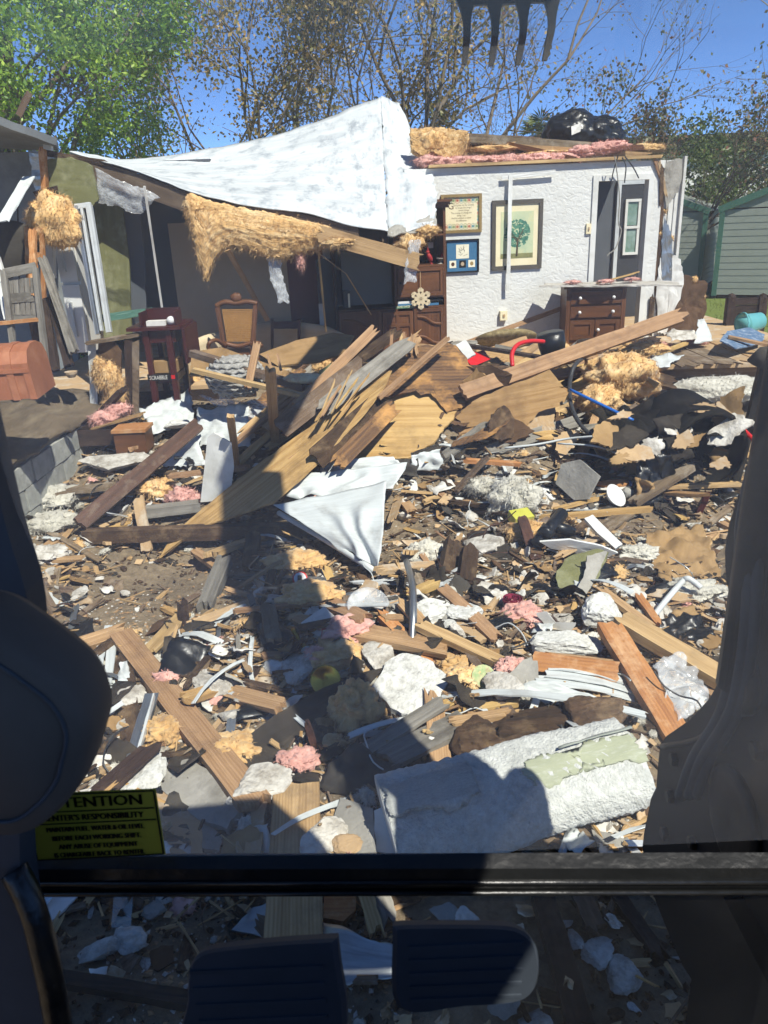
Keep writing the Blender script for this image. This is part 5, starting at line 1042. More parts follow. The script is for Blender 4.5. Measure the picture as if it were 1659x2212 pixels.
PL('upright pale stud left of the plywood strip', (596, 960, .05), (584, 800, 'Y', 6.35), .085, .045, m_lum, .0, .05, n=CF)
PL('short upright stud on the grey plastic', (512, 1010, .02), (498, 898, 'Y', 6.1), .06, .035, m_lum, .0, .02, n=CF)
PL('old timber lying before the knitted pouf', (412, 762, 'Y', 7.7), (660, 838, 'Y', 7.1), .1, .06, m_old, .05, .05)
PL('thin timber below the knitted pouf', (420, 800, 'Y', 7.3), (665, 858, 'Y', 6.9), .06, .04, m_lum, .06, .04)
PL('split stake standing before the knitted pouf', (535, 838, 'Y', 7.2), (556, 742, 'Y', 7.5), .07, .035, m_lum, .03, .06, n=CF)
PL('thin stick left of two behind the stud', (588, 800, 'Y', 7.0), (577, 765, 'Y', 7.1), .02, .02, m_lum, 0, .01, n=CF); PL('thin stick right of two behind the stud', (607, 800, 'Y', 7.0), (599, 765, 'Y', 7.1), .02, .02, m_lum, 0, .01, n=CF)
PL('dark brown moulding board slanting across the left rubble', (172, 1132, .16), (428, 918, .3), .13, .05, m_trim, .02, .02, n=V((.5, -.6, .6)), cat='board')
PL('long rotten beam lying below the plywood strip', (190, 1158, .06), (680, 1142, .06), .1, .11, m_rot, .05, .02, seg=10)
PL('scorched grey beam under the dark moulding', (300, 1108, .1), (430, 1092, .1), .12, .08, m_grey, .04, .02)
PL('pale board lying level left of the plywood strip', (365, 1028, .2), (530, 1010, .25), .09, .03, m_lum, .04, .05)
PL('mouldy grey plank by the block foundation', (125, 1062, .12), (238, 1050, .15), .16, .03, m_old, .03, .05)
PL('tan board standing behind the dirt patch', (318, 1190, .05), (300, 1080, .25), .09, .03, m_tan, .02, .04, n=CF)
# ---- furniture boards and cartons mid left
TR('carton_flap', 'olive tan panel with ridge behind the pouf', 'panel', [(560, 765), (640, 735), (720, 718), (765, 725), (745, 760), (690, 780), (600, 790)], [(560, 770, 'Y', 8.0), (760, 725, 'Y', 8.4), (690, 780, 'Y', 7.9)], .02, m_card, .004)
TR('carton_flap', 'dark tan flap left of the knitted pouf', 'panel', [(408, 810), (415, 760), (480, 750), (640, 808), (655, 828), (560, 812), (480, 790), (440, 812)], [(410, 805, 'Y', 7.9), (480, 752, 'Y', 8.1), (640, 815, 'Y', 7.6)], .02, m_card, .006)
pf = thing('knitted_pouf', 'round grey knitted pouf among the cartons', 'pouf', T(508, 850)); cpf = P(508, 812, 7.55)
mb = MB(); lump(mb, cpf, (.27, .27, .2), .03, 1, 4); part(pf, 'cover', mb, m_knit, True)
mb = MB()
for k in range(9):
    f = -.8+k*.2; r = math.sqrt(max(.02, 1-f*f)); tube(mb, [cpf+V((.28*r*math.cos(a), .28*r*math.sin(a), .2*f+.012*math.sin(a*14+k*3.14))) for a in [i*.1122 for i in range(57)]], .016, 5, sm=0)
part(pf, 'knit_row', mb, m_knit, True, kind='stuff')
mb = MB(); lump(mb, P(655, 818, 7.2), (.2, .12, .05), .25, 1.5, 3); one('floral_cloth', 'cream floral cloth bundle right of the pouf', 'cloth', mb, mat('floral_cloth', H_('d6c9a4'), H_('c0ae84'), (5, 5, 5), .9, .1, blot=H_('a06a5a'), blot_s=16, blot_a=.6, jit=0), True)
TR('green_folder', 'olive green folder leaning right of the floral cloth', 'folder', [(672, 850), (690, 800), (715, 785), (705, 815), (690, 850)], [(672, 850, 'Y', 7.0), (715, 786, 'Y', 7.3), (690, 850, 'Y', 6.95)], .008, m_olive, .004)
LU('brown insulation clump by the red table foot', 395, 835, .1, (.2, .15, .12), m_yel); LU('yellow insulation clump above the floral cloth', 690, 785, .3, (.14, .12, .1), m_yel); LU('tan insulation flap on the carton ridge', 762, 745, .35, (.16, .1, .05), m_pink)
CL('plastic_sheet', 'grey translucent plastic sheet draped over left rubble', 'plastic film', ((425, 880, .3), (535, 870, .3), (542, 962, .12), (420, 960, .12)), 20, 16, .04, 5, m_vin)
CL('plastic_sheet', 'bluish white crumpled sheet behind the grey plastic', 'plastic film', ((300, 880, .22), (410, 838, .3), (420, 900, .16), (330, 935, .1)), 20, 14, .05, 5, m_vin)
CL('plastic_sheet', 'pale blue torn sheet beside the upright stud', 'plastic film', ((430, 855, .34), (575, 862, .3), (590, 905, .2), (540, 910, .2)), 18, 12, .05, 5, m_film)
CL('plastic_sheet', 'whitish film patch left of the white panel', 'plastic film', ((355, 965, .14), (430, 935, .2), (438, 1000, .1), (350, 1005, .06)), 14, 12, .03, 6, m_vin)
TR('white_shelf', 'white shelf panel standing upright in the left rubble', 'panel', [(433, 1085), (448, 945), (462, 935), (500, 958), (505, 1010), (495, 1080)], [(433, 1085, .05), (450, 940, 'Y', 6.3), (495, 1082, .05)], .018, m_white, .003)
RK('long white slab with chipped edges left of the moulding', 245, 1000, .1, (.3, .14, .05), m_plas, (0, -.3, 1), .1, 'plaster_slab', 'slab')
RK('pale rolled liner piece above the white slab', 385, 917, .18, (.15, .06, .05), m_foam, name='liner_roll')
dw = thing('drawer_box', 'open dark wooden drawer with rubbish inside at left', 'drawer', T(240, 960)); c = T(225, 935, .14)
for o_, s_ in (((0, -.18, 0), (.42, .02, .16)), ((0, .18, 0), (.42, .02, .16)), ((-.2, 0, 0), (.02, .36, .16)), ((.2, 0, 0), (.02, .36, .16)), ((0, 0, -.07), (.42, .36, .015))): mb = MB(); box(mb, c+V(o_), s_); part(dw, 'drawer_side' if s_[2] > .1 else 'drawer_bottom', mb, m_dark)
bx = thing('wooden_box', 'brown wooden box with dirty lid beside the open drawer', 'box', T(300, 965)); c = T(290, 950, .16); mb = MB(); box(mb, c, (.3, .26, .2)); part(bx, 'body', mb, m_furn); mb = MB(); box(mb, c+V((0, 0, .12)), (.33, .29, .03)); part(bx, 'lid', mb, m_lumo)
LU('pink insulation clump over the open drawer', 225, 905, .24, (.14, .1, .07), m_pink); LU('pink insulation clump beside the torn wall', 255, 885, .25, (.12, .08, .06), m_pink)
PL('tan board under the pink insulation at left', (200, 925, .2), (305, 895, .3), .13, .015, m_card)
LU('orange yellow insulation under the moulding board', 340, 1055, .06, (.16, .12, .08), m_yel); LU('rusty insulation behind the white panel', 395, 1075, .05, (.14, .1, .08), m_pink)
LU('whitish fluff heap at the foundation corner', 110, 1075, .06, (.26, .2, .1), m_wool); LU('cream fluff heap at the left foundation edge', 100, 1130, .04, (.26, .16, .07), m_wool); LU('white crumbled heap left of the dirt patch', 95, 1200, .03, (.18, .14, .06), m_plas, 0, .6, 'plaster_heap', 'plaster')
for i, (x, y, r) in enumerate(((125, 1195, .07), (165, 1210, .06), (110, 1235, .06), (270, 1280, .045), (175, 1280, .07), (160, 1295, .045), (215, 1250, .03), (90, 1300, .05))): RK(['white foam block lying nearest the fluff heap', 'white foam bit right of the fluff heap', 'white foam block below the crumbled heap', 'small white lump at the dirt patch centre', 'white foam slab on the dirt patch', 'white crumb beside the foam slab', 'small crumb on the dirt patch', 'white foam block near the left pillar'][i], x, y, .03, (r, r*.7, r*.45), m_plas, yaw=random.uniform(0, 3))
CL('canvas_scrap', 'crumpled beige canvas on the dirt by the pillar', 'cloth', ((130, 1290, .06), (200, 1280, .1), (205, 1305, .04), (120, 1312, .03)), 16, 10, .05, 8, m_tan)
# ---- white vinyl sheet in the middle
CL('vinyl_sheet', 'large folded white vinyl sheet at the picture centre', 'vinyl', ((590, 1090, .34), (835, 1040, .46), (820, 1228, .1), (745, 1190, .12)), 40, 30, .05, 4.5, m_vin, .004, .004, 'pleat', 3)
CL('vinyl_sheet', 'ribbed white vinyl fold behind the large sheet', 'vinyl', ((640, 1025, .4), (880, 1000, .35), (850, 1060, .3), (620, 1075, .3)), 34, 16, .045, 6, m_vin, .004, .004, 'pleat', 8)
CL('vinyl_sheet', 'narrow white vinyl folds below the golden plywood', 'vinyl', ((700, 992, .32), (850, 985, .3), (872, 1012, .26), (690, 1020, .3)), 30, 10, .04, 7, m_vin, .004, .004, 'pleat', 2)
TB('blind_bar', 'white bottom rail of the folded vinyl sheet', 'rail', ((602, 1108, .22), (700, 1165, .14), (808, 1232, .06)), .022, m_vin)
CL('vinyl_sheet', 'grey white curled sheet right of the golden plywood', 'vinyl', ((890, 985, .2), (950, 968, .2), (960, 1010, .1), (885, 1020, .1)), 14, 10, .05, 6, m_vin, .01)
CL('grey_cloth', 'grey brown cloth spread under the golden plywood', 'cloth', ((780, 1000, .2), (900, 985, .2), (905, 1030, .12), (800, 1022, .12)), 16, 10, .04, 5, m_cloth)
# ---- mid right: dark heap, hoses, pipes
bd_ = thing('black_drum', 'large black plastic drum lying open on its side', 'drum', T(1490, 1000)); c = P(1490, 945, 6.3)
mb = MB(); ax_ = V((-.12, .97, .12)).normalized(); lathe(mb, [(.0, .5), (.28, .5), (.3, .0), (.33, -.01), (.345, .02), (.34, .25), (.33, .62), (.0, .64)], c-ax_*.3, ax_, 26); part(bd_, 'shell', mb, mat('dull_black', H_('1b1a18'), H_('100f0e'), (5, 5, 5), .85, .5, spec=.15, blot=H_('3a342b'), blot_s=4, blot_a=.5, jit=0), True)
mb = MB(); tube(mb, [c-ax_*.3+(V((.99, .12, 0))*math.cos(a)+V((0, 0, 1))*math.sin(a))*.33 for a in [i*.3 for i in range(22)]], .02, 6, sm=0); part(bd_, 'rim', mb, MATS['dull_black'])
CL('black_sheeting', 'black plastic sheeting draped over the drum top', 'plastic film', ((1290, 880, 'Y', 6.5), (1570, 860, 'Y', 6.6), (1590, 925, 'Y', 5.95), (1310, 945, 'Y', 5.95)), 40, 22, .07, 4, MATS['dull_black'], .06)
CL('leather_flap', 'black leather flap hanging over the drum side', 'leather', ((1408, 905, 'Y', 6.0), (1440, 898, 'Y', 6.0), (1500, 985, 'Y', 5.85), (1458, 1000, 'Y', 5.85)), 12, 18, .03, 6, m_felt, .012, .012)
for i, (a, b_) in enumerate((((1365, 960), (1425, 1085)), ((1395, 975), (1450, 1080)), ((1420, 985), (1470, 1070)))): CL('black_sheeting', ['left', 'middle', 'right'][i]+' hanging black film strip left of the drum', 'plastic film', ((a[0], a[1], .4), (a[0]+35, a[1], .4), (b_[0], b_[1], .08), (b_[0]-32, b_[1]+4, .08)), 8, 16, .04, 7, m_black, .02)
for i, (x, y, r) in enumerate(((1340, 990, .14), (1370, 1010, .12), (1350, 925, .12), (1560, 985, .12), (1575, 940, .1), (1330, 960, .1), (1395, 1060, .1))): CL('kraft_scrap', ['tan torn paper left of the hanging film', 'tan torn paper under the black cable', 'brown paper scrap under the black sheeting', 'tan paper wad right of the drum', 'tan paper wad by the dark pole', 'brown torn paper at the cable bend', 'tan scrap below the hanging film'][i], 'paper', ((x-18, y-22, .25), (x+20, y-18, .28), (x+22, y+24, .1), (x-20, y+22, .1)), 10, 10, .06, 7, m_bag, .03)
LU('big yellow insulation roll right of the pile', 1345, 812, .3, (.36, .22, .2), m_yel, 900); LU('yellow insulation lump under the big roll', 1295, 865, .2, (.2, .16, .14), m_yel, 400); LU('yellow scrap right of the washstand foot', 1215, 758, .35, (.2, .12, .08), m_yel); LU('shredded yellow clump on the floor boards', 1390, 752, .45, (.24, .12, .07), m_yel)
LU('long cream batting roll under the floor edge', 1545, 842, .2, (.62, .22, .13), m_wool, 500, .3)
TR('foil_scrap', 'silver foil scrap below the yellow roll', 'foil', [(1400, 815), (1425, 828), (1410, 850), (1388, 842)], [(1400, 815, .3), (1425, 828, .3), (1390, 845, .1)], .004, m_metal, .008)
TB('red_hose', 'red hose arching behind the long lumber beam', 'hose', ((1107, 792, 'Y', 7.4), (1106, 765, 'Y', 7.5), (1118, 745, 'Y', 7.6), (1145, 737, 'Y', 7.7), (1175, 738, 'Y', 7.8)), .022, m_red)
TB('red_hose', 'straight red hose behind the lumber beam end', 'hose', ((1300, 752, .3), (1345, 764, .28), (1385, 782, .2)), .022, m_red)
TB('red_hose', 'red hose sloping down past the dark pole', 'hose', ((1540, 880, 'Y', 6.6), (1590, 915, 'Y', 6.2), (1640, 962, 'Y', 5.9), (1690, 1010, 'Y', 5.6)), .02, m_red)
TB('blue_pipe', 'thin blue pipe crossing left of the drum', 'pipe', ((1232, 842, 'Y', 6.8), (1300, 875, 'Y', 6.5), (1368, 908, 'Y', 6.3)), .014, m_blue)
TB('grey_cable', 'thick grey cable looping down beside the yellow roll', 'cable', ((1375, 758, .4), (1300, 760, .45), (1250, 780, .5), (1232, 820, .45), (1235, 880, .4), (1265, 930, .3), (1310, 955, .25), (1370, 965, .3), (1430, 985, .3), (1480, 1040, .1)), .02, m_cable)
TB('grey_cable', 'grey cable running right over the black sheeting', 'cable', ((1470, 900, .5), (1540, 893, 'Y', 6.4), (1600, 912, 'Y', 6.2), (1680, 945, 'Y', 6.0)), .018, m_cable)
TB('white_cable', 'thin white cable arching over the mid rubble', 'cable', ((1090, 968, .15), (1160, 960, .22), (1225, 948, .3), (1290, 942, .32)), .01, m_vin)
TB('white_cable', 'thin white cable below the black cable bend', 'cable', ((1205, 958, .3), (1290, 965, .3), (1350, 990, .2), (1395, 1030, .1)), .008, m_vin)
dp_ = thing('dark_pole', 'dark green metal pole leaning at right with tan hood', 'pole', T(1590, 1040)); rod(dp_, 'shaft', P(1650, 790, 6.2), T(1588, 1040), .07, m_dmet, .05, CF); mb = MB(); lathe(mb, [(.02, .16), (.09, .12), (.13, 0), (.115, 0), (.0, .1)], P(1648, 790, 6.1), V((.3, -.2, 1)), 16); part(dp_, 'hood', mb, m_cloth, True)
TR('grey_tray', 'pale grey tray propped on edge in the right rubble', 'tray', [(1200, 1045), (1212, 1002), (1252, 992), (1295, 1028), (1270, 1078), (1240, 1080)], [(1200, 1045, .12), (1252, 994, 'Y', 5.9), (1270, 1080, .08)], .025, m_conc, .003)
sh = thing('sneaker', 'tan sneaker with blue heel lying above the white bowl', 'shoe', T(1325, 1060)); mb = MB(); c = T(1325, 1045, .1); lump(mb, c, (.14, .05, .035), .12, 1.2, 3); part(sh, 'upper', mb, m_lumo, True); mb = MB(); lump(mb, c-V((0, .02, .028)), (.15, .055, .014), .04, 1, 3); part(sh, 'sole', mb, m_paper, True); mb = MB(); box(mb, c+V((.135, -.01, 0)), (.02, .05, .03)); part(sh, 'heel_patch', mb, m_blue)
mb = MB(); lathe(mb, [(0, 0), (.06, .02), (.1, .07), (.094, .07), (.05, .03), (0, .025)], T(1318, 1078, .06), V((.5, -.55, .65)), 20); one('white_bowl', 'bluish white bowl tipped beside the grey tray', 'bowl', mb, m_gloss, True)
mb = MB(); lump(mb, T(1355, 1065, .1), (.05, .05, .05), .3, 2, 3); one('grey_sock', 'grey sock ball on the white bowl rim', 'sock', mb, m_conc, True)
PL('weathered plank lying toward the drum', (1370, 1085, .1), (1488, 1010, .25), .11, .04, m_old, .05, .04); PL('thin board lying level right of the weathered plank', (1445, 1052, .15), (1620, 1045, .15), .05, .03, m_lum)
PL('pale beam tip near the paper bag', (1180, 1118, .05), (1400, 1100, .1), .05, .04, m_ply, .06, .05); PL('reddish stick standing by the paper bag', (1505, 1115, .0), (1530, 1062, .2), .05, .03, m_furr, n=CF); PL('brown short board at the mid right', (1010, 995, .2), (1120, 1002, .2), .07, .03, m_lumo, .05, .05); PL('grey brown board leaning mid right', (985, 1060, .1), (1050, 990, .3), .06, .03, m_old)
LU('grey fluffy batting clump in the mid rubble', 1110, 1075, .12, (.2, .15, .14), m_wool, 400); LU('small grey fluff by the vinyl rail', 915, 1200, .06, (.14, .12, .1), m_wool); LU('yellow clump beside the black pipe', 1140, 1150, .03, (.15, .1, .08), m_yel); LU('white fluff left of the grey batting', 1040, 1050, .08, (.14, .1, .07), m_wool)
# ---- mid right small identifiable things
mb = MB(); X, Y, Z = frame((.9, .3, 0), (0, -.3, 1)); box(mb, T(1125, 1118, .07), (.16, .12, .08), (X, Y, Z)); tb = one('yellow_tub', 'translucent yellow green tub left of the black pipe', 'tub', mb, mat('yellow_tub', H_('c5c455'), H_('a9a83c'), (4, 4, 4), .4, .05, jit=0))
bp = thing('drain_pipe', 'black plastic drain pipe with a tee elbow', 'pipe', T(1190, 1180)); mb = MB(); tube(mb, [T(1160, 1175, .08), T(1215, 1108, .2)], .045, 14, sm=0); part(bp, 'pipe', mb, m_black, True); mb = MB(); tube(mb, [T(1192, 1135, .15), T(1238, 1150, .1)], .04, 14, sm=0); part(bp, 'tee_branch', mb, m_black, True)
for i, (x, y) in enumerate(((1205, 1118), (1178, 1152))): mb = MB(); a = T(x, y, .16); d = (T(1215, 1108, .2)-T(1160, 1175, .08)).normalized(); tube(mb, [a-d*.02, a+d*.03], .053, 14, sm=0); part(bp, 'collar', mb, m_black, True)
PL('rusty flat iron bar standing left of the black pipe', (1158, 1210, .0), (1128, 1120, .18), .07, .03, m_rust, .0, .02, n=CF, name='iron_bar', cat='bar')
TR('white_board', 'white pointed board lying right of the black pipe', 'board', [(1165, 1170), (1230, 1165), (1300, 1180), (1335, 1195), (1310, 1205), (1240, 1195), (1190, 1185)], [(1165, 1170, .12), (1335, 1195, .08), (1240, 1195, .05)], .012, m_white, .004)
TR('white_board', 'narrow white boxed strip above the pointed board', 'board', [(1262, 1120), (1280, 1112), (1345, 1175), (1330, 1185), (1290, 1150)], [(1262, 1120, .2), (1345, 1175, .1), (1330, 1186, .06)], .04, m_white, .003)
TR('wallpaper_piece', 'torn pale green wallpaper panel below the white boards', 'panel', [(1200, 1240), (1225, 1205), (1290, 1185), (1315, 1192), (1295, 1240), (1260, 1290), (1245, 1270), (1215, 1280)], [(1200, 1245, .08), (1315, 1190, .12), (1250, 1285, .03)], .01, m_olive, .012, 5)
TR('wallpaper_piece', 'torn grey beige panel over the green wallpaper', 'panel', [(1268, 1200), (1312, 1190), (1300, 1225), (1262, 1290), (1240, 1282), (1262, 1240)], [(1268, 1200, .16), (1312, 1190, .16), (1250, 1288, .06)], .01, m_conc, .012, 5)
CL('kraft_bag', 'large crumpled brown paper bag at the right', 'bag', ((1395, 1150, .12), (1520, 1125, .14), (1562, 1235, .06), (1430, 1255, .05)), 28, 24, .05, 6, m_bag, .02, .004)
LU('dirty white batting below the paper bag', 1500, 1280, .03, (.2, .1, .06), m_wool); LU('tan fluff left of the paper bag', 1375, 1195, .03, (.14, .1, .05), m_wool)
TB('pvc_pipe', 'white plastic pipe with elbow leaning at right', 'pipe', ((1406, 1338, .03), (1440, 1295, .1), (1474, 1256, .16), (1484, 1250, .165), (1494, 1254, .16), (1514, 1270, .12)), .018, m_vin)
CL('black_sheeting', 'black shiny plastic heap under the white pipe', 'plastic film', ((1415, 1325, .08), (1510, 1320, .1), (1540, 1375, .04), (1430, 1385, .03)), 18, 14, .05, 6, m_black, .02)
PL('wide light lumber pointing down right', (1344, 1340, .13), (1575, 1475, .08), .14, .06, m_lum, .03, .0, seg=8); PL('orange stained lumber pointing down right', (1318, 1358, .15), (1480, 1620, .04), .13, .05, m_lumo, .05, .0, seg=8)
PL('thin board above the light lumber', (1300, 1275, .06), (1400, 1350, .06), .06, .03, m_lum); PL('thin stick right of the thin board', (1380, 1290, .05), (1420, 1345, .06), .05, .03, m_lumo)
CL('plastic_film', 'crumpled clear plastic bag on the light lumber', 'plastic film', ((1415, 1425, .18), (1480, 1400, .2), (1545, 1510, .1), (1470, 1560, .06)), 20, 20, .05, 7, m_film, .02)
RK('black and white burnt block above the orange lumber', 1305, 1325, .06, (.14, .1, .08), m_foam, (.3, -.3, 1), 1.0); RK('long white speckled slab behind the drawer front', 1228, 1393, .07, (.2, .08, .06), m_foam, yaw=-.15)
TR('foil_scrap', 'bright white foil scrap right of the rose', 'foil', [(1155, 1325), (1180, 1320), (1200, 1345), (1245, 1345), (1230, 1370), (1190, 1360)], [(1155, 1325, .1), (1245, 1345, .1), (1190, 1362, .03)], .004, m_paper, .012)
rs = thing('fabric_rose', 'dark pink fabric rose with dusty fluff', 'flower', T(1100, 1305)); c = T(1105, 1298, .08)
for k in range(14): mb = MB(); a = k*2.4; r = .008+.0032*k; sheet(mb, lambda u, v: c+V((math.cos(a+(u-.5)*1.6)*(r+.014*v), math.sin(a+(u-.5)*1.6)*(r+.014*v), .035*v-.0012*k)), 5, 3, .002); part(rs, 'petal', mb, mat('rose_petal', H_('8d2440'), H_('6a1730'), (9, 9, 9), .8, .1, jit=0) if k == 0 else MATS['rose_petal'])
LU('dusty pink fluff under the fabric rose', 1125, 1330, .03, (.12, .1, .07), m_pink); LU('dusty fluff right of the foam slab', 990, 1440, .03, (.13, .1, .06), m_yel)
# ---- siding pile right foreground
PL('brown drawer front in the right foreground', (1152, 1428, .1), (1335, 1452, .1), .1, .025, m_lumo, .01, .01, n=V((0, -.8, .5)), cat='board'); PL('narrow brown board behind the drawer front', (1180, 1415, .08), (1320, 1432, .08), .04, .02, m_lum)
for i, (a, b_, w_) in enumerate((((1185, 1440), (1345, 1470), .06), ((1180, 1455), (1365, 1490), .07), ((1160, 1470), (1370, 1505), .08))): PL(['topmost', 'middle', 'lowest'][i]+' white siding strip of the right foreground stack', (*a, .08-.015*i), (*b_, .06-.012*i), w_, .006, m_vin, .01, .01, bend=.02, name='siding_strip', cat='siding')
CL('siding_strip', 'crumpled white perforated siding under the strip stack', 'siding', ((1110, 1480, .07), (1180, 1465, .1), (1360, 1530, .05), (1180, 1520, .04)), 20, 10, .03, 7, m_vin, .006)
PL('long curved white strip crossing the right foreground', (955, 1503, .06), (1392, 1545, .08), .05, .008, m_vin, .0, .01, bend=.06, seg=14, name='siding_strip', cat='siding')
TR('grey_metal_piece', 'grey bent metal panel left of the drawer front', 'panel', [(1095, 1460), (1130, 1425), (1160, 1415), (1165, 1470), (1140, 1490)], [(1095, 1460, .05), (1160, 1416, .12), (1140, 1490, .02)], .006, m_conc, .004)
# ---- foreground wood
PL('long light lumber slanting down right at lower left', (262, 1372, .08), (548, 1735, .05), .14, .05, m_lum, .06, .04, seg=12)
PL('wide pine board pointing at the cab', (641, 1700, .05), (634, 2052, .06), .205, .035, m_lum, .003, .0, seg=10, rough=.001)
PL('short brown plank behind the light lumber', (322, 1405, .05), (395, 1328, .06), .1, .02, m_lum); PL('dark short upright plank on the dirt edge', (400, 1370, .0), (394, 1305, .12), .06, .04, m_dark, n=CF); PL('dark plank left of the yellow clump', (592, 1385, .05), (578, 1310, .12), .09, .04, m_old); PL('slim grey plank left of the dark plank', (574, 1398, .03), (540, 1285, .1), .04, .02, m_grey)
PL('light lumber right of the metal strip', (905, 1350, .08), (1068, 1425, .05), .08, .035, m_lum, .05, .05); PL('bent brown lumber left of the metal strip', (825, 1330, .06), (925, 1430, .04), .08, .04, m_lumo, .05, .04); PL('split pale stick above the siding stack', (1005, 1440, .04), (1068, 1408, .06), .06, .03, m_ply, .05, .05, ny=6); PL('orange lumber end near the white panel bits', (870, 1300, .08), (905, 1340, .04), .09, .02, m_lum)
PL('pale round edged plank in the centre foreground', (835, 1640, .06), (1000, 1560, .08), .15, .025, m_grey, .04, .05); PL('grey thin plank left of the round edged plank', (790, 1622, .06), (955, 1518, .12), .09, .02, m_grey, .03, .03); PL('short yellow stick right of the round edged plank', (985, 1560, .08), (1095, 1542, .06), .06, .03, m_lum)
PL('old stained board by the foundation stones', (1000, 1538, .04), (1110, 1518, .05), .05, .03, m_ply); PL('dark upright stake in the foreground shade', (685, 1625, .0), (664, 1565, .2), .03, .025, m_rust, n=CF); PL('thin grey stick standing left of the foam slab', (518, 1440, .0), (514, 1370, .1), .025, .015, m_grey, n=CF)
PL('diagonal thin stick below the rotten beam', (515, 1270, .03), (600, 1215, .12), .03, .02, m_lum); PL('dark tarred log leaning left of the red candle', (445, 1310, .03), (485, 1212, .15), .11, .07, m_grey, .06, .04); PL('brown plank under the rotten beam', (470, 1225, .05), (420, 1190, .12), .08, .03, m_lum)
for i, (x, y, a) in enumerate(((965, 1210, .9), (1005, 1225, .7), (540, 1190, .6))): PL(['left', 'right', 'far left'][i]+' broken rotten timber stub mid picture', (x, y+35, .02), (x+14*a, y-35, .12), .11, .07, m_rot, .05, .05, n=CF)
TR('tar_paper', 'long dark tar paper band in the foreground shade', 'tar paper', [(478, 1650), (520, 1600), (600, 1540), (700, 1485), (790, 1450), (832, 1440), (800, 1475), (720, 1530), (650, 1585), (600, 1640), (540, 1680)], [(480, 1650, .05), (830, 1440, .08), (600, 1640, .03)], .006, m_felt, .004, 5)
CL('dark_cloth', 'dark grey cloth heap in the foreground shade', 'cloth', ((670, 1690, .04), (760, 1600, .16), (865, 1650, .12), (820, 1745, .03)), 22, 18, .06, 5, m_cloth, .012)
for i, (x, y, rx, rz, mt) in enumerate(((640, 1215, .2, .07, m_yel), (670, 1285, .18, .07, m_yel), (745, 1365, .14, .07, m_pink), (730, 1415, .16, .07, m_yel), (770, 1540, .13, .16, m_yel), (350, 1585, .12, .07, m_yel), (645, 1640, .09, .035, m_pink), (1000, 1465, .1, .05, m_yel), (1105, 1440, .08, .04, m_pink), (500, 1620, .14, .05, m_yel), (690, 1420, .08, .05, m_pink))):
    LU(['yellow insulation above the red candle', 'yellow insulation below the grey frame', 'pink insulation beside the red card', 'yellow insulation above the brass dish', 'tall yellow clump lit by the sun in the foreground', 'yellow insulation beside the long light lumber', 'pink shreds in the foreground shade', 'yellow shreds right of the foam slab', 'pink shreds near the siding stack', 'dusty brown shreds in the left shade', 'pink tuft by the candlestick'][i], x, y, .05, (rx, rx*.8, rz), mt, 260)
# ---- foam and plaster chunks
TR('foam_slab', 'big speckled white foam slab in the centre foreground', 'foam', [(795, 1495), (832, 1430), (870, 1410), (925, 1425), (968, 1465), (945, 1520), (900, 1555), (860, 1535)], [(797, 1495, .07), (868, 1412, .12), (900, 1555, .05)], .06, m_foam, .012, 5, .006)
for i, (x, y, r, mt) in enumerate(((412, 1408, .1, m_plas), (635, 1450, .12, m_plas), (560, 1695, .13, m_plas), (300, 1682, .15, m_foam), (283, 1505, .09, m_plas), (925, 1322, .12, m_foam), (1003, 1325, .1, m_foam), (1045, 1182, .18, m_plas), (820, 1415, .12, m_plas), (1085, 1485, .1, m_plas), (455, 1480, .1, m_plas), (600, 1440, .07, m_foam), (960, 1300, .08, m_plas), (1215, 1340, .07, m_plas), (1075, 1290, .1, m_plas), (430, 1500, .06, m_plas), (500, 1325, .05, m_plas), (560, 1280, .05, m_plas), (700, 1815, .1, m_plas), (745, 1830, .06, m_tan))):
    RK(['rough white chunk right of the long lumber', 'flat white chunk left of the crystal candlestick', 'white chunk at the lumber end', 'large pale chunk above the yellow sticker', 'white chunk left of the aluminium strip', 'flat speckled chunk right of the metal strip', 'round foam lump right of the flat chunk', 'big white chunk in the mid right rubble', 'long flat chunk above the foam slab', 'white flat piece below the siding', 'painted white flake in the left foreground', 'grey foam bit left of the candlestick', 'white square bit above the foam lump', 'white bit above the white speckled slab', 'white striped bit left of the rose', 'small flake below the painted white flake', 'small lump left of the slim plank', 'small white lump under the rotten beam', 'white torn plaster beside the wide pine board', 'tan torn edge of the plaster by the pine board'][i], x, y, .04, (r, r*.72, r*.4), mt, (random.uniform(-.3, .3), random.uniform(-.5, 0), 1), random.uniform(0, 3), 'plaster_chunk')
for i, (pp, an) in enumerate((([(345, 1700), (365, 1650), (410, 1638), (470, 1680), (520, 1750), (490, 1790), (430, 1770)], [(345, 1700, .03), (410, 1640, .03), (490, 1790, .03)]), ([(420, 1830), (440, 1780), (480, 1800), (475, 1840)], [(420, 1830, .02), (440, 1782, .03), (475, 1840, .02)]))): TR('concrete_slab', ['broken grey concrete slab right of the sticker', 'small grey slab piece above the crossbar'][i], 'slab', pp, an, .05, m_conc, .012, 5)
TR('tan_slab', 'tan stained slab behind the yellow sticker', 'slab', [(335, 1710), (385, 1700), (430, 1760), (440, 1850), (345, 1860)], [(335, 1710, .03), (430, 1760, .03), (345, 1860, .02)], .03, m_tan, .01)
TR('grey_tile', 'dark grey tile leaning right of the pine board', 'tile', [(722, 1760), (735, 1722), (805, 1745), (812, 1840), (760, 1845)], [(722, 1762, .03), (805, 1746, .06), (760, 1845, .02)], .012, m_conc, .003)
TR('white_shelf', 'bluish white panel left of the carpet roll', 'panel', [(812, 1840), (808, 1750), (840, 1735), (860, 1790), (850, 1850)], [(812, 1840, .03), (840, 1736, .1), (850, 1850, .03)], .01, m_white, .003)
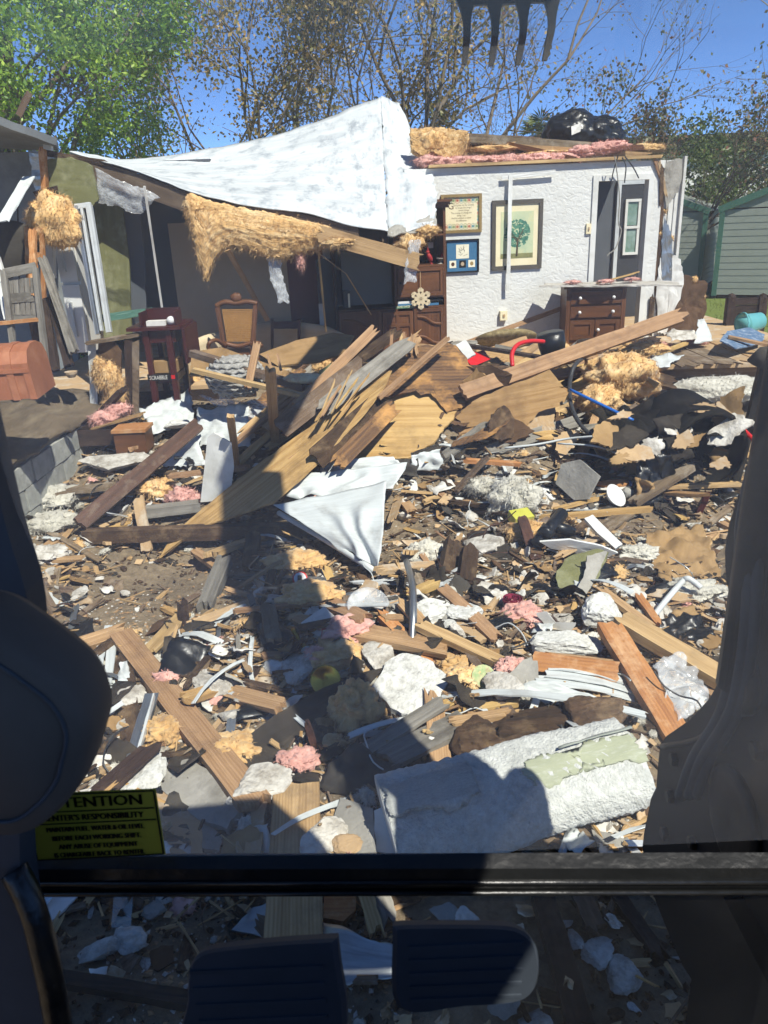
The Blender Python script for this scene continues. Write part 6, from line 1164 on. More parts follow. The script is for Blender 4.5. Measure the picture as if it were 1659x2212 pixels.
TR('tan_board', 'torn tan fibreboard above the crossbar', 'board', [(470, 1850), (485, 1810), (540, 1780), (560, 1800), (545, 1850)], [(470, 1850, .02), (540, 1782, .05), (545, 1850, .02)], .015, m_card, .012)
# stones behind carpet
for i, (x, y, rx) in enumerate(((1110, 1600, .2), (1190, 1570, .24), (1040, 1605, .12), (1270, 1545, .16))): RK(['broad dark stone behind the carpet roll', 'long mossy stone behind the carpet roll', 'small dark stone left of the broad stone', 'flat dark stone under the white strip'][i], x, y, .04, (rx, .12, .09), m_rot, yaw=.1*i, name='stone_block', cat='stone')
# carpet roll
ca, cb = T(840, 1790, .12), T(1365, 1640, .14)
crl = thing('carpet_roll', 'rolled shaggy white carpet with olive backing in the foreground', 'carpet', (ca+cb)/2-V((0, 0, .15))); X, Y, Z = frame(cb-ca, (0, -.3, 1)); LN = (cb-ca).length
m_shag = mat('shaggy_carpet', H_('d5d6d0'), H_('b2b4ae'), (30, 30, 30), 1, 1, bs=90, bd=.012, blot=H_('8e9088'), blot_s=5, blot_a=.45, sheen=.2, jit=0)
def roll(u, a, k=1.0):
    r = (.17-.015*u)*k*(1+.10*mn.noise((u*3, math.cos(a)*1.5, math.sin(a)*1.5))); p = ca+X*(u*LN); return p+Y*(math.cos(a)*r*1.3)+Z*(math.sin(a)*r*.74)
mb = MB(); nu, na = 70, 56
vs = [roll(i/nu, 2*math.pi*j/na)+(Y*math.cos(2*math.pi*j/na)+Z*math.sin(2*math.pi*j/na))*random.uniform(-.006, .007) for i in range(nu+1) for j in range(na)]
fs = [(i*na+j, i*na+(j+1) % na, (i+1)*na+(j+1) % na, (i+1)*na+j) for i in range(nu) for j in range(na)]+[tuple(range(na))[::-1], tuple(nu*na+j for j in range(na))]
mb.add(vs, fs); part(crl, 'pile', mb, m_shag, True)
mb = MB(); sheet(mb, lambda u, v: roll(.55+.44*u, 1.3+.6*v, 1.02), 40, 22, .006, .006, 9, 0, .035); part(crl, 'backing', mb, mat('carpet_backing', H_('a9ad92'), H_('8f947a'), (8, 8, 8), .8, .2, blot=H_('c6c8b8'), blot_s=8, blot_a=.5, jit=0), True)
mb = MB(); sheet(mb, lambda u, v: roll(.70+.31*u, 1.2+.1*v, 1.10+.08*v), 10, 3, .004, .008, 9, 0, .01); part(crl, 'torn_binding', mb, m_shed, True)
mb = MB(); sheet(mb, lambda u, v: roll(.02+.34*u, 1.0+.75*v, 1.03+.05*v), 40, 26, .02, .02, 6, 3, .03); part(crl, 'loose_flap', mb, m_shag, True)
# ---- small household things in the foreground
cj = thing('candle_jar', 'red battery candle with white base turned up', 'candle', T(648, 1262)); c = T(648, 1250, .05); ax_ = V((.05, -.75, .66)); mb = MB(); lathe(mb, [(.05, -.09), (.052, 0), (.046, .004), (0, .004)], c, ax_, 24); part(cj, 'body', mb, m_red, True); mb = MB(); lathe(mb, [(.042, .004), (.042, .009), (0, .009)], c, ax_, 24); cw_ = part(cj, 'base_plate', mb, m_gloss)
X, Y, Z = frame(V((1, 0, 0)), ax_); mb = MB(); box(mb, c+Z*.011, (.03, .04, .006), (X, Y, Z)); part(cw_, 'battery_bay', mb, m_black)
gf = thing('picture_surround', 'grey open picture frame corner around the red candle', 'frame', T(570, 1275)); rod(gf, 'side', T(555, 1245, .05), T(700, 1252, .05), .04, m_metal, .02); rod(gf, 'side', T(560, 1272, .04), T(715, 1276, .04), .035, m_metal, .02); rod(gf, 'side', T(545, 1243, .05), T(572, 1278, .04), .035, m_metal, .02)
TR('white_card', 'blank white card with tan border above the pink insulation', 'card', [(650, 1345), (700, 1310), (722, 1330), (690, 1375), (668, 1362)], [(650, 1345, .06), (700, 1311, .08), (690, 1375, .05)], .008, m_paper, .002)
rc = thing('red_card', 'cream card with red border leaning by the candlestick', 'card', T(702, 1400)); p = [T(692, 1402, .03), T(718, 1392, .03), P(718, 1352, 3.95), P(695, 1358, 3.95)]; mb = MB(); slab(mb, p, .006); part(rc, 'backing', mb, m_red); cm = sum(p, V())/4+V((0, -.006, .003)); mb = MB(); slab(mb, [cm+(v-sum(p, V())/4)*.8 for v in p], .003); part(rc, 'face', mb, m_cream)
cs_ = thing('candlestick', 'brass candlestick with crystal base lying in the rubble', 'candlestick', T(670, 1420)); a, b_ = T(632, 1362, .06), T(668, 1415, .05); d = (b_-a).normalized(); mb = MB(); lathe(mb, [(.0, 0), (.022, .0), (.018, .03), (.01, .04), (.018, .06), (.01, .08), (.009, .14), (.016, .16), (.012, .18)], a, d, 14); part(cs_, 'stem', mb, m_brass, True); mb = MB(); lathe(mb, [(.012, 0), (.03, .02), (.018, .05), (.035, .08), (.055, .12), (.07, .14), (0, .14)], a+d*.18, d, 16); part(cs_, 'crystal_foot', mb, film('crystal', H_('e8eef0'), .45, .05, 9), False)
mb = MB(); lathe(mb, [(0, 0), (.05, .004), (.075, .03), (.08, .045), (.074, .045), (.05, .015), (0, .012)], T(703, 1470, .06), V((.1, -.8, .6)), 26); one('brass_dish', 'round brass dish standing on edge in the foreground', 'dish', mb, m_brass, True)
mb = MB(); lathe(mb, [(0, 0), (.1, .005), (.13, .03), (.124, .03), (.09, .012), (0, .01)], T(795, 1312, .05), V((.1, -.5, .9)), 26); one('glass_dish', 'round clear glass dish left of the metal strip', 'dish', mb, m_film, True)
TB('metal_strip', 'bent grey metal strip standing in the centre foreground', 'strip', ((878, 1212, .14), (890, 1260, .16), (893, 1320, .12), (890, 1388, .05)), .022, m_metal, 4)
al2 = thing('aluminium_strip', 'bright grooved aluminium strip at lower left', 'strip', T(300, 1665)); rod(al2, 'channel', T(328, 1500, .1), T(278, 1672, .05), .07, m_metal, .02); rod(al2, 'lip', T(333, 1502, .12), T(287, 1672, .07), .012, m_alu, .03)
for i, (a, b_) in enumerate((((235, 1352), (200, 1480)), ((222, 1365), (210, 1470)), ((246, 1360), (232, 1475)))): PL(['leftmost', 'middle', 'rightmost'][i]+' white slotted vinyl strip by the dark cab trim', (*a, .08), (*b_, .05), .05, .008, m_vin, .01, .01, name='siding_strip', cat='siding')
CL('plastic_bag', 'small white plastic bag strip beside the long lumber', 'plastic film', ((255, 1430, .08), (275, 1425, .08), (288, 1485, .04), (268, 1490, .04)), 8, 14, .02, 9, m_vin)
for i, (x, y) in enumerate(((520, 1240), (800, 1252), (850, 1255), (930, 1258))): PL(['pale lath below the rotten beam at left', 'grey metal lath left of the stub', 'pale metal lath below the vinyl rail', 'pale lath right of the metal strip'][i], (x-40, y+6, .05), (x+60, y+2, .05), .035, .012, m_alu if i else m_grey, name='lath', cat='lath')
mb = MB(); lathe(mb, [(0, 0), (.06, 0), (.062, .012), (0, .014)], T(1044, 1462, .05), V((.1, -.7, .7)), 20); one('green_disc', 'round green patterned lid right of the foam slab', 'lid', mb, mat('green_disc', H_('5f8a45'), H_('b9b483'), (40, 40, 40), .5, .05, blot=H_('8c3f2e'), blot_s=30, blot_a=.6, jit=0))
# ---- below the crossbar
CL('metal_sheet', 'curved galvanised metal sheet between the two pedals', 'metal sheet', ((690, 1985, .06), (850, 2040, .06), (860, 2110, .03), (690, 2130, .03)), 16, 12, .02, 3, m_metal, .01, .003, False)
TR('brown_board', 'reddish brown board right of the pine board', 'board', [(698, 1915), (770, 1912), (768, 1965), (742, 1990), (698, 1982)], [(698, 1915, .05), (770, 1912, .05), (742, 1990, .05)], .02, m_lumo, .003)
PL('split stick below the crossbar right of the pine board', (790, 1930, .06), (812, 2010, .06), .05, .03, m_lum); PL('grey split stick beside the pale one', (818, 1925, .06), (835, 1990, .04), .08, .02, m_grey)
TR('white_sheet', 'white sheet corner at lower left behind the pillar', 'sheet', [(85, 1930), (172, 1930), (140, 1965), (110, 1990)], [(85, 1930, .03), (172, 1930, .03), (110, 1990, .03)], .006, m_white, .003)
TR('glass_piece', 'blue tinted glass piece below the sticker', 'glass', [(246, 1932), (287, 1932), (282, 2005), (240, 2002)], [(246, 1932, .04), (287, 1932, .04), (240, 2002, .03)], .006, m_glass, .001)
TR('blue_sheet', 'pale blue sheet left of the pine board base', 'sheet', [(545, 1960), (585, 1945), (590, 2030), (500, 2010)], [(545, 1960, .04), (585, 1946, .05), (500, 2010, .03)], .005, m_metal, .006)
for i, (x, y, r) in enumerate(((270, 2030, .1), (215, 2055, .09), (335, 1965, .07), (1010, 1985, .07), (1290, 2060, .09), (1350, 2100, .1), (1240, 2030, .05), (960, 1975, .08))): RK(['white crumbly plaster slab at lower left', 'pale plaster bit left of the crumbly slab', 'grey concrete chip below the crossbar', 'white chip above the right pedal', 'white chunk in the lower right shade', 'pale chunk at the lower right', 'small white bit in the lower right shade', 'grey chip left of the white chip'][i], x, y, .02, (r*.7, r*.5, r*.25), m_plas if i not in (2, 7) else m_conc, yaw=random.uniform(0, 3), name='plaster_chunk')
PL('dark bar lying at lower left below the rubble', (120, 2112, .05), (430, 2165, .05), .05, .03, m_dmet, .0, .0, name='iron_bar', cat='bar'); PL('dark timber pole right of the right pedal', (1170, 1930, .05), (1255, 2225, .05), .08, .05, m_dark); PL('pale board in the lower right shade', (1255, 1930, .04), (1290, 2010, .04), .07, .02, m_old); PL('thin dark pole in the lower right shade', (1330, 1930, .03), (1420, 2060, .03), .05, .03, m_dark)
# ---- boards and cloth on the right floor
TR('blue_sheet', 'blue mottled board lying on the right floor', 'board', [(1555, 735), (1570, 715), (1620, 707), (1652, 722), (1645, 742), (1590, 752)], [(1555, 735, 'Y', 9.0), (1620, 708, 'Y', 10.2), (1590, 752, 'Y', 8.8)], .015, mat('blue_board', H_('5f7894'), H_('4b647f'), (5, 5, 5), .7, .1, blot=H_('c9cdd0'), blot_s=14, blot_a=.5, jit=0), .02)
PL('pale lumber lying across the blue board', (1575, 728, 'Y', 9.2), (1690, 752, 'Y', 8.9), .1, .03, m_lum, .02, .02); PL('tan lumber left on the right floor', (1400, 772, 'Y', 8.8), (1480, 742, 'Y', 9.4), .07, .03, m_ply)
CL('white_sheet', 'white crumpled plastic at the floor edge', 'plastic film', ((1330, 760, 'Y', 8.8), (1480, 765, 'Y', 8.8), (1440, 790, 'Y', 8.5), (1350, 795, 'Y', 8.5)), 18, 10, .03, 5, m_vin); CL('white_sheet', 'white plaster sheet at the torn corner foot', 'sheet', ((1440, 715, 'Y', 9.8), (1500, 708, 'Y', 9.9), (1505, 728, 'Y', 9.4), (1450, 733, 'Y', 9.4)), 12, 8, .03, 5, m_plas)
for i, (x, y) in enumerate(((1500, 735), (1550, 715), (1420, 748), (1655, 740))): LU(['pink clump left of the blue board', 'pink clump behind the blue board', 'pink clump beside the lumber beam end', 'pink clump right of the blue board'][i], x, y, .25, (.16, .1, .05), m_pink)
CL('vinyl_sheet', 'white siding scrap standing at the torn house corner', 'siding', ((1510, 690, 'Y', 9.8), (1524, 690, 'Y', 9.8), (1545, 735, 'Y', 9.6), (1500, 742, 'Y', 9.5)), 8, 12, .03, 5, m_vin)
TR('red_cloth', 'red cloth scrap behind the pile crest', 'cloth', [(1000, 770), (1045, 755), (1060, 775), (1020, 790)], [(1000, 770, 'Y', 8.0), (1045, 756, 'Y', 8.2), (1020, 790, 'Y', 7.9)], .01, m_red, .01); TR('white_board', 'small white torn board behind the pile crest', 'board', [(985, 745), (1005, 733), (1028, 765), (1010, 775)], [(985, 745, 'Y', 7.9), (1005, 734, 'Y', 7.9), (1010, 775, 'Y', 7.7)], .012, m_white, .006)
PL('dark board behind the red hose', (1000, 745, 'Y', 8.2), (1190, 775, 'Y', 7.9), .1, .03, m_dark); mb = MB(); lathe(mb, [(.12, 0), (.14, .1), (.14, .22), (0, .23)], P(1195, 765, 8.0), V((-.2, -.1, 1)), 18); one('black_pot', 'black plastic pot right of the red hose', 'pot', mb, m_black, True)
# ================================================================ loose small rubble: copies of prototypes
def proto(kind, mt, i):
    mb = MB(); r = random.uniform
    if kind == 'scrap': L = r(.12, .42); plank(mb, (-L/2, 0, 0), (L/2, 0, 0), r(.025, .09), r(.012, .035), j0=r(.01, .06), j1=r(.01, .06), seg=3, ny=4, rough=.003, bend=r(0, .01))
    elif kind == 'splinter': L = r(.14, .5); plank(mb, (-L/2, 0, 0), (L/2, 0, 0), r(.008, .022), r(.006, .014), j0=.03, j1=.05, seg=2, ny=2)
    elif kind == 'board': L = r(.45, 1.1); plank(mb, (-L/2, 0, 0), (L/2, 0, 0), r(.06, .15), r(.015, .045), j0=r(.01, .1), j1=r(.02, .1), seg=4, ny=5, rough=.003, bend=r(0, .02))
    elif kind == 'chunk': q = r(.03, .09); rock(mb, (0, 0, 0), (q, q*r(.5, .9), q*r(.25, .5)), None, 7, 2, .12)
    elif kind == 'flat':
        q = r(.06, .15); n = random.randint(4, 6); slab(mb, [V((q*r(.5, 1.1)*math.cos(6.283*k/n), q*r(.5, 1.1)*math.sin(6.283*k/n), 0)) for k in range(n)], r(.006, .016), .012, 3, .004)
    elif kind == 'sheet': a, b = r(.06, .16), r(.05, .12); sheet(mb, bil((-a, -b, 0), (a, -b, 0), (a, b, 0), (-a, b, 0)), 8, 6, .003, .035, r(5, 9), i*3.1, .012, 2*a, 2*b, True)
    elif kind == 'strip': L = r(.25, .7); plank(mb, (-L/2, 0, 0), (L/2, 0, 0), r(.025, .06), .005, bend=r(.0, .06), twist=r(-.8, .8), seg=6, ny=3, j1=.02)
    elif kind == 'tuft': q = r(.04, .11); lump(mb, (0, 0, 0), (q, q*.8, q*.45), .6, 2, 3, fib=60, fl=.05)
    elif kind == 'wire':
        a = r(0, 6); q = V((0, 0, 0)); ps = []
        for k in range(6): ps.append(q.copy()); a += r(-.9, .9); q = q+V((math.cos(a)*.07, math.sin(a)*.07, r(-.02, .03)))
        tube(mb, ps, r(.002, .0045), 5, sm=3)
    elif kind == 'crumb': q = r(.012, .03); rock(mb, (0, 0, 0), (q, q*.8, q*.6), None, 5, 1, .1)
    me = mesh_of(mb, kind, smooth=kind in ('tuft', 'sheet')); me.materials.append(mt); return me
EXC = [(262, 1372, 548, 1735, 46), (640, 1690, 634, 2052, 66), (860, 1790, 1360, 1640, 110), (1318, 1358, 1480, 1620, 45), (1344, 1340, 1575, 1475, 40), (480, 1650, 830, 1440, 45), (880, 1480, 890, 1490, 80), (350, 1190, 840, 800, 60), (640, 1060, 800, 1180, 85), (1130, 1440, 1380, 1500, 45), (170, 1130, 428, 918, 25), (790, 960, 960, 830, 80), (1000, 850, 1470, 680, 30), (1000, 890, 1230, 850, 50), (380, 1680, 480, 1770, 60), (1400, 1160, 1540, 1240, 50), (660, 1680, 850, 1680, 60), (650, 1250, 650, 1255, 32), (690, 1380, 700, 1470, 40), (720, 2000, 850, 2100, 40), (300, 1600, 330, 1500, 26), (1490, 945, 1500, 950, 110), (440, 1080, 500, 950, 20), (300, 1350, 420, 1240, 20)]
def blocked(x, y, g):
    for x0, y0, x1, y1, r in EXC:
        dx_, dy_ = x1-x0, y1-y0; t = max(0, min(1, ((x-x0)*dx_+(y-y0)*dy_)/(dx_*dx_+dy_*dy_+1e-6)))
        if math.hypot(x-x0-t*dx_, y-y0-t*dy_) < r+g: return True
    return False
def rnd_px(g=0):
    while True:
        if random.random() < .5: x, y = random.uniform(60, 1640), random.uniform(905, 2205)
        else:
            X_, Y_ = random.uniform(-2.8, 3.4), random.uniform(1.6, 8.2)
            d = V((X_, Y_, gz(X_, Y_)))-CAM; k = d.dot(_f); x = 829.5+d.dot(R_)/k*FPX/KX; y = 1106-d.dot(U_)/k*FPX/KX
            if not (40 < x < 1650 and 900 < y < 2205): continue
        if ((x-340)/210)**2+((y-1255)/95)**2 < 1 and random.random() < .9: continue
        if x < 130 and y < 1050: continue
        if blocked(x, y, g) and random.random() < .93: continue
        if 1380 < x and y > 1480 and random.random() < .6: continue
        if y > 1870 and random.random() < .93: continue
        return x, y
LM = [('carpet roll', 1100, 1700), ('red candle', 648, 1250), ('speckled foam slab', 880, 1480), ('tar paper band', 640, 1560), ('wide pine board', 640, 1800), ('long light lumber', 400, 1550), ('yellow sticker', 340, 1760), ('white siding stack', 1260, 1480), ('orange lumber', 1400, 1480), ('clear plastic bag', 1490, 1480), ('white elbow pipe', 1450, 1290), ('brown paper bag', 1480, 1190), ('black drain pipe', 1190, 1150), ('yellow tub', 1125, 1118), ('green wallpaper piece', 1255, 1240), ('pink fabric rose', 1105, 1300), ('bent metal strip', 890, 1300), ('folded vinyl sheet', 740, 1130), ('plywood strip', 560, 1050), ('bare dirt patch', 340, 1250), ('dark moulding board', 300, 1030), ('block foundation', 100, 1010), ('rotten beam', 450, 1150), ('golden plywood sheet', 880, 920), ('grey batting clump', 1110, 1075), ('pale grey tray', 1245, 1040), ('black drum', 1490, 945), ('upright white shelf board', 470, 1010), ('brass dish', 703, 1470), ('brass candlestick', 655, 1395), ('aluminium strip', 300, 1590), ('dark cloth heap', 770, 1680), ('grey concrete slab', 430, 1710), ('right pedal', 1000, 1960), ('left pedal', 500, 2040), ('galvanised sheet', 780, 2070), ('glass dish', 795, 1312), ('blue thin pipe', 1300, 875), ('rotten timber stubs', 985, 1215), ('green patterned disc', 1044, 1462), ('blue glass piece', 265, 1970), ('light lumber by the boom', 1480, 1420), ('black plastic heap', 1480, 1355), ('long white slab', 245, 1000), ('boom foot', 1480, 1750), ('dark timber pole', 1210, 2080)]
ADJ = {'lumber': 'tan', 'weathered_wood': 'weathered', 'rotten_wood': 'rotten', 'plywood': 'pale', 'orange_lumber': 'orange', 'dark_wood': 'dark', 'grey_wood': 'grey', 'tan_board': 'beige', 'plaster': 'white', 'foam_board': 'speckled', 'white_paint': 'painted white', 'concrete': 'grey', 'cardboard': 'cardboard brown', 'brown_sheathing': 'dark brown', 'tar_paper': 'black brown', 'paper': 'white', 'white_vinyl': 'off white', 'kraft_paper': 'brown', 'dark_cloth': 'grey', 'black_plastic': 'black', 'aluminium_white': 'silvery', 'galvanised': 'grey metal', 'yellow_insulation': 'yellow', 'pink_insulation': 'pink', 'white_batting': 'whitish', 'black_cable': 'black', 'rusty_iron': 'rusty'}
ORD = ['nearest', 'second nearest', 'third nearest', 'fourth nearest', 'fifth nearest', 'sixth nearest', 'seventh nearest', 'eighth nearest', 'ninth nearest', 'tenth nearest', 'eleventh nearest', 'twelfth nearest', 'thirteenth nearest', 'fourteenth nearest', 'fifteenth nearest', 'sixteenth nearest', 'seventeenth nearest', 'eighteenth nearest', 'nineteenth nearest', 'twentieth nearest']
def scatter(name, noun, cat, group, kind, mats_, npro, n, tilt=.25, hz=(0, .05), sc_=(.75, 1.25), g=0):
    ms = [proto(kind, mats_[i % len(mats_)], i) for i in range(npro)]; keys = {}
    for k in range(n):
        x, y = rnd_px(g); p = T(x, y, random.uniform(*hz)); o = bpy.data.objects.new(name, random.choice(ms)); o.location = p
        s = random.uniform(*sc_)*(1.0 if p.y > 2.6 else .75); o.scale = (s, s, s); o.rotation_euler = (random.gauss(0, tilt), random.gauss(0, tilt), random.uniform(0, 6.28))
        COL.objects.link(o)
        d, nm, lx, ly = min((math.hypot(x-a, y-b), q, a, b) for q, a, b in LM)
        side = ('left of' if x < lx else 'right of') if abs(x-lx) > abs(y-ly) else ('behind' if y < ly else 'in front of')
        keys.setdefault((ADJ[o.data.materials[0].name], side, nm), []).append((d, k, o))
    for (adj, side, nm), lst in keys.items():
        lst.sort(key=lambda e: e[:2])
        for i, (d, k, o) in enumerate(lst): tagit(o, f"{ORD[min(i, 19)]+' ' if len(lst) > 1 else ''}{adj} {noun} {side} the {nm}", cat, group)
scatter('broken_board', 'broken board', 'board', 'loose boards in the rubble', 'board', (m_lum, m_old, m_rot, m_ply, m_old, m_dark, m_tan, m_lum, m_grey), 26, 105, .16, (-.02, .05), (.5, 1.0), 18)
scatter('wood_scrap', 'wood scrap', 'wood scrap', 'loose wood scraps', 'scrap', (m_lum, m_old, m_ply, m_rot, m_old, m_lum, m_tan), 36, 290, .3, (-.01, .03), (.45, .95), 8)
scatter('wood_sliver', 'thin wood sliver', 'sliver', 'loose wood slivers', 'splinter', (m_lum, m_ply, m_old, m_lum), 24, 280, .3, (0, .04), (.5, 1.0))
scatter('plaster_lump', 'plaster lump', 'plaster', 'loose plaster lumps', 'chunk', (m_plas, m_plas, m_foam), 24, 250, .4, (-.01, .02), (.35, 1.0))
scatter('plaster_flake', 'wallboard flake', 'wallboard', 'loose wallboard flakes', 'flat', (m_plas, m_white, m_plas, m_conc), 24, 190, .35, (0, .04), (.4, 1.0), 6)
scatter('brown_flake', 'torn fibreboard flake', 'fibreboard', 'loose fibreboard flakes', 'flat', (m_tan, m_card, m_osb, m_felt, m_old), 26, 290, .35, (0, .04), (.5, 1.1), 6)
scatter('paper_scrap', 'crumpled paper scrap', 'paper', 'loose paper scraps', 'sheet', (m_paper, m_vin, m_paper, m_bag), 18, 85, .35, (.0, .05), (.45, .9), 6)
scatter('dark_scrap', 'crumpled felt scrap', 'felt', 'loose dark scraps', 'sheet', (m_felt, m_cloth, m_black), 16, 150, .35, (.0, .04), (.6, 1.2), 6)
scatter('vinyl_sliver', 'narrow vinyl strip', 'strip', 'loose strips', 'strip', (m_vin, m_alu, m_metal, m_vin), 16, 90, .2, (.0, .05), (.5, .95), 8)
scatter('insulation_tuft', 'insulation tuft', 'insulation', 'loose insulation tufts', 'tuft', (m_yel, m_pink, m_wool, m_yel, m_yel, m_wool), 14, 90, .3, (-.01, .03), (.5, 1.1))
scatter('bent_wire', 'bent loose wire', 'wire', 'loose wires', 'wire', (m_cable, m_vin, m_metal, m_rust), 14, 70, .3, (.01, .05), (.7, 1.6))
# fan of broken boards heaped in the central pile and before the house
def tag_near(lst, noun, cat, group):
    keys = {}
    for x, y, k, o in lst:
        d, nm, lx, ly = min((math.hypot(x-a, y-b), q, a, b) for q, a, b in LM)
        side = ('left of' if x < lx else 'right of') if abs(x-lx) > abs(y-ly) else ('behind' if y < ly else 'in front of')
        keys.setdefault((ADJ[o.data.materials[0].name], side, nm), []).append((d, k, o))
    for (adj, side, nm), l in keys.items():
        l.sort(key=lambda e: e[:2])
        for i, (d, k, o) in enumerate(l): tagit(o, f"{ORD[min(i, 19)]+' ' if len(l) > 1 else ''}{adj} {noun} {side} the {nm}", cat, group)
LM += [('knitted pouf', 508, 812), ('long lumber beam', 1235, 765), ('dark stained plywood', 900, 790), ('upright pale stud', 590, 880), ('red hose arch', 1130, 750), ('big yellow insulation roll', 1345, 812), ('light frayed plywood', 1110, 870)]
lst = []
for k in range(104):
    f = random.random()
    if k < 26: x, y, a = random.uniform(560, 775), random.uniform(770, 960), rad(random.gauss(42, 14))
    elif k < 36: x, y, a = random.uniform(830, 1010), random.uniform(742, 790), rad(random.gauss(45, 30))
    else: x, y, a = random.uniform(1010, 1330), random.uniform(800, 960), rad(random.gauss(15, 28))
    if k >= 64: x, y = random.uniform(880, 1400), random.uniform(745, 815)
    p = P(x, y, 9.3-(y-745)/70*1.7) if k >= 64 else T(x, y, random.uniform(.05, .25) if k < 26 else random.uniform(.02, .15)); L_ = random.uniform(.35, 1.0); d = V((math.cos(a)*.8, .5*math.sin(a)+.15, .42*math.sin(a))).normalized()*L_*.5
    mb = MB(); plank(mb, p-d, p+d, random.uniform(.04, .15), random.uniform(.015, .045), n=V((random.gauss(.2, .3), -.7, .6)), j0=random.uniform(.02, .12), j1=random.uniform(.02, .14), ny=7, seg=5, rough=.004, bend=random.uniform(0, .02))
    o = one('pile_board', 'x', 'board', mb, random.choice((m_lum, m_old, m_rot, m_ply, m_plyd, m_grey, m_lum, m_dark))); lst.append((x, y, k, o))
ADJ['stained_plywood'] = 'stained'
for m_, a_ in ((m_bag, 'brown'), (m_vin, 'off white')): ADJ[m_.name] = a_
ls2 = []
for k in range(46):
    if k < 30: x, y = random.uniform(590, 1330), random.uniform(765, 960)
    else: x, y = random.uniform(1300, 1590), random.uniform(870, 1010)
    if k < 30 and 775 < x < 985 and 815 < y: x += 230
    p = P(x, y, 5.75+(1000-y)/150*.45) if k >= 30 else T(x, y, random.uniform(.08, .26)); q = random.uniform(.12, .34) if k < 30 else random.uniform(.07, .18); n_ = random.randint(5, 7)
    Xa, Ya, Za = frame((random.gauss(.8, .3), random.gauss(.3, .4), random.gauss(.3, .3)), (random.gauss(0, .4), -.6, .7)); a0 = random.uniform(0, 6)
    pts_ = [p+Xa*(q*1.5*random.uniform(.5, 1.1)*math.cos(a0+6.283*i/n_))+Ya*(q*random.uniform(.4, 1.05)*math.sin(a0+6.283*i/n_)) for i in range(n_)]
    mb = MB(); slab(mb, pts_, random.uniform(.006, .018), .02, 7, .012)
    o = one('torn_sheet', 'x', 'sheet', mb, random.choice((m_ply, m_plyd, m_osb, m_rot, m_tan, m_plyd) if k < 30 else (m_bag, m_card, m_tan, m_plas, m_felt, m_bag))); ls2.append((x, y, k, o))
tag_near(ls2, 'torn heaped sheet', 'sheet', 'torn sheets heaped in the pile')
tag_near(lst, 'heaped broken board', 'board', 'boards heaped in the central pile')
# fine litter that covers the ground, past counting: small pieces joined, one object for each material
def litter(name, label, kinds, mt, n, smin, smax, yr=(1.35, 8.6)):
    pm = []
    for kd in kinds:
        for i in range(5):
            me = proto(kd, mt, i+40); nv = len(me.vertices); co_ = np.empty(nv*3, np.float32); me.vertices.foreach_get('co', co_); ga = np.empty(nv*3, np.float32); me.attributes['gr'].data.foreach_get('vector', ga)
            pm.append((co_.reshape(-1, 3), ga.reshape(-1, 3), [tuple(p.vertices) for p in me.polygons])); bpy.data.meshes.remove(me)
    VV = []; GG = []; FF = []; b = 0
    for k in range(n):
        if random.random() < .7: X_, Y_ = random.uniform(-3.0, 3.6), random.uniform(*yr)
        else: X_, Y_ = random.uniform(-1.9, 2.2), random.uniform(1.6, 5.2)
        if ((X_+1.5)/.85)**2+((Y_-4.95)/.7)**2 < 1 and random.random() < .92: continue
        if Y_ < 2.15 and random.random() < .8: continue
        if mn.noise((X_*1.1+n, Y_*1.1, .3)) < -.25: continue
        v, g, f = random.choice(pm); s_ = random.uniform(smin, smax); R3 = np.array((Matrix.Rotation(random.uniform(0, 6.28), 3, 'Z') @ Matrix.Rotation(random.gauss(0, .3), 3, 'X') @ Matrix.Rotation(random.gauss(0, .3), 3, 'Y')), dtype=np.float32)
        VV.append((v*s_) @ R3.T+np.array((X_, Y_, gz(X_, Y_)+random.uniform(-.005, .025)), dtype=np.float32)); GG.append(g+np.random.uniform(-20, 20, 3).astype(np.float32)); FF += [tuple(i+b for i in q) for q in f]; b += len(v)
    mb = MB(); mb.v = [tuple(a) for a in np.concatenate(VV)]; mb.g = [tuple(a) for a in np.concatenate(GG)]; mb.f = FF
    o = struct(name, mb, mt, kind='stuff', label=label); o['category'] = 'litter'
litter('wood_litter', 'fine tan wood litter covering the rubble ground', ('scrap', 'splinter'), m_lum, 2900, .2, .6)
litter('wood_litter', 'fine weathered brown wood litter covering the rubble ground', ('scrap', 'splinter'), m_old, 2900, .2, .55)
litter('wood_litter', 'fine dark rotten wood litter covering the rubble ground', ('scrap', 'chunk'), m_rot, 2100, .25, .6)
litter('pale_litter', 'fine pale plaster litter covering the rubble ground', ('chunk', 'flat'), m_plas, 1500, .12, .36)
litter('board_litter', 'fine beige fibreboard litter covering the rubble ground', ('flat',), m_tan, 2400, .15, .5)
litter('board_litter', 'fine dark felt litter covering the rubble ground', ('flat', 'sheet'), m_felt, 1100, .25, .6)
litter('paper_litter', 'fine pale paper litter covering the rubble ground', ('sheet', 'strip'), m_paper, 420, .2, .45)
litter('fluff_litter', 'fine yellowish insulation shreds covering the rubble ground', ('tuft',), m_wool, 420, .2, .6)
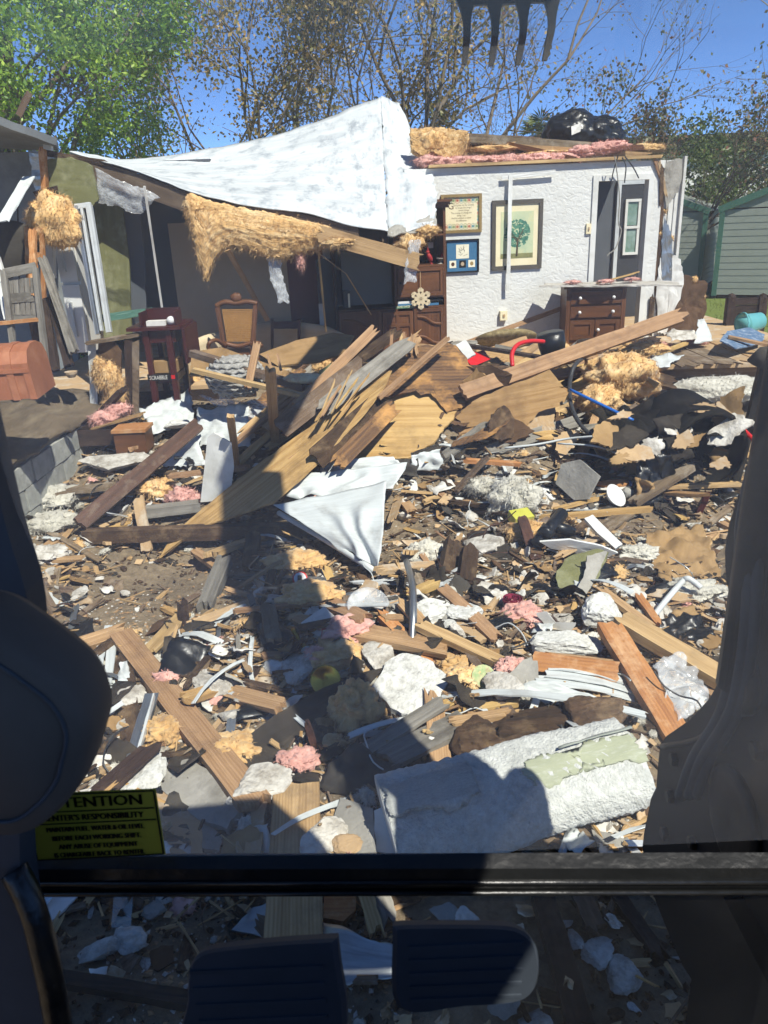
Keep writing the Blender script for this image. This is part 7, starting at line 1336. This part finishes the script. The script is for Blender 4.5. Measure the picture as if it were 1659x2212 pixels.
# clouds of crumbs, past counting: one object for each material
def crumbs(name, label, mt, n, smin, smax, flat=.6):
    mb = MB(); vs = []; fs = []; gs = []
    base = [(1, 0, 0), (-1, 0, 0), (0, 1, 0), (0, -1, 0), (0, 0, 1), (0, 0, -1)]; bf = [(0, 2, 4), (2, 1, 4), (1, 3, 4), (3, 0, 4), (2, 0, 5), (1, 2, 5), (3, 1, 5), (0, 3, 5)]
    for k in range(n):
        if random.random() < .6: X_, Y_ = random.uniform(-3.0, 3.6), random.uniform(1.4, 8.4)
        else: X_, Y_ = random.uniform(-2, 2), random.uniform(1.4, 5)
        if mn.noise((X_*1.3, Y_*1.3, n*.01)) < -.12: continue
        s = smin+(smax-smin)*random.random()**2.2; c, sn = math.cos(k), math.sin(k); z = gz(X_, Y_)+s*.3; b = len(vs)
        for (a, d, e) in base:
            a *= s*random.uniform(.6, 1.3); d *= s*random.uniform(.4, 1); e *= s*flat*random.uniform(.6, 1.1)
            vs.append((X_+a*c-d*sn, Y_+a*sn+d*c, z+e))
        fs += [tuple(i+b for i in q) for q in bf]
    mb.add(vs, fs); o = struct(name, mb, mt, kind='stuff', label=label); o['category'] = 'crumbs'; return o
crumbs('plaster_crumbs', 'white plaster crumbs sprinkled over the rubble ground', m_plas, 14000, .003, .016)
crumbs('wood_chips', 'tan wood chips and shreds strewn over the rubble ground', m_lum, 14000, .004, .026, .3)
crumbs('dirt_clods', 'brown dirt clods and gravel strewn over the ground', m_rot, 13000, .005, .03)
# grass tufts on the lawn
mb = MB(); n_ = 9000; x = np.random.uniform(4.5, 16, n_); y = np.random.uniform(11.5, 30, n_)
for k in range(n_):
    a = random.uniform(0, 6.28); h = random.uniform(.03, .09); dx_, dy_ = math.cos(a)*.008, math.sin(a)*.008; zz = gz(x[k], y[k])
    b = len(mb.v); mb.v += [(x[k]-dx_, y[k]-dy_, zz), (x[k]+dx_, y[k]+dy_, zz), (x[k]+random.gauss(0, .02), y[k]+random.gauss(0, .02), zz+h)]; g = random.random(); mb.g += [(g, 0, 0)]*3; mb.f.append((b, b+1, b+2))
o = struct('grass', mb, m_lh, kind='stuff', label='short green grass on the lawn by the sheds')
# ================================================================ excavator: the cab the view is taken from, boom, bucket
ex = thing('excavator', 'dark excavator cab, boom and bucket tines around the view', 'excavator', (0, 0, 0))
zb = 1.42; yb = .95
a, b_ = plane_hit(40, 1890, V((0, yb, 0)), V((0, 1, 0))), plane_hit(1700, 1880, V((0, yb, 0)), V((0, 1, 0)))
L0, R0 = V((-.62, yb, a.z)), V((.80, yb, b_.z))
cbz = (P(830, 1846, yb).z, P(830, 1925, yb).z); hh = cbz[0]-cbz[1]; zc_ = sum(cbz)/2; tl = (P(1600, 1885, yb).z-P(100, 1888, yb).z)/(P(1600, 1885, yb).x-P(100, 1888, yb).x)
q = lambda x, y, z: V((x, y, zc_+tl*x+z))
mb = MB(); extr(mb, [q(-.62, yb+.012, -hh*.36), q(-.62, yb-.012, -hh*.44), q(-.62, yb-.022, -hh*.1), q(-.62, yb-.015, hh*.3), q(-.62, yb+.008, hh*.42)], q(.8, 0, 0)-q(-.62, 0, 0)); cbar = part(ex, 'crossbar', mb, m_black)
for dz in (-.28, .0): mb = MB(); tube(mb, [q(-.62, yb-.021, hh*dz), q(.8, yb-.021, hh*dz)], .0045, 8, sm=0); part(cbar, 'seal_bead', mb, m_black, True)
# left pillar
e = [P(-5, 860, .9), P(50, 1100, .9), P(100, 1290, .88), P(92, 1500, .86), P(76, 1700, .85), P(85, 1900, .85), P(140, 2230, .85), P(170, 2400, .85)]
mb = MB(); out = crom(e, 4); extr(mb, out+[p+V((-.35, 0, 0)) for p in out[::-1]], (0, -.05, 0)); part(ex, 'left_pillar', mb, m_rub)
mb = MB(); e2 = crom([P(30, 1880, .8), P(70, 1960, .78), P(105, 2100, .76), P(130, 2240, .75)], 4); tube(mb, e2, .018, 8, sm=0); part(ex, 'door_seal', mb, m_black, True)
mb = MB(); plank(mb, V((.80, .9, .9)), V((.72, .75, 3.0)), .07, .06, n=V((0, -1, 0))); part(ex, 'right_pillar', mb, m_mach)
mb = MB(); plank(mb, V((-.62, .86, 1.9)), V((-.60, .75, 3.0)), .07, .06, n=V((0, -1, 0))); part(ex, 'left_upper_pillar', mb, m_mach)
mb = MB(); box(mb, (.08, -.35, 3.04), (1.5, 1.9, .07)); part(ex, 'cab_roof', mb, m_mach)
mb = MB(); box(mb, (.08, -1.2, 1.45), (1.5, .06, .9)); part(ex, 'rear_wall', mb, m_mach)
mb = MB(); box(mb, (.08, -.1, .98), (1.5, 2.1, .06)); part(ex, 'cab_floor', mb, m_mach)
mb = MB(); box(mb, (-.66, -.5, 1.5), (.05, 1.4, 1.0)); part(ex, 'left_door', mb, m_mach)
mb = MB(); box(mb, (.83, -.3, 1.35), (.05, 1.6, .7)); part(ex, 'right_panel', mb, m_mach)
for y in (-1.15,): mb = MB(); box(mb, (.83, y, 2.35), (.05, .09, 1.3)); part(ex, 'side_post', mb, m_mach)
# glass
def pane_mat(d0, d1):
    m = bpy.data.materials.new('cab_glass'); m.use_nodes = True; t = m.node_tree; N = t.nodes; L = t.links; N.remove(N['Principled BSDF'])
    tr = N.new('ShaderNodeBsdfTransparent'); tr.inputs[0].default_value = (.93, .96, .95, 1); gl = N.new('ShaderNodeBsdfGlossy'); gl.inputs['Roughness'].default_value = .02; gl.inputs[0].default_value = (.8, .8, .8, 1)
    df = N.new('ShaderNodeBsdfTranslucent'); df.inputs[0].default_value = (.75, .78, .8, 1); d2 = N.new('ShaderNodeBsdfDiffuse'); d2.inputs[0].default_value = (.7, .7, .68, 1); ma = N.new('ShaderNodeMixShader'); ma.inputs[0].default_value = .12; L.new(df.outputs[0], ma.inputs[1]); L.new(d2.outputs[0], ma.inputs[2])
    tc = N.new('ShaderNodeTexCoord'); nz = N.new('ShaderNodeTexNoise'); nz.inputs['Scale'].default_value = 5; nz.inputs['Detail'].default_value = 8; L.new(tc.outputs['Object'], nz.inputs['Vector'])
    mr = N.new('ShaderNodeMapRange'); mr.inputs[1].default_value = .3; mr.inputs[2].default_value = .75; mr.inputs[3].default_value = d0; mr.inputs[4].default_value = d1; L.new(nz.outputs[0], mr.inputs[0])
    m1 = N.new('ShaderNodeMixShader'); L.new(mr.outputs[0], m1.inputs[0]); L.new(tr.outputs[0], m1.inputs[1]); L.new(ma.outputs[0], m1.inputs[2])
    fr = N.new('ShaderNodeFresnel'); fr.inputs[0].default_value = 1.3; m2 = N.new('ShaderNodeMixShader'); L.new(fr.outputs[0], m2.inputs[0]); L.new(m1.outputs[0], m2.inputs[1]); L.new(gl.outputs[0], m2.inputs[2]); L.new(m2.outputs[0], N['Material Output'].inputs[0]); return m
m_cg = pane_mat(.12, .25); m_cg2 = pane_mat(.015, .05)
def quad(mb, a, b, c, d): return mb.add([a, b, c, d], [(0, 1, 2, 3)])
mb = MB(); quad(mb, V((-.6, yb+.006, cbz[0]-.01)), V((.78, yb+.006, cbz[0]-.01)), V((.72, .78, 3.0)), V((-.58, .78, 3.0))); part(ex, 'windshield', mb, m_cg)
mb = MB(); quad(mb, V((-.58, yb-.05, 1.0)), V((.76, yb-.05, 1.0)), V((.78, yb, cbz[1]+.01)), V((-.6, yb, cbz[1]+.01))); part(ex, 'lower_window', mb, m_cg2)
# dark rounded trim at left
op = crom([P(-60, 1280, .66), P(0, 1296, .66), P(60, 1332, .66), P(130, 1382, .66), P(200, 1440, .66), P(238, 1500, .66), P(247, 1556, .66), P(232, 1616, .66), P(212, 1675, .66), P(160, 1738, .66), P(80, 1785, .66), P(-60, 1770, .66)], 5)
cen = sum(op, V())/len(op)-V((.06, 0, 0)); vs = []; m = len(op)
for k, (sc_, dy) in enumerate(((.9, -.035), (.97, -.022), (1, 0), (.99, .03), (.9, .05))): vs += [cen+(p-cen)*sc_*.94+V((-.004, dy, 0)) for p in op]
fs = [(k*m+i, k*m+(i+1) % m, (k+1)*m+(i+1) % m, (k+1)*m+i) for k in range(4) for i in range(m)]+[tuple(range(m))[::-1], tuple(4*m+i for i in range(m))]
mb = MB(); mb.add(vs, fs); sc_o = part(ex, 'side_console', mb, m_brn, True, label='dark rounded console panel at the left of the cab')
mb = MB(); tube(mb, [cen+(p-cen)*.72+V((-.004, -.036, 0)) for p in op], .0022, 6, sm=0); part(sc_o, 'panel_seam', mb, m_rub, True)
# pedals
def pedal(pp, Y):
    e = crom([P(x, y, Y) for x, y in pp]+[P(*pp[0], Y)], 4)[:-1]; c = sum(e, V())/len(e); out = []
    m = len(e); vs = []; dn = V((0, .8, -.6))
    for s, d in ((.95, -.006), (1, .004), (1, .03)): vs += [c+(p-c)*s+dn*d for p in e]
    fs = [(k*m+i, k*m+(i+1) % m, (k+1)*m+(i+1) % m, (k+1)*m+i) for k in range(2) for i in range(m)]+[tuple(range(m))[::-1], tuple(2*m+i for i in range(m))]
    mb = MB(); mb.add(vs, fs); pd = part(ex, 'pedal', mb, m_rub)
    for k in range(5): mb = MB(); l_ = c.lerp(e[0], .0)+V((0, 0, 0)); x0 = min(p.x for p in e); x1 = max(p.x for p in e); z0 = min(p.z for p in e); z1 = max(p.z for p in e); zz = z0+(z1-z0)*(.2+.15*k); plank(mb, V((x0+(x1-x0)*.12, c.y-.004, zz)), V((x0+(x1-x0)*.88, c.y-.004, zz)), .006, .006, n=V((0, -1, 0)), seg=1, ny=1, rough=0); part(pd, 'tread_rib', mb, m_rub)
    mb = MB(); rr_ = (c-CAM).normalized(); tube(mb, [c+dn*.02, c+rr_*.14, c+rr_*.2+V((0, .05, .0))], .014, 8); part(pd, 'pedal_arm', mb, m_mach)
pedal([(728, 2028), (728, 2250), (420, 2250), (405, 2160), (410, 2090), (430, 2062), (470, 2050), (600, 2036)], .72)
pedal([(848, 2006), (870, 2000), (1060, 2000), (1125, 2010), (1158, 2044), (1164, 2100), (1150, 2145), (1110, 2166), (1000, 2174), (860, 2178)], .74)
# sticker on the glass
yg = yb+.0; sp = [P(48, 1716, .935), P(336, 1704, .935), P(358, 1846, .935), P(78, 1860, .935)]
st = one('warning_sticker', 'yellow warning sticker headed ATTENTION on the windshield corner', 'sticker', slab(MB(), sp, .0012), mat('sticker_yellow', H_('b8a838'), H_('a89830'), (3, 3, 3), .5, 0, jit=0))
su = (sp[1]-sp[0]).normalized(); sv = (sp[0]-sp[3]).normalized(); sW = (sp[1]-sp[0]).length; sH = (sp[0]-sp[3]).length
su2 = ((sp[1]-sp[0])+(sp[2]-sp[3])).normalized(); nn_ = su2.cross(sv); nn_ = nn_ if nn_.y < 0 else -nn_
def stp(u, v): return bil(sp[3], sp[2], sp[1], sp[0])(u, v)+nn_*.0012
mb = MB()
for s, v, sz, sx in (('ATTENTION', .79, .185, 1.02), ("RENTER'S RESPONSIBILITY", .60, .105, .84), ('MAINTAIN FUEL, WATER & OIL LEVEL', .435, .088, .68), ('BEFORE EACH WORKING SHIFT.', .30, .088, .72), ('ANY ABUSE OF EQUIPMENT', .17, .088, .74), ('IS CHARGEABLE BACK TO RENTER.', .045, .088, .68)):
    for o_ in (0, .0009, -.0009): text_mb(mb, s, stp(.5, v)+su2*o_, su2, sv, sz*sH*1.15, .0002, 'CENTER', sx)
for v in (.73, .555): plank(mb, stp(.04, v), stp(.97, v), .0022, .0004, n=nn_, seg=1, ny=1, rough=0)
e4 = [stp(.015, .02), stp(.985, .02), stp(.985, .98), stp(.015, .98)]
for i in range(4): plank(mb, e4[i], e4[(i+1) % 4], .0025, .0004, n=nn_, seg=1, ny=1, rough=0)
part(st, 'lettering', mb, mat('sticker_black', H_('17150d'), None, (3, 3, 3), .6, 0, jit=0))
# swing post and boom to the right of the cab, arm, bucket
def side_plate(pts, x0, x1): mb = MB(); extr(mb, [V((x0, y, z)) for y, z in pts], (x1-x0, 0, 0)); return mb
px = lambda X_, pp: [(lambda p: (p.y, p.z))(plane_hit(x, y, V((X_, 0, 0)), V((1, 0, 0)))) for x, y in pp]
o1 = px(.76, [(1612, 1042), (1590, 1072), (1570, 1132), (1561, 1191), (1563, 1247), (1574, 1302), (1581, 1340), (1566, 1414), (1559, 1451), (1529, 1508), (1485, 1556), (1436, 1590), (1423, 1608), (1418, 1649), (1414, 1701), (1403, 1724), (1388, 1798), (1384, 1831), (1399, 1911), (1432, 1996), (1470, 2085), (1499, 2130)])
base_pts = o1+[(1.15, .45), (.95, .7), (.95, 1.2), (1.0, 1.95), (1.25, 2.05)]
part(ex, 'boom_foot', side_plate(base_pts, .765, .80), m_mach); part(ex, 'boom_foot', side_plate(base_pts, 1.14, 1.175), m_mach)
mb = MB(); box(mb, (.97, 1.12, .5), (.5, .5, .9)); part(ex, 'swing_post', mb, m_mach)
mb = MB(); c = plane_hit(1610, 1470, V((.76, 0, 0)), V((1, 0, 0))); lathe(mb, [(.075, 0), (.075, .02), (.055, .028), (.05, .02), (0, .02)], c, (-1, 0, 0), 20); pn_ = part(ex, 'pivot_pin', mb, m_dmet, True)
mb = MB(); c = plane_hit(1590, 1770, V((.765, 0, 0)), V((1, 0, 0))); lathe(mb, [(.12, 0), (.12, .012), (.1, .018), (.0, .012)], c, (-1, 0, 0), 24); part(ex, 'pivot_pin', mb, m_dmet, True)
mb = MB(); tube(mb, [plane_hit(1583, 1480, V((.74, 0, 0)), V((1, 0, 0))), plane_hit(1640, 1100, V((.74, 0, 0)), V((1, 0, 0))), V((.80, 1.45, 2.9))], .035, 12, sm=0); part(ex, 'boom_cylinder', mb, m_dmet, True)
for i, (dx_, r_) in enumerate(((.0, .016), (-.006, .013), (.004, .012))):
    mb = MB(); tube(mb, [plane_hit(x+i*17, y, V((.735+dx_, 0, 0)), V((1, 0, 0))) for x, y in ((1630, 1010), (1606, 1130), (1600, 1260), (1590, 1400), (1560, 1540), (1500, 1640), (1470, 1720))], r_, 10); part(ex, 'hydraulic_hose', mb, m_rub, True)
for x, y, r_ in ((1460, 1640, .02), (1452, 1720, .02), (1440, 1800, .02), (1560, 1600, .03), (1500, 1820, .018), (1640, 1620, .022), (1630, 1330, .018), (1615, 1240, .018)):
    mb = MB(); lathe(mb, [(r_, 0), (r_, .012), (r_*.8, .016), (0, .016)], plane_hit(x, y, V((.765, 0, 0)), V((1, 0, 0))), (-1, 0, 0), 6); part(ex, 'bolt', mb, m_dmet)
mb = MB(); tube(mb, [plane_hit(x, y, V((.762, 0, 0)), V((1, 0, 0))) for x, y in ((1430, 1612), (1500, 1600), (1570, 1560), (1640, 1500))], .008, 6); part(ex, 'weld_seam', mb, m_dmet, True)
bo = [(1.18, 1.6), (1.45, 1.75), (1.5, 2.4), (1.75, 3.2), (2.4, 4.2), (3.3, 4.9), (3.2, 5.2), (2.1, 4.6), (1.4, 3.5), (1.15, 2.4)]
part(ex, 'boom', side_plate(bo, .83, 1.11), m_mach)
ar = [(3.1, 5.25), (3.4, 5.1), (6.5, 4.25), (6.6, 4.45), (3.6, 5.5), (2.9, 5.6)]
part(ex, 'arm', side_plate(ar, .86, 1.08), m_mach)
mb = MB(); tube(mb, [V((.97, 2.2, 5.0)), V((.97, 3.0, 5.7))], .05, 10, sm=0); part(ex, 'arm_cylinder', mb, m_dmet, True)
# bucket with four curved tines
bY = 6.6; l, r = P(997, 8, bY), P(1199, 8, bY); cx = (l.x+r.x)/2; wd_ = r.x-l.x; zt = P(1100, -6, bY).z
mb = MB(); nn2 = 14
for k in range(nn2):
    t0 = k/nn2; t1 = (k+1)/nn2; f = lambda t: (bY+.15-.55*math.sin(t*2.6), zt+.02+.62*(1-math.cos(t*2.2))*.6)
    y0, z0 = f(t0); y1, z1 = f(t1); box(mb, (cx, (y0+y1)/2, (z0+z1)/2), (wd_*.98, .03, math.hypot(y1-y0, z1-z0)+.01), (V((1, 0, 0)), V((0, (z1-z0), -(y1-y0))).normalized(), V((0, y1-y0, z1-z0)).normalized()))
bkt = part(ex, 'bucket', mb, m_mach, label='dark bucket with four curved tines')
mb = MB(); box(mb, (cx, bY+.02, zt+.03), (wd_, .05, .14)); part(bkt, 'cutting_edge', mb, m_mach)
for k in range(4):
    f = k/3; x = l.x+.03+(wd_-.06)*f; mb = MB(); ln = [.43, .45, .45, .43][k]
    path = [V((x, bY, zt+.02)), V((x+.008, bY-.01, zt-ln*.45)), V((x-.006-.02*f, bY-.04, zt-ln*.8)), V((x-.02-.03*f, bY-.07, zt-ln))]
    vs = []; pp = crom(path, 4); n_ = len(pp)
    for i, p in enumerate(pp):
        u = i/(n_-1); w2 = (.055-.022*u)+.10*(max(0, .3-u)/.3)**2; 
        for sx, sy in ((-1, -1), (1, -1), (1, 1), (-1, 1)): vs.append(p+V((sx*w2*.55, sy*.02, 0)))
    fs = [(i*4+j, i*4+(j+1) % 4, (i+1)*4+(j+1) % 4, (i+1)*4+j) for i in range(n_-1) for j in range(4)]+[(3, 2, 1, 0), tuple((n_-1)*4+j for j in range(4))]
    mb.add(vs, fs); part(bkt, 'tine', mb, m_mach)
